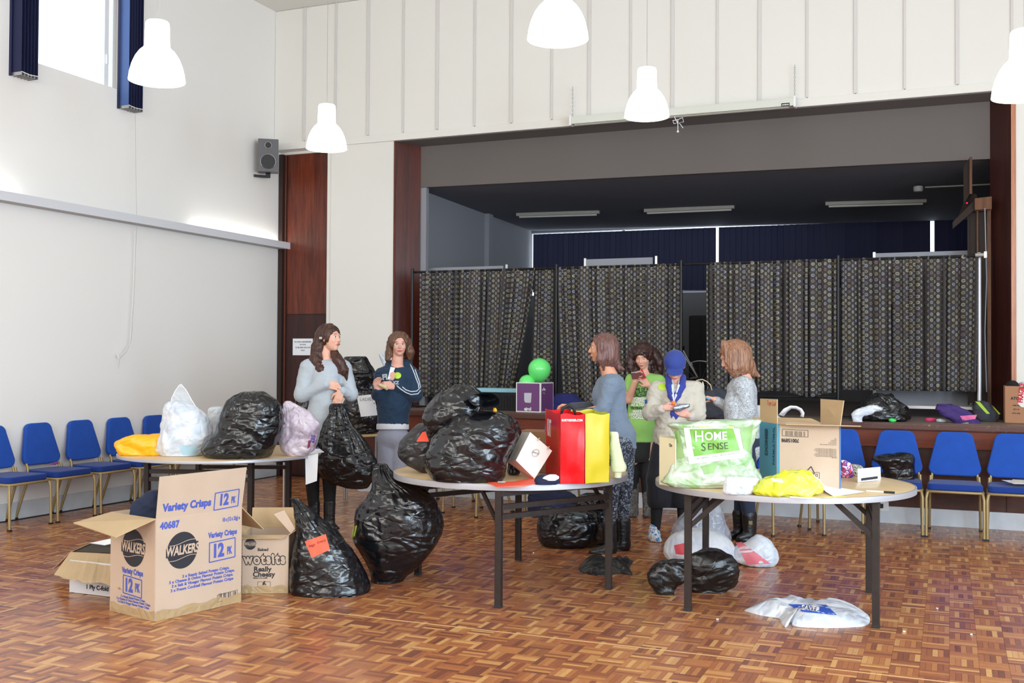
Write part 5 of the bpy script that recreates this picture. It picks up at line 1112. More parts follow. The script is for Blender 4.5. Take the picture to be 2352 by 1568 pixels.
# white gift bag, tilted
GZ = dep(F(1225, 1104, T_))+.02
gw = mat('gift_bag_white', hx(228, 222, 218), .45); gp = mat('gift_bag_pink', hx(216, 150, 140), .5); gs = mat('gift_bag_side', hx(176, 172, 162), .6)
t = thing('gift_bag', 'white paper gift bag with a round crest tilted against the red carrier bag', 'bag', tuple(PZ(1215, 1100, GZ)))
f = [(1185, 1057), (1218, 992), (1268, 1035), (1228, 1099)]; dd = [0, .02, .0, -.02]
FP = [PZ(x, y, GZ+d_) for (x, y), d_ in zip(f, dd)]
bkp = [PZ(x, y, GZ+d_+.1) for (x, y), d_ in zip([(1166, 1060), (1199, 992), (1247, 1020), (1208, 1092)], dd)]
panel('front_face', FP, gw, t, .002); panel('back_face', bkp, gs, t, .002)
panel('left_face', [FP[0], FP[1], bkp[1], bkp[0]], gs, t, .002); panel('bottom_face', [FP[0], FP[3], bkp[3]+arr(0, 0, -.0), bkp[0]], gp, t, .002); panel('right_face', [FP[2], FP[3], bkp[3], bkp[2]], gs, t, .002)
nn = np.cross(FP[1]-FP[0], FP[3]-FP[0]); nn /= np.linalg.norm(nn); nn = nn if nn @ (EYE-FP[0]) > 0 else -nn
u = (FP[3]-FP[0])/np.linalg.norm(FP[3]-FP[0]); v = np.cross(nn, u); cc_ = PZ(1230, 1040, GZ)+nn*.006
plg = Plane(FP[0], FP[3]-FP[0], v=FP[1]-FP[0], off=.003); cc_ = plg(1230, 1040)
for R in (.027, .021): obj('crest_ring', MB().tube([cc_+u*R*math.cos(a)*.8+v*R*math.sin(a) for a in np.linspace(0, 2*PI, 33)], .0009, 4), mat('crest_grey', hx(150, 145, 145), .5) if R > .025 else bpy.data.materials['crest_grey'], t, world=True)
mb = MB(); print_on(mb, 'CREST'[:0]+'UNION', cc_, RT*.9-FW*0+arr(0, 0, -.3), arr(0, 0, 1), .014, bold=.02); obj('crest_print', mb, bpy.data.materials['crest_grey'], t, world=True)
for a in ((1234, 1008), (1256, 1028)): obj('cord_handle', MB().tube([PZ(a[0], a[1], GZ-.01), PZ(a[0]+6, a[1]-3, GZ-.03), PZ(a[0]+1, a[1]+4, GZ-.01)], .003, 6), mat('cream_cord', hx(222, 210, 180), .7), t, world=True)
# red and yellow carrier bags
def carrier(label, nearL, nearR, sideP, z1, m, ms, hnd, tall=0):
    t = thing('carrier_bag', label, 'bag', tuple((nearL+nearR)/2)); 
    a, b, s_p = (arr(q[0], q[1], 0) for q in (nearL, nearR, sideP)); e = s_p-a; c = [a, b, b+e, a+e]
    z0 = T_+.002
    def sheet(name, p, q, mm, sag):
        nu, nv = 10, 12; V = []
        nn = np.cross(q-p, (0, 0, 1)); nn /= np.linalg.norm(nn)
        for j in range(nv+1):
            for i in range(nu+1):
                u_, v_ = i/nu, j/nv; k_ = sag*math.sin(PI*u_)*math.sin(PI*min(1, v_*1.15))-.012*abs(math.sin(PI*u_))*(v_ < .2)
                V.append(p+(q-p)*u_+arr(0, 0, z0+(z1-z0)*v_+.006*math.sin(u_*7)*v_)+nn*(k_+.006*fbm(np.array([[u_*4, v_*4, sag*90]]))[0]))
        return obj(name, (np.array(V), [(j*(nu+1)+i, j*(nu+1)+i+1, (j+1)*(nu+1)+i+1, (j+1)*(nu+1)+i) for j in range(nv) for i in range(nu)]), mm, t, world=True, smooth=True)
    fr0 = sheet('front_panel', c[0], c[1], m, .012); sd = sheet('side_panel', c[3], c[0], ms, -.02); sheet('back_panel', c[2], c[3], m, .01); sheet('side_panel', c[1], c[2], ms, -.02)
    obj('base_panel', MB().add([q+arr(0, 0, z0+.002) for q in c], [(0, 1, 2, 3)]), m, t, world=True)
    return t, c, fr0, sd
MR = plastic('glossy_red', hx(214, 12, 22), .25, .06, 3., spec=.35); MY = plastic('glossy_yellow', hx(200, 180, 44), .32, .06, 3., spec=.35); MY2 = plastic('glossy_lime', hx(190, 200, 80), .32, .06, 3., spec=.35)
zr = float(PY(1287, 951, F(1287, 1112, T_)[1])[2])
nl, nrr, sp2 = F(1287, 1112, T_), F(1342.5, 1112, T_), F(1252, 1086, T_)
t, c, f0, s0_ = carrier('tall glossy red carrier bag with white lettering on its left side on the middle table', nl, nrr, sp2, zr, MR, MR, None)
pr_ = Plane(nl, nrr-nl, off=.02); mb = MB(); print_on(mb, 'KURTGEIGER.COM', pr_(1314, 965), pr_.u, pr_.v, 7/(FPX/dep(nl)), bold=.02, sx=.82); obj('lettering', mb, MPD['lab_w'], t, world=True)
pl_ = Plane(nl, nl-sp2, off=.006); pl_.u = (nl-sp2)/np.linalg.norm(nl-sp2)
mb = MB(); print_on(mb, 'KURT', pl_(1270, 984)+pl_.n*.025, pl_.u, pl_.v, .15, bold=.012, sx=.44); obj('lettering', mb, MPD['lab_w'], t, world=True)
hd_ = MB().tube([PZ(x, y, dep(nl)+.12) for x, y in ((1288, 954), (1292, 938), (1306, 930), (1318, 936), (1322, 954))], [.006, .012, .012, .012, .006], 8); obj('handle', hd_, M['ink'], t, world=True, smooth=True)
nl2, nr2 = F(1344, 1111, T_), F(1399, 1108, T_); sp3 = nl2+(sp2-nl)*.8
carrier('glossy yellow carrier bag standing right of the red one on the middle table', nl2, nr2, sp3, zr, MY, MY2, None)
bag('white_towel', 'white towel or cloth bundle behind the yellow carrier bag at the table edge', 'cloth', [(991, 1400, 1418), (1000, 1400, 1422), (1030, 1400, 1428), (1055, 1402, 1434), (1070, 1402, 1440), (1082, 1404, 1438), (1086, 1408, 1430)], mat('pale_yellow_white_cloth', hx(240, 246, 214), .85, bump=.3, bscale=40), base_z=T_, seed=141, depth=.8, amp=.008, Z=6.85)
rp = thing('red_papers', 'orange-red paper sheets lying at the front of the middle table', 'paper', tuple(F(1180, 1112, T_)))
obj('sheet', MB().add([F(x, y, T_+.004+dz) for x, y, dz in ((1116, 1107, 0), (1180, 1105, .0), (1237, 1094, .012), (1228, 1112, .012), (1205, 1117, 0), (1140, 1118, 0))], [(0, 1, 2, 3, 4, 5)]), RED, rp, world=True)
obj('white_sheet', MB().add([F(x, y, T_+.007) for x, y in ((1143, 1105), (1162, 1105), (1160, 1108), (1144, 1108))], [(0, 1, 2, 3)]), M['paper'], rp, world=True)
bag('navy_cloth_scrap', 'navy and white cloth scraps between the gift bag and the red bag', 'cloth', [(1089, 1240, 1272), (1094, 1230, 1284), (1102, 1226, 1286), (1110, 1228, 1284), (1114, 1235, 1278)], 'cloth', base_z=T_, seed=143, depth=.5, amp=.012, freq=14)
bag('white_cloth_scrap', 'small white garment lying on navy cloth before the red bag', 'cloth', [(1089, 1262, 1278), (1093, 1250, 1284), (1099, 1246, 1284), (1104, 1258, 1276)], M['paper'], base_z=T_+.02, Z=dep(F(1265, 1114, T_))-.01, seed=145, depth=.5, amp=.008, freq=14, nt=30, ns=40)
# papers and pens on the right table
t = thing('paper_sheet', 'white paper sheet curling beside the yellow bag on the right table', 'paper', tuple(F(1920, 1130, T_)))
obj('sheet', MB().add([F(1866, 1088, T_+.10), F(1876, 1096, T_+.06), F(1895, 1110, T_+.02), F(1925, 1119, T_+.004), F(1990, 1129, T_+.003), F(1915, 1140, T_+.003), F(1898, 1130, T_+.01), F(1880, 1112, T_+.04)], [(0, 1, 2, 7), (2, 3, 6, 7), (3, 4, 5, 6)]), M['paper'], t, world=True, smooth=True)
t = tag(obj('yellow_note', MB().add([F(x, y, T_+.003) for x, y in ((1878, 1142), (1930, 1137), (1952, 1142), (1900, 1144))], [(0, 1, 2, 3)]), bpy.data.materials['pale_yellow'], loc=tuple(F(1910, 1141, T_)), world=True), 'pale yellow note lying flat at the front of the right table', 'note')
for nm, lab, a, b_, c1 in (('marker_pen', 'black-capped white marker pen on the right part of the right table', (1990, 1127), (2055, 1131), 1), ('white_pen', 'white pen at the front edge of the right table by the yellow bag', (1815, 1141.5), (1872, 1145), 0)):
    A, B = F(*a, T_+.007), F(*b_, T_+.007); t = thing(nm, lab, 'pen', tuple((A+B)/2))
    m_ = A+(B-A)*.62; obj('barrel', MB().tube([A, m_], .0055, 10), M['white'], t, world=True, smooth=.8); obj('cap', MB().tube([m_, B], .0065, 10), M['ink'] if c1 else M['white'], t, world=True, smooth=.8)
t = thing('white_card', 'folded white card standing at the back of the right table', 'card', tuple(F(1995, 1106, T_)))
q = [F(1970, 1107, T_+.002), F(2022, 1102, T_+.002)]; zc1 = float(PY(1970, 1077, q[0][1])[2]); 
panel('front_leaf', [q[0], q[1], q[1]+arr(0, 0, zc1-T_), q[0]+arr(0, 0, zc1-T_)], M['paper'], t, .001); panel('back_leaf', [q[0]+arr(0, .06, 0), q[1]+arr(0, .06, 0), q[1]+arr(0, 0, zc1-T_), q[0]+arr(0, 0, zc1-T_)], M['paper'], t, .001)
pc = Plane(q[0], q[1]-q[0], off=.002); panel('printed_strip', [pc(x, y) for x, y in ((1978, 1098), (2016, 1093), (2016, 1099), (1978, 1104))], DK, t, .0006)
def pattern(name, cols, scale):
    m = bpy.data.materials.new(name); m.use_nodes = True; k = NT(m); tc = k.n('ShaderNodeTexCoord')
    n = k.n('ShaderNodeTexNoise', Scale=scale, Detail=1., Distortion=1.5); k.l(tc.outputs['Object'], n.inputs['Vector']); r = k.n('ShaderNodeValToRGB'); cr = r.color_ramp; cr.interpolation = 'CONSTANT'
    for i, c_ in enumerate(cols):
        p = .3+.4*i/len(cols); e = cr.elements[i] if i < 2 else cr.elements.new(p); e.position = p; e.color = c_
    k.l(n.outputs['Fac'], r.inputs[0]); k.l(r.outputs[0], k.b.inputs['Base Color']); k.b.inputs['Roughness'].default_value = .8; return m
bag('striped_garment', 'pink, purple and white striped garment right of the big box on the right table', 'clothing', [(1056, 1930, 1940), (1062, 1930, 1952), (1075, 1930, 1958), (1090, 1930, 1962), (1100, 1930, 1956), (1105, 1930, 1946)], pattern('stripy_cloth', [hx(214, 90, 160), hx(236, 226, 240), hx(90, 60, 150), hx(210, 80, 100), hx(60, 50, 110)], 22), base_z=T_, seed=151, depth=.7, amp=.01, Z=7.0)
bag('leopard_garment', 'black and cream speckled garment behind the folded white card', 'clothing', [(1066, 1950, 1968), (1070, 1950, 1980), (1085, 1952, 1984), (1100, 1955, 1984)], pattern('speckled_cloth', [hx(30, 30, 32), hx(214, 206, 190), hx(40, 38, 40), hx(190, 180, 160), hx(28, 28, 30)], 70), base_z=T_, seed=152, depth=.7, amp=.008, Z=7.1)
for o in (cz_,): o.data.materials[0] = pattern('navy_cream_pattern', [hx(38, 48, 86), hx(190, 196, 214), hx(34, 44, 80), hx(200, 200, 210), hx(30, 38, 70)], 26)
sc_ = tag(obj('purple_flower', MB().box((0, 0, .012), (.05, .035, .02)).box((.02, .02, .02), (.03, .03, .02)), mat('purple_scrap', hx(130, 70, 130), .7), loc=tuple(F(122, 1068, .497)), bevel=.006), 'small purple scrap lying on the second blue chair seat', 'scrap')

t = thing('headphone_cable', 'pale orange and white cable looping on the stage beside the dark jacket', 'cable', tuple(PZ(1625, 885, 10.3)))
obj('cable_loop', MB().tube([PZ(x, y, 10.4) for x, y in ((1594, 878), (1602, 873), (1613, 871), (1624, 876), (1632, 884), (1635, 896))], .006, 6), mat('cable_cream', hx(216, 196, 160), .5), t, world=True, smooth=True)
obj('white_plug', MB().tube([PZ(x, y, 10.35) for x, y in ((1614, 876), (1615, 886), (1614, 896))], [.004, .012, .016], 8), M['white'], t, world=True, smooth=True)
for i, (x, y) in enumerate(((2077, 1451), (2231, 1458), (2152, 1398), (1648, 1423), (1500, 1350), (1225, 1270))):
    q = F(x, y, 0); o = obj('litter_scrap', MB().box((0, 0, .004), (.014, .009, .006)), M['paper'], loc=tuple(q), rotz=i*1.1, bevel=.002)
    tag(o, 'tiny white scrap of litter on the parquet '+('just right of the flat white bag', 'nearest the bottom right corner', 'right of the right table leg', 'left of the flat white bag', 'between the two right tables', 'under the middle table')[i], 'litter', 'white litter scraps on the parquet')
c_ = thing('papers', 'white papers lying on the seat of the rightmost blue chair', 'paper', (.56, 10.1, .492))
obj('sheet', MB().box((0, 0, .004), (.2, .28, .002)), M['paper'], c_, rotz=.3); obj('sheet', MB().box((.03, .02, .008), (.2, .28, .002)), mat('cream_paper', hx(226, 218, 200), .7), c_, rotz=-.15)
# ------------------------------------------------------------------ people: signed-distance bodies meshed as one continuous surface
class SDF:
    """field in view pixels around a person: x right, y down, d away from the camera"""
    def __init__(s, lo, hi, h):
        s.lo = np.array(lo, float); s.h = h; s.n = np.ceil((np.array(hi)-s.lo)/h).astype(int)+1
        s.A = np.full(s.n, 50., np.float32)
    def _sl(s, lo, hi):
        a = np.clip(np.floor((lo-s.lo)/s.h).astype(int), 0, s.n); b = np.clip(np.ceil((hi-s.lo)/s.h).astype(int)+1, 0, s.n)
        if (b <= a).any(): return None
        g = [(s.lo[i]+s.h*np.arange(a[i], b[i])).astype(np.float32) for i in range(3)]
        return tuple(slice(a[i], b[i]) for i in range(3)), np.meshgrid(*g, indexing='ij')
    def _mix(s, sl, D, k, sub):
        A = s.A[sl]
        if sub:
            hh = np.clip(.5-.5*(D+A)/k, 0, 1); s.A[sl] = A*(1-hh)+(-D)*hh+k*hh*(1-hh)
        else:
            hh = np.clip(.5+.5*(A-D)/k, 0, 1); s.A[sl] = A*(1-hh)+D*hh-k*hh*(1-hh)
    def cone(s, a, b, ra, rb, k=4., sub=False):
        a = np.array(a, float); b = np.array(b, float); m = max(ra, rb)+k+2*s.h
        q = s._sl(np.minimum(a, b)-m, np.maximum(a, b)+m)
        if q is None: return s
        sl, (X, Y, Z) = q; ab = b-a; L2 = ab @ ab+1e-6
        t = np.clip(((X-a[0])*ab[0]+(Y-a[1])*ab[1]+(Z-a[2])*ab[2])/L2, 0, 1)
        D = np.sqrt((X-a[0]-t*ab[0])**2+(Y-a[1]-t*ab[1])**2+(Z-a[2]-t*ab[2])**2)-(ra+(rb-ra)*t)
        s._mix(sl, D, k, sub); return s
    def chain(s, pts, rs, k=4.):
        for i in range(len(pts)-1): s.cone(pts[i], pts[i+1], rs[i], rs[i+1], k)
        return s
    def ell(s, c, r, R=None, k=4., sub=False):
        c = np.array(c, float); r = np.array(r, float); m = r.max()+k+2*s.h
        q = s._sl(c-m, c+m)
        if q is None: return s
        sl, (X, Y, Z) = q; P = [X-c[0], Y-c[1], Z-c[2]]
        if R is not None: P = [P[0]*R[0, i]+P[1]*R[1, i]+P[2]*R[2, i] for i in range(3)]
        k0 = np.sqrt(sum((P[i]/r[i])**2 for i in range(3))); k1 = np.sqrt(sum((P[i]/r[i]**2)**2 for i in range(3)))+1e-6
        s._mix(sl, k0*(k0-1)/k1, k, sub); return s
    def cut(s, y):                                 # flat hem: nothing below row y
        Y = (s.lo[1]+s.h*np.arange(s.n[1])-y)[None, :, None]; s.A = np.maximum(s.A, Y.astype(np.float32)); return s
    def nets(s):
        A = s.A; S = A < 0; sx, sy, sz = A.shape
        cnt = np.zeros((sx-1, sy-1, sz-1), np.int8)
        off = [(i, j, k) for i in (0, 1) for j in (0, 1) for k in (0, 1)]
        for i, j, k in off: cnt += S[i:sx-1+i, j:sy-1+j, k:sz-1+k]
        idx = np.argwhere((cnt > 0) & (cnt < 8)); n = len(idx)
        vid = np.full(cnt.shape, -1, np.int32); vid[tuple(idx.T)] = np.arange(n)
        val = np.stack([A[idx[:, 0]+i, idx[:, 1]+j, idx[:, 2]+k] for i, j, k in off], 1)
        co = np.array(off, float); acc = np.zeros((n, 3)); w_ = np.zeros(n)
        for a in range(8):
            for b in range(a+1, 8):
                if np.abs(co[a]-co[b]).sum() != 1: continue
                m = (val[:, a] < 0) != (val[:, b] < 0); t = np.where(m, val[:, a]/(val[:, a]-val[:, b]+1e-12), 0)
                acc += np.where(m[:, None], co[a]+(co[b]-co[a])*t[:, None], 0); w_ += m
        V = s.lo+(idx+acc/w_[:, None])*s.h
        Fs = []
        for ax in range(3):
            o1, o2 = [q for q in range(3) if q != ax]
            a = [slice(None)]*3; b = [slice(None)]*3; a[ax] = slice(0, -1); b[ax] = slice(1, None)
            E = np.argwhere(S[tuple(a)] != S[tuple(b)])
            E = E[(E[:, o1] > 0) & (E[:, o2] > 0) & (E[:, o1] < s.n[o1]-1) & (E[:, o2] < s.n[o2]-1)]
            sg = S[tuple(E.T)]; q = []
            for d1, d2 in ((0, 0), (1, 0), (1, 1), (0, 1)):
                e = E.copy(); e[:, o1] -= d1; e[:, o2] -= d2; q.append(vid[tuple(e.T)])
            q = np.stack(q, 1); fl = sg if ax != 1 else ~sg
            q[fl] = q[fl][:, ::-1]; Fs.append(q)
        Fc = np.concatenate(Fs); Fc = Fc[(Fc >= 0).all(1)]
        return V, Fc
def vnormals(V, Fc):
    n = np.cross(V[Fc[:, 2]]-V[Fc[:, 0]], V[Fc[:, 3]]-V[Fc[:, 1]]); N = np.zeros_like(V)
    for i in range(4): np.add.at(N, Fc[:, i], n)
    return N/(np.linalg.norm(N, axis=1, keepdims=True)+1e-9)
class Person:
    def __init__(s, label, base, Z0, cx, y0, y1, wx=85, wd=75):
        s.Z0 = Z0; s.ppm = FPX/Z0; s.lo = (cx-wx, y0-12, -wd); s.hi = (cx+wx, y1+12, wd)
        q = EYE+ray(*base)*Z0; s.root = thing('person', label, 'person', (q[0], q[1], 0))
    def W(s, P):                                   # view pixels -> world
        P = np.atleast_2d(np.asarray(P, float)); z = s.Z0+P[:, 2]/s.ppm
        k0 = np.stack([(P[:, 0]-CX)/FPX, (P[:, 1]-CY)/FPX, np.ones(len(P))], 1) @ MW.T
        return EYE+k0*z[:, None]
    def field(s, h=1.5, lo=None, hi=None): return SDF(lo or s.lo, hi or s.hi, h)
    def part(s, name, S, m, amp=0., freq=(.1, .1, .1), par=None, label=None, floor=True, ridg=False):
        V, Fc = S.nets() if isinstance(S, SDF) else S
        if amp:
            N = vnormals(V, Fc); P = V*np.array(freq)+len(name)*1.3
            V = V+N*amp*((ridge(P+fbm(P*.5, 1)[:, None]*1.2, 2)-.5) if ridg else fbm(P, 3))[:, None]*(-1 if ((V-np.mean(V, 0))*N).sum() < 0 else 1)
        Wd = s.W(V)
        if floor: Wd[:, 2] = np.maximum(Wd[:, 2], .003)
        o = obj(name, (Wd, Fc), m, par or s.root, world=True, smooth=True)
        if label: o['label'] = label
        return o
    def head(s, c, sz, yaw, pitch=0., roll=0.):
        y, p, r = (math.radians(a) for a in (yaw, pitch, roll))
        f = arr(math.sin(y)*math.cos(p), math.sin(p), -math.cos(y)*math.cos(p)); x = arr(math.cos(y), 0, math.sin(y))
        u = np.cross(f, x); u = u if u[1] < 0 else -u
        x, u = x*math.cos(r)+u*math.sin(r), u*math.cos(r)-x*math.sin(r)
        s.hR = np.array([x, u, f]).T; s.hc = np.array(c, float); s.hs = sz
    def hp(s, x, y, z): return s.hc+s.hR @ (np.array((x, y, z), float)*s.hs)
    def head_skin(s, S):
        h, R, q = s.hs, s.hR, s.hp
        S.ell(q(0, .22, -.15), arr(.66, .74, .82)*h, R, 5); S.ell(q(0, -.18, .24), arr(.53, .74, .50)*h, R, 5)
        S.cone(q(0, -.5, .12), q(0, -.76, .46), .36*h, .19*h, 5)
        for e in (-1, 1):
            S.ell(q(e*.28, -.22, .5), arr(.2, .2, .2)*h, R, 4); S.ell(q(e*.66, -.08, -.08), arr(.07, .19, .13)*h, R, 2)
        S.cone(q(-.24, .2, .64), q(.24, .2, .64), .12*h, .12*h, 3)
        for e in (-1, 1): S.ell(q(e*.25, .04, .86), arr(.15, .12, .14)*h, R, 3, sub=True)
        S.cone(q(0, .1, .70), q(0, -.22, .85), .06*h, .085*h, 2.5); S.ell(q(0, -.27, .79), arr(.14, .07, .1)*h, R, 2)
        S.ell(q(0, -.52, .72), arr(.2, .09, .1)*h, R, 2.5)
    def face(s, skinm, lipm, browm, eyes='open', brow=True):
        par = s.root
        def ellp(name, c, r, m, lab=None):
            S = SDF(s.hp(*c)-max(r)*s.hs-2, s.hp(*c)+max(r)*s.hs+2, max(.35, min(r)*s.hs/3)); S.ell(s.hp(*c), arr(*r)*s.hs, s.hR, .1); return s.part(name, S, m, floor=False, label=lab)
        for e in (-1, 1):
            if eyes == 'open':
                ellp('eye', (e*.25, .04, .64), (.13, .075, .09), MAT_EYE); ellp('iris', (e*.25, .04, .715), (.055, .06, .03), MAT_IRIS)
            ln = [s.hp(e*(.25+a), .04+(.085 if eyes == 'open' else -.03)-abs(a)*.3, .70-abs(a)*.35) for a in (-.13, -.05, .05, .13)]
            obj('eyelash', MB().tube(s.W(ln), .0016, 5), browm, par, world=True)
            if brow:
                ln = [s.hp(e*(.26+a), .25-abs(a-.02)*.25, .765-abs(a)*.35) for a in (-.15, -.05, .05, .16)]
                obj('eyebrow', MB().tube(s.W(ln), [.0018, .0028, .0026, .0014], 6), browm, par, world=True)
        ellp('lips', (0, -.52, .765), (.2, .065, .08), lipm)
    def hand(s, S, w_, u, v, n, L, curl=.5, spread=.12, thumb=1., r=1.):
        w_ = np.array(w_, float); u, v, n = (np.array(q, float)/np.linalg.norm(q) for q in (u, v, n))
        for i, (o, fl) in enumerate(((-.15, .82), (-.05, .98), (.05, 1.), (.15, .88))):
            kn = w_+u*L*(.5-.03*abs(i-1.5))+v*L*o*1.15
            S.cone(w_+v*o*L*.5+u*L*.08, kn, .10*L*r, .075*L*r, 2.)
            p = kn; a = curl*.6; d0 = u+v*(o*spread*3)
            for ln, rr in ((.24, .066), (.16, .058), (.12, .05)):
                d1 = d0*math.cos(a)+n*math.sin(a); d1 /= np.linalg.norm(d1); q = p+d1*L*ln*fl
                S.cone(p, q, rr*L*r, (rr-.006)*L*r, 1.0); p = q; a += curl
        t0 = w_-v*L*.10*thumb+u*L*.12; t1 = t0+(-v*thumb*.20+u*.20+n*.08)*L; t2 = t1+(u*.22+n*.12-v*thumb*.02)*L
        S.cone(t0, t1, .09*L*r, .07*L*r, 2.); S.cone(t1, t2, .07*L*r, .052*L*r, 1.2)
def cloth(name, col, bump=.3, sc=60, **k): return mat(name, col, .88, bump=bump, bscale=sc, sheen=.15, **k)
def hairmat(name, c1, c2):
    m = wood(name, c1, c2, (60, 60, 3.), .42, .0); m.node_tree.nodes['Principled BSDF'].inputs['Specular IOR Level'].default_value = .45; return m
SK = [mat('skin_warm', hx(226, 172, 150), .55, var=.05, vscale=12), mat('skin_pink', hx(224, 168, 150), .55, var=.06, vscale=12), mat('skin_tan', hx(206, 146, 116), .55, var=.05, vscale=12)]
for q in SK: q.node_tree.nodes['Principled BSDF'].inputs['Subsurface Weight'].default_value = .08; q.node_tree.nodes['Principled BSDF'].inputs['Subsurface Radius'].default_value = (.02, .008, .004)
LIP = mat('lips', hx(186, 96, 90), .4); MAT_EYE = mat('eye_white', hx(226, 222, 218), .3); MAT_IRIS = mat('iris', hx(48, 40, 38), .2)
HD = hairmat('hair_dark', hx(24, 14, 12), hx(86, 50, 38)); HB = hairmat('hair_brown', hx(50, 32, 24), hx(124, 88, 66)); HC = hairmat('hair_chestnut', hx(58, 36, 34), hx(132, 92, 84)); HK = hairmat('hair_curly_dark', hx(20, 12, 12), hx(70, 40, 36)); HL = hairmat('hair_light_brown', hx(84, 50, 36), hx(182, 134, 104))
LG = mat('black_leggings', hx(20, 20, 24), .8); BOOT = mat('black_boot_leather', hx(24, 24, 27), .35, bump=.2, bscale=40)
def boots(p, legs, m, name='boot'):
    for pts, rs, toe in legs:
        lo = np.min(pts, 0)-40; hi = np.max(pts, 0)+40; lo = np.minimum(lo, np.array(toe)-20); hi = np.maximum(hi, np.array(toe)+20)
        S = SDF(lo, hi, 1.5); S.chain(pts, rs, 4.); a = np.array(pts[-1], float); t_ = np.array(toe, float)
        S.cone(a, t_, rs[-1]*.95, rs[-1]*.62, 5.); S.ell((a+t_)/2+arr(0, rs[-1]*.55, 0), (np.abs(t_-a)[0]/2+rs[-1]*.8, rs[-1]*.35, rs[-1]*.8), None, 3.)
        p.part(name, S, m, amp=.8, freq=(.12, .25, .12))
# ---- A: grey jumper, long dark hair, holding a black sack
p = Person('woman in a pale grey jumper with long dark hair, holding an open black sack', (735, 1208), 9.55, 745, 740, 1225, wx=85)
p.head((758, 777, -4), 31, 52, -6, -4)
S = p.field(1.5)
p.head_skin(S); S.chain([(748, 785, 6), (747, 812, 2), (747, 826, 4)], [15, 13, 16], 5)
S.cone((722, 848, 4), (775, 848, 4), 22, 22, 8); S.chain([(748, 860, 4), (745, 925, 4), (742, 975, 4)], [34, 27, 33], 8)
for pts in ([(708, 842, 4), (692, 905, -4), (742, 884, -34)], [(790, 842, 2), (806, 903, -8), (786, 898, -34)]): S.chain(pts, [12, 9, 6.5], 4)
for pts in ([(724, 985, 4), (716, 1085, -4), (722, 1190, 4)], [(758, 985, 0), (757, 1085, -6), (757, 1190, -4)]): S.chain(pts, [24, 15, 8], 5)
p.hand(S, (744, 884, -35), (1, .02, -.1), (0, 1, 0), (.1, .6, .5), 42, curl=.35, thumb=1)
p.hand(S, (784, 897, -36), (-.35, 1, -.1), (1, .35, 0), (-.3, .1, .8), 42, curl=.25, thumb=1)
p.part('body', S, SK[0])
G = cloth('pale_grey_knit', hx(176, 184, 192), .25, 90)
S = p.field(1.8)
S.cone((717, 846, 4), (780, 846, 4), 22, 22, 10); S.chain([(749, 862, 3), (745, 922, 3), (742, 960, 3), (741, 1020, 3)], [39, 32, 37, 42], 12)
S.chain([(708, 846, 4), (693, 905, -5)], [21, 18], 8); S.chain([(693, 905, -5), (748, 884, -36)], [18, 10.5], 5)
S.chain([(789, 846, 2), (806, 905, -9)], [19, 16], 8); S.chain([(806, 905, -9), (787, 898, -33)], [16, 10], 5)
S.ell((748, 880, -22), (30, 16, 16), None, 10)
S.ell((747, 818, 2), (15, 18, 15), None, 4, sub=True)
S.cut(1022); p.part('jumper', S, G, amp=1.5, freq=(.05, .06, .05), ridg=True)
S = p.field(1.8); S.ell((741, 990, 4), (40, 32, 30), None, 6)
for pts in ([(723, 1000, 4), (716, 1085, -4), (721, 1170, 4)], [(758, 1000, 0), (757, 1085, -6), (757, 1170, -4)]): S.chain(pts, [26, 18, 12], 5)
p.part('leggings', S, LG)
boots(p, [([(722, 1155, 3), (722, 1208, 3)], [13, 12], (732, 1212, -12)), ([(757, 1155, -4), (756, 1205, -4)], [14, 13], (771, 1214, -16))], BOOT)
S = p.field(1.5)
S.ell(p.hp(0, .26, -.2), arr(.80, .88, .95)*31, p.hR, 4); S.ell(p.hp(0, -.2, .72), arr(.56, .72, .62)*31, p.hR, 5, sub=True)
S.chain([(740, 770, 4), (730, 800, 2), (727, 828, -4), (738, 850, -22), (746, 862, -26)], [16, 15, 15, 11, 4], 6)
S.chain([(735, 800, 14), (722, 835, 14), (728, 862, 0)], [14, 13, 6], 6)
S.chain([(768, 808, -6), (776, 828, -16), (790, 850, -20), (797, 872, -20)], [9, 12, 10, 2.5], 5); S.chain([(775, 822, -8), (785, 838, -18), (778, 856, -22)], [8, 9, 3], 4)
S.ell(p.hp(0, -.35, .75), arr(.5, .6, .45)*31, p.hR, 2, sub=True)
p.part('hair', S, HD, amp=3.4, freq=(.33, .06, .33))
p.face(SK[0], LIP, HD)
obj('earring', MB().lathe([(.001, -.006), (.006, 0), (.001, .006)], c=tuple(p.W([p.hp(-.7, -.28, 0)])[0]), n=8), M['chrome'], p.root, world=True)
obj('hair_clip', MB().box(p.W([(737, 776, -18)])[0], (.03, .01, .02)), M['chrome'], p.root, world=True)
obj('ring', MB().tube(p.W([(783+3*math.cos(a), 884, -52+3*math.sin(a)) for a in np.linspace(0, 6.28, 9)]), .0015, 5), M['chrome'], p.root, world=True)
pA = p
# the sack she holds
sk_ = bag('bin_bag', 'open black sack held up by the woman in the pale grey jumper', 'bag', [(926, 764, 784), (935, 757, 792), (955, 750, 804), (985, 740, 822), (1015, 732, 840), (1045, 726, 856), (1070, 727, 866), (1092, 736, 860), (1110, 765, 852), (1123, 800, 842)], 'black', base_z=None, Z=9.34, seed=161, depth=.45, amp=.03, freq=4.5, gather=1.8)
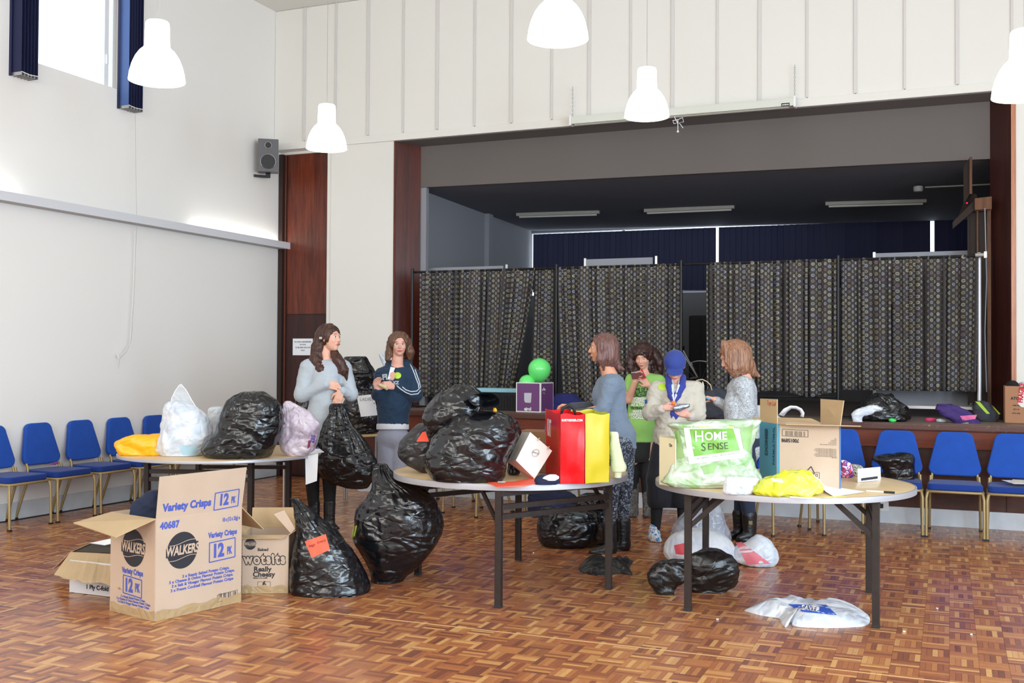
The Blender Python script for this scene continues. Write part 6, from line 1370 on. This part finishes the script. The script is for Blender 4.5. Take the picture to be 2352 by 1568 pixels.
# ---- B: navy hooded top
p = Person('woman in a navy hooded top with white sleeve stripes, brown bob and glasses', (905, 1195), 10.15, 908, 758, 1200, wx=80)
p.head((917, 791, -4), 27, 4, 0)
S = p.field(1.5); p.head_skin(S); S.chain([(915, 800, 4), (913, 828, 2), (912, 840, 4)], [13, 12, 15], 5)
S.cone((888, 862, 2), (938, 862, 2), 18, 18, 8); S.chain([(908, 875, 2), (904, 930, 2), (902, 975, 2)], [32, 28, 24], 8)
S.chain([(946, 858, 2), (954, 905, -12), (908, 889, -34)], [11, 9, 6], 4); S.chain([(876, 858, 2), (868, 905, -12), (866, 894, -34)], [11, 9, 6], 4)
for pts in ([(891, 985, 4), (891, 1080, 0), (893, 1185, 6)], [(914, 985, 2), (914, 1080, -4), (912, 1185, 0)]): S.chain(pts, [16, 12, 8], 5)
p.hand(S, (906, 889, -36), (-1, -.25, -.15), (.2, -1, 0), (-.1, .5, .6), 38, curl=.45, thumb=-1)
p.hand(S, (866, 898, -34), (-.05, -1, -.2), (1, 0, 0), (.5, -.1, -.5), 36, curl=.45, thumb=-1)
p.part('body', S, SK[1])
NV = cloth('navy_sweat', hx(26, 50, 74), .2, 70)
S = p.field(1.8)
S.cone((884, 862, 3), (941, 862, 3), 19, 20, 10); S.chain([(907, 876, 2), (904, 930, 2), (902, 992, 2)], [37, 37, 36], 10)
S.chain([(945, 860, 2), (953, 905, -12)], [18, 18], 7); S.chain([(953, 905, -12), (914, 890, -33)], [17, 10.5], 5)
S.chain([(876, 862, 2), (868, 905, -12)], [17, 15], 7); S.chain([(868, 905, -12), (866, 897, -30)], [14, 10], 5)
S.chain([(890, 846, 2), (896, 838, 12), (915, 834, 18), (935, 838, 10), (944, 848, 0)], [8, 10, 12, 10, 8], 5)
S.ell((912, 832, -6), (13, 14, 14), None, 4, sub=True); S.ell((900, 850, -34), (9, 26, 14), None, 4, sub=True)
S.cut(983); hood = p.part('hooded_top', S, NV, amp=2.4, freq=(.06, .07, .06), ridg=True)
S = p.field(1.8); S.chain([(902, 975, 2), (902, 992, 2)], [37.5, 37.5], 3); S.ell((902, 930, 2), (70, 50, 70), None, 1, sub=True); S.cut(986.5); p.part('white_hem', S, cloth('hem_white', hx(214, 216, 222), .1))
S = p.field(1.8); S.ell((903, 1002, 2), (35, 34, 33), None, 6)
for pts in ([(888, 1005, 4), (891, 1080, 0), (893, 1178, 6)], [(918, 1005, 2), (915, 1080, -4), (912, 1178, 0)]): S.chain(pts, [22, 19, 17], 5)
p.part('trousers', S, cloth('grey_trousers', hx(150, 152, 166), .25, 50), amp=1.5, freq=(.06, .03, .06))
boots(p, [([(893, 1180, 6), (893, 1186, 6)], [9, 9], (890, 1188, -14)), ([(912, 1180, 0), (912, 1186, 0)], [9, 9], (914, 1189, -20))], mat('white_trainer', hx(206, 208, 214), .6), 'shoe')
S = p.field(1.5)
S.ell(p.hp(0, .26, -.2), arr(.95, .88, .95)*27, p.hR, 4); 
S.chain([(896, 790, 4), (894, 812, 2), (890, 824, -2)], [8, 9, 6], 4); S.chain([(938, 785, 4), (941, 808, 2), (943, 822, 4)], [8, 10, 6], 4); S.ell((917, 806, 20), (24, 20, 12), None, 5)
S.ell(p.hp(.02, -.18, .85), arr(.56, .84, .72)*27, p.hR, 4, sub=True)
p.part('hair', S, HB, amp=3.2, freq=(.32, .07, .32)); p.face(SK[1], LIP, HB)
for e in (-1, 1): obj('glasses', MB().tube(p.W([p.hp(e*.27+.19*math.cos(a), .03+.13*math.sin(a), .83) for a in np.linspace(0, 2*PI, 17)]), .0011, 5), M['chrome'], p.root, world=True)
W_ = mat('white_stripe', hx(206, 212, 224), .7)
for q in ([(942, 836), (947, 846), (952, 858), (956, 870), (961, 882), (962, 891)], [(948, 838), (953, 848), (958, 862), (963, 876), (966, 890)], [(911, 885), (920, 893), (932, 901), (944, 906), (960, 904), (966, 896)], [(924, 888), (932, 895), (944, 899), (957, 898), (965, 890)]):
    mb = MB(); pts = [cast(hood, x, y, .004) for x, y in q]; pts = [a for a in pts if a is not None]
    if len(pts) > 1: obj('sleeve_stripe', MB().tube(pts, .0055, 6), W_, hood, world=True, smooth=True)
decal(hood, 'white_tee', cloth('white_cotton', hx(228, 230, 234), .1), quad=[(897, 842), (908, 844), (898, 868), (890, 872)], n=(6, 8), off=.006)
LM = mat('lime_badge', hx(184, 214, 62), .5)
decal(hood, 'lime_sticker', LM, disc=((913, 862), 8.5, 7.5), off=.006)
decal(hood, 'chest_print', mat('silver_print', hx(176, 186, 190), .6), text=[('FL', (886, 866), (1, -.1), 17, dict(bold=.06)), ('53', (899, 868), (1, -.1), 13, dict(bold=.05)), ('XZ', (909, 879), (1, 0), 10, dict(bold=.05))], off=.005)
S = SDF((868, 868, -60), (900, 912, -20), 1.); S.chain([(872, 884, -46), (884, 888, -46), (888, 893, -44)], [3, 5, 3], 2); p.part('held_scrap', S, mat('cream_scrap', hx(212, 196, 150), .7), floor=False)
# ---- C: profile, blue-grey top
p = Person('woman in profile in a plain blue-grey long-sleeved top with a brown bob', (1405, 1268), 8.42, 1395, 762, 1282, wx=115, wd=85)
p.head((1383, 799, 0), 34, -88, 0)
S = p.field(1.6, lo=(1272, 750, -70), hi=(1480, 1290, 60)); p.head_skin(S); S.chain([(1394, 808, 0), (1394, 842, 0), (1400, 862, 0)], [17, 15, 19], 6)
S.cone((1403, 885, -28), (1403, 885, 28), 21, 21, 8); S.chain([(1402, 895, 0), (1404, 950, 0), (1422, 1000, 0)], [28, 22, 22], 8)
S.chain([(1398, 885, -34), (1385, 938, -36), (1316, 951, -20)], [14, 11, 7], 4); S.chain([(1398, 885, 34), (1382, 935, 36), (1312, 935, 18)], [14, 11, 7], 4)
for pts in ([(1425, 1010, -14), (1404, 1112, -22), (1400, 1235, -18)], [(1432, 1010, 14), (1434, 1112, 20), (1432, 1225, 22)]): S.chain(pts, [17, 13, 8], 5)
p.hand(S, (1316, 951, -20), (-1, .05, 0), (.1, .5, .8), (-.1, .9, .1), 44, curl=.95, thumb=-1); p.hand(S, (1312, 934, 18), (-1, .0, 0), (.1, .5, .8), (-.1, .9, .1), 44, curl=.95, thumb=-1)
p.part('body', S, SK[2])
BG = cloth('blue_grey_jersey', hx(112, 126, 144), .12, 80)
S = p.field(1.8, lo=(1290, 830, -75), hi=(1480, 1060, 75))
S.cone((1404, 884, -28), (1404, 884, 28), 24, 24, 10); S.chain([(1402, 892, 0), (1402, 925, 0), (1408, 960, 0), (1424, 1002, 0), (1430, 1040, 0)], [36, 34, 31, 35, 33], 12)
S.ell((1379, 906, 0), (20, 22, 30), None, 10)
S.chain([(1402, 884, -30), (1386, 938, -38)], [22, 17], 8); S.chain([(1386, 938, -38), (1370, 948, -34), (1320, 951, -21)], [16, 14, 10.5], 5)
S.chain([(1402, 884, 30), (1382, 935, 38)], [21, 17], 8); S.chain([(1382, 935, 38), (1318, 936, 18)], [15, 10.5], 5)
S.ell((1386, 850, 0), (16, 18, 16), None, 4, sub=True)
S.cut(1030); top = p.part('long_sleeved_top', S, BG, amp=2., freq=(.05, .07, .05), ridg=True)
S = p.field(1.6, lo=(1290, 900, -75), hi=(1400, 990, 75)); S.cone((1352, 936, 28), (1314, 936, 17), 14.5, 11.6); S.cone((1366, 949, -33), (1318, 951.5, -20), 15, 11.6); p.part('dark_cuffs', S, cloth('charcoal_jersey', hx(66, 68, 74), .12, 80))
S = p.field(1.8, lo=(1370, 1000, -60), hi=(1475, 1250, 60)); S.ell((1428, 1022, 0), (29, 26, 34), None, 8)
for pts in ([(1425, 1025, -20), (1405, 1112, -22), (1400, 1210, -18)], [(1432, 1025, 20), (1434, 1112, 20), (1432, 1205, 22)]): S.chain(pts, [28, 20, 13], 5)
p.part('leggings', S, pattern('speckled_leggings', [hx(38, 44, 58), hx(44, 52, 70), hx(30, 34, 46), hx(150, 158, 170), hx(40, 46, 60)], 34), amp=1, freq=(.1, .05, .1))
boots(p, [([(1400, 1205, -18), (1402, 1255, -18), (1402, 1262, -18)], [17, 15, 15], (1362, 1268, -22)), ([(1432, 1198, 22), (1433, 1248, 22), (1433, 1254, 22)], [17, 15, 15], (1398, 1260, 18))], BOOT)
S = p.field(1.5, lo=(1340, 750, -50), hi=(1450, 870, 50))
S.ell((1389, 795, 0), (34, 31, 31), None, 4); S.ell((1398, 815, 0), (25, 32, 29), None, 6); S.chain([(1412, 830, 0), (1424, 845, 0), (1434, 848, 0)], [13, 6, 2], 5)
for e in (-1, 1): S.chain([(1382, 790, e*22), (1380, 825, e*21), (1385, 846, e*15)], [11, 11, 5], 5)
S.ell((1352, 812, 0), (24, 34, 40), None, 5, sub=True); S.ell((1366, 846, 0), (20, 12, 40), None, 3, sub=True)
p.part('hair', S, HC, amp=2.6, freq=(.35, .04, .35)); p.face(SK[2], LIP, HC)
obj('held_strap', MB().tube(p.W([(1284, 962, -10), (1292, 948, -20), (1303, 940, -24), (1312, 952, -30), (1316, 966, -24)]), [.012, .02, .022, .02, .012], 8), M['ink'], p.root, world=True, smooth=True)
# ---- D: green T-shirt, curly hair
p = Person('woman in a lime green lettered T-shirt with curly dark hair, holding a red case', (1470, 1188), 10.33, 1478, 780, 1195, wx=75)
p.head((1477, 819, -8), 27, -18, 18)
S = p.field(1.5); p.head_skin(S); S.chain([(1480, 830, 2), (1481, 850, 2), (1480, 862, 2)], [13, 12, 16], 5)
S.cone((1458, 876, 2), (1506, 876, 2), 16, 16, 8); S.chain([(1480, 890, 2), (1474, 940, 2), (1468, 1000, 2)], [30, 27, 32], 8)
S.chain([(1450, 872, 2), (1444, 918, -14), (1459, 876, -36)], [10, 9, 6.5], 4); S.chain([(1514, 874, 2), (1512, 915, -12), (1490, 884, -36)], [10, 9, 6.5], 4)
for pts in ([(1452, 1000, 2), (1453, 1090, -2), (1455, 1180, 2)], [(1484, 1000, 2), (1486, 1090, 0), (1488, 1180, 4)]): S.chain(pts, [20, 14, 8], 5)
p.hand(S, (1459, 880, -36), (.15, -1, -.05), (1, .1, .1), (.6, .1, -.5), 34, curl=.5, thumb=-1); p.hand(S, (1491, 886, -37), (-.7, -.75, -.05), (.6, -.7, .1), (-.3, .1, -.6), 34, curl=.5, thumb=1)
p.part('body', S, SK[0])
GT = cloth('lime_cotton', hx(150, 206, 108), .12, 60)
S = p.field(1.8)
S.cone((1455, 877, 3), (1508, 877, 3), 18, 18, 8); S.chain([(1481, 890, 2), (1476, 940, 2), (1470, 980, 2), (1468, 1025, 2)], [34, 32, 34, 33], 10)
S.chain([(1450, 872, 2), (1445, 893, -6)], [14, 13], 6); S.chain([(1514, 874, 2), (1514, 895, -4)], [14, 13], 6); S.ell((1479, 856, -6), (12, 10, 16), None, 3, sub=True)
S.cut(1016); tee = p.part('t_shirt', S, GT, amp=1.8, freq=(.05, .04, .05))
DG = mat('dark_green_print', hx(30, 66, 40), .6)
for i, (s1, s2) in enumerate((('ONE OF A', 1), ('VOLUNTEERS', 1), ('WORLDWIDE', 1), ('WORKING', 0), ('TOGETHER', 0), ('AS A TEAM', 0), ('TRYING TO', 1), ('MAKE A', 0), ('DIFFERENCE', 0), ('LOCALLY', 0))):
    decal(tee, 'shirt_print', DG if s2 else MPD['lab_w'], text=[(s1, (1472-i*.7, 894+i*7.2), (1, .0), 8.6, dict(bold=.05, sx=.9))], off=.005)
S = p.field(1.8); S.chain([(1468, 1010, 2), (1464, 1045, 2)], [31, 33], 6); S.cut(1062); p.part('skirt', S, mat('black_skirt', hx(30, 34, 32), .8, bump=.2, bscale=30), amp=1, freq=(.1, .03, .1))
S = p.field(1.8); S.ell((1467, 1012, 2), (30, 22, 26), None, 6)
for pts in ([(1452, 1040, 2), (1453, 1090, -2), (1455, 1165, 2)], [(1484, 1040, 2), (1486, 1090, 0), (1488, 1165, 4)]): S.chain(pts, [18, 15, 11], 4)
p.part('tights', S, LG)
boots(p, [([(1454, 1110, 0), (1455, 1176, 0)], [14, 11], (1448, 1181, -16)), ([(1487, 1110, 2), (1488, 1176, 2)], [14, 11], (1484, 1181, -14))], pattern('snakeskin_boot', [hx(60, 58, 56), hx(140, 136, 130), hx(50, 50, 50), hx(120, 116, 110), hx(44, 44, 46)], 45))
S = p.field(1.5); S.ell(p.hp(0, .3, -.15), arr(.9, .86, .98)*27, p.hR, 5)
rs_ = np.random.RandomState(3)
for k in range(26):
    a = rs_.uniform(-1, 1); x0 = 1480+a*24; x1 = 1484+a*36+rs_.uniform(-4, 4); d0 = rs_.uniform(-2, 18); y1 = rs_.uniform(845, 868)
    S.chain([(x0, 808, d0), ((x0+x1)/2+a*9, 832, d0-2), (x1, y1, d0-6)], [10, 9, 5], 4)
S.ell(p.hp(0, -.28, .85), arr(.52, .7, .62)*27, p.hR, 3, sub=True); S.ell((1478, 862, -18), (16, 26, 16), None, 3, sub=True)
p.part('hair', S, HK, amp=4.5, freq=(.16, .13, .16)); p.face(SK[0], LIP, HK, eyes='down')
RC = mat('red_phone_case', hx(178, 28, 34), .35)
f = tag(bpy.data.objects.new('phone', None), 'dark red folding phone case held by the woman in the green T-shirt', 'phone'); COL.objects.link(f); f.location = p.W([(1467, 862, -40)])[0]
panel('phone_back', list(p.W([(1449, 857, -42), (1470, 853, -40), (1482, 866, -44), (1452, 871, -46)])), mat('dark_maroon', hx(90, 20, 28), .4), f, .008); panel('case_flap', list(p.W([(1466, 858, -42), (1474, 845, -38), (1485, 868, -44), (1476, 871, -46)])), RC, f, .003)
panel('silver_edge', list(p.W([(1450, 855, -43), (1464, 853, -42), (1464, 855, -43), (1450, 857, -44)])), M['chrome'], f, .004)
# ---- E: scout shirt and cap
p = Person('person in a blue cap, beige shirt and blue and white neckerchief, head bowed', (1530, 1248), 8.95, 1550, 802, 1255, wx=85)
p.head((1550, 840, -10), 33, 0, 34)
S = p.field(1.5); p.head_skin(S); S.chain([(1551, 845, 6), (1552, 872, 4), (1552, 886, 6)], [16, 15, 20], 5)
S.cone((1520, 898, 4), (1584, 898, 4), 20, 20, 8); S.chain([(1552, 915, 4), (1551, 960, 4), (1548, 1010, 4)], [34, 32, 36], 8)
S.chain([(1508, 892, 4), (1492, 948, -10), (1524, 937, -40)], [12, 10, 7], 4); S.chain([(1598, 892, 4), (1606, 952, -10), (1582, 953, -40)], [12, 10, 7], 4)
for pts in ([(1528, 1010, 4), (1512, 1115, 0), (1505, 1232, 4)], [(1570, 1010, 4), (1570, 1115, 0), (1568, 1232, 4)]): S.chain(pts, [25, 17, 9], 5)
p.hand(S, (1524, 937, -40), (1, -.2, -.1), (.1, .9, 0), (.2, .5, -.4), 38, curl=.5, thumb=1); p.hand(S, (1582, 953, -40), (-1, -.35, -.1), (-.2, .9, 0), (-.2, -.6, -.4), 40, curl=.45, thumb=1)
p.part('body', S, SK[1])
BE = cloth('beige_shirt', hx(196, 188, 174), .15, 60)
S = p.field(1.8)
S.cone((1517, 897, 4), (1587, 897, 4), 22, 22, 10); S.chain([(1552, 914, 4), (1551, 960, 4), (1549, 1000, 4), (1549, 1040, 4)], [42, 42, 46, 44], 12)
S.chain([(1508, 895, 4), (1493, 948, -10)], [20, 18], 8); S.chain([(1493, 948, -10), (1518, 939, -36)], [17, 11.5], 5)
S.chain([(1598, 895, 4), (1604, 952, -10)], [20, 18], 8); S.chain([(1604, 952, -10), (1588, 955, -36)], [17, 11.5], 5); S.ell((1552, 872, -6), (14, 14, 18), None, 4, sub=True)
S.cut(1026); shirt = p.part('shirt', S, BE, amp=3., freq=(.06, .07, .06), ridg=True)
BLU = cloth('neckerchief_blue', hx(52, 64, 150), .1); 
for nm, w0, m_, off_ in (('neckerchief', 9, BLU, 0), ('neckerchief_border', 3.2, W_, 1)):
    for e in (-1, 1):
        S = SDF((1505, 855, -70), (1600, 980, 40), 1.3)
        S.chain([(1552+e*(17+off_*-7), 866, -2), (1552+e*(14-off_*7), 886, -24-off_*7), (1549+e*(7-off_*3), 908, -36-off_*6), (1548, 924, -41-off_*3)], [w0*.8, w0, w0*.9, w0*.5], 3)
        p.part(nm, S, m_, floor=False, amp=.6, freq=(.2, .2, .2))
S = SDF((1520, 915, -70), (1570, 985, -20), 1.3); S.chain([(1548, 926, -40), (1545, 950, -38), (1542, 962, -38)], [4, 6, 2], 2); S.chain([(1549, 926, -40), (1553, 955, -38), (1552, 968, -38)], [4, 6, 2], 2); p.part('neckerchief_ends', S, BLU, floor=False)
obj('orange_woggle', MB().lathe([(.016, -.018), (.02, 0), (.016, .018)], c=tuple(p.W([(1547, 925, -45)])[0]), n=14, cap=True), mat('orange', hx(236, 128, 60), .5), p.root, world=True, smooth=True)
decal(shirt, 'lime_sticker', LM, disc=((1522, 888), 10.5, 8.5), off=.004)
decal(shirt, 'sleeve_badge', mat('badge_blue', hx(48, 96, 150), .5), quad=[(1480, 918), (1486, 917), (1487, 926), (1481, 927)], n=(3, 3), off=.004)
S = SDF((1510, 790, -75), (1592, 880, 50), 1.4); S.ell(p.hp(0, .3, -.08), arr(.79, .80, .95)*33, p.hR, 3); S.ell(p.hp(0, -.93, .0), arr(1.5, .98, 1.6)*33, p.hR, 3, sub=True)
S.ell(p.hp(0, .18, .98), arr(.62, .07, .52)*33, p.hR, 3)
p.part('cap', S, cloth('cap_blue', hx(48, 66, 140), .15, 120), floor=False); p.face(SK[1], LIP, HB, eyes='down')
obj('cap_button', MB().lathe([(.001, .006), (.008, .003), (.009, 0)], c=tuple(p.W([(1550, 805, -6)])[0]), n=10), bpy.data.materials['cap_blue'], p.root, world=True)
S = p.field(1.8); S.ell((1549, 1020, 4), (42, 30, 32), None, 6); S.chain([(1530, 1030, 4), (1520, 1100, 2), (1516, 1150, 2)], [34, 34, 30], 6); S.chain([(1565, 1030, 4), (1568, 1100, 2), (1568, 1150, 4)], [34, 34, 30], 6); S.cut(1166)
p.part('skirt', S, cloth('dark_long_skirt', hx(26, 26, 34), .15), amp=2, freq=(.06, .02, .06))
S = p.field(1.8); S.chain([(1512, 1110, 0), (1505, 1225, 4)], [18, 10], 5); S.chain([(1570, 1110, 0), (1568, 1225, 4)], [18, 10], 5); p.part('tights', S, LG)
boots(p, [([(1502, 1212, 2), (1503, 1230, 2)], [11, 14], (1511, 1240, -20)), ([(1568, 1212, 2), (1568, 1230, 2)], [11, 14], (1574, 1240, -20))], pattern('trainer_mix', [hx(224, 226, 230), hx(220, 222, 226), hx(60, 130, 190), hx(214, 216, 222), hx(210, 210, 214)], 14), 'trainer')
fo = bag('foil_packet', 'crumpled silver foil packet in the hands of the person in the blue cap', 'packet', [(927, 1572, 1583), (930, 1556, 1584), (935, 1546, 1582), (940, 1546, 1570), (945, 1549, 1560)], mat('foil', hx(150, 156, 170), .25, .8, bump=.5, bscale=40), base_z=None, Z=8.95-.19, seed=171, depth=.25, amp=.008, freq=20, nt=24, ns=40)
# ---- F: patterned jumper, light brown hair
p = Person('woman in a grey patterned jumper with light brown hair, facing left over a blue phone', (1715, 1240), 9.02, 1690, 768, 1248, wx=95)
p.head((1684, 820, 0), 36, -72, 22)
S = p.field(1.6, lo=(1590, 756, -60), hi=(1770, 1255, 60)); p.head_skin(S); S.chain([(1696, 828, 2), (1704, 856, 0), (1708, 872, 0)], [17, 16, 20], 6)
S.cone((1705, 888, -24), (1705, 888, 24), 21, 21, 8); S.chain([(1704, 900, 0), (1700, 950, 0), (1712, 1010, 0)], [29, 26, 32], 8)
S.chain([(1706, 890, -30), (1716, 945, -28), (1690, 975, -24)], [13, 11, 8], 4); S.chain([(1700, 888, 28), (1682, 945, 30), (1642, 917, 12)], [13, 11, 7], 4)
for pts in ([(1710, 1010, -16), (1712, 1115, -18), (1722, 1228, -14)], [(1716, 1010, 18), (1706, 1115, 16), (1700, 1222, 20)]): S.chain(pts, [26, 18, 9], 5)
p.hand(S, (1642, 917, 12), (-1, -.25, -.2), (.1, .2, .9), (-.2, .8, .1), 40, curl=.6, thumb=-1); p.hand(S, (1690, 975, -24), (-.8, .4, 0), (0, .5, .8), (-.2, .8, .1), 40, curl=.5)
p.part('body', S, SK[0])
S = p.field(1.8, lo=(1620, 840, -70), hi=(1770, 1060, 60))
S.cone((1705, 887, -24), (1705, 887, 24), 23, 23, 10); S.chain([(1704, 898, 0), (1700, 935, 0), (1704, 975, 0), (1712, 1030, 0)], [35, 36, 38, 37], 12)
S.chain([(1710, 886, -28), (1719, 945, -28)], [20, 18], 8); S.chain([(1719, 945, -28), (1700, 968, -26)], [16, 12], 5); S.chain([(1700, 888, 26), (1682, 940, 28)], [17, 14], 8); S.chain([(1682, 942, 28), (1648, 921, 14)], [14, 11], 5); S.ell((1700, 856, 0), (17, 14, 17), None, 4, sub=True)
p.part('jumper', S, pattern('grey_lace_knit', [hx(190, 196, 200), hx(140, 146, 152), hx(204, 208, 212), hx(150, 154, 160), hx(196, 200, 206)], 30), amp=2.2, freq=(.06, .06, .06))
S = p.field(1.8, lo=(1660, 1000, -60), hi=(1770, 1250, 60)); S.ell((1714, 1018, 0), (36, 28, 36), None, 6)
for pts in ([(1711, 1020, -16), (1713, 1115, -18), (1722, 1200, -14)], [(1717, 1020, 18), (1707, 1115, 16), (1700, 1195, 20)]): S.chain(pts, [27, 21, 14], 5)
p.part('jeans', S, cloth('dark_jeans', hx(34, 44, 66), .2), amp=1.5, freq=(.08, .03, .08))
boots(p, [([(1721, 1185, -14), (1722, 1230, -14)], [18, 15], (1700, 1236, -24)), ([(1700, 1180, 20), (1700, 1224, 20)], [18, 15], (1682, 1230, 8))], BOOT)
obj('boot_buckle', MB().box(p.W([(1724, 1200, -34)])[0], (.03, .01, .03)), M['gold'], p.root, world=True)
S = p.field(1.5, lo=(1630, 756, -60), hi=(1770, 885, 60)); S.ell((1690, 812, 0), (38, 34, 33), None, 5); S.ell((1700, 836, 0), (30, 32, 32), None, 6); S.chain([(1722, 840, 0), (1732, 856, 4), (1744, 864, 6)], [14, 7, 2], 5)
S.chain([(1682, 810, -24), (1686, 845, -24), (1690, 866, -18)], [14, 14, 5], 5); S.chain([(1664, 790, -20), (1672, 830, -24), (1682, 860, -22)], [9, 9, 4], 4); S.chain([(1682, 810, 24), (1686, 840, 24)], [13, 8], 5)
S.ell(p.hp(0, -.22, .85), arr(.62, .78, .62)*36, p.hR, 4, sub=True)
p.part('hair', S, HL, amp=2.8, freq=(.3, .045, .3)); p.face(SK[0], LIP, HL, eyes='down')
ph = tag(bpy.data.objects.new('phone', None), 'pale blue phone in the hand of the woman in the patterned jumper', 'phone'); COL.objects.link(ph); ph.location = p.W([(1614, 909, 6)])[0]
panel('phone_body', list(p.W([(1597, 901, -4), (1602, 899, 12), (1634, 913, 14), (1630, 917, -4)])), mat('sky_blue', hx(96, 186, 226), .4), ph, .009); panel('screen', list(p.W([(1599, 901.5, -3), (1603, 899.5, 10), (1631, 912, 12), (1628, 916, -3)])+arr(0, 0, .0052)), M['ink'], ph, .0008)
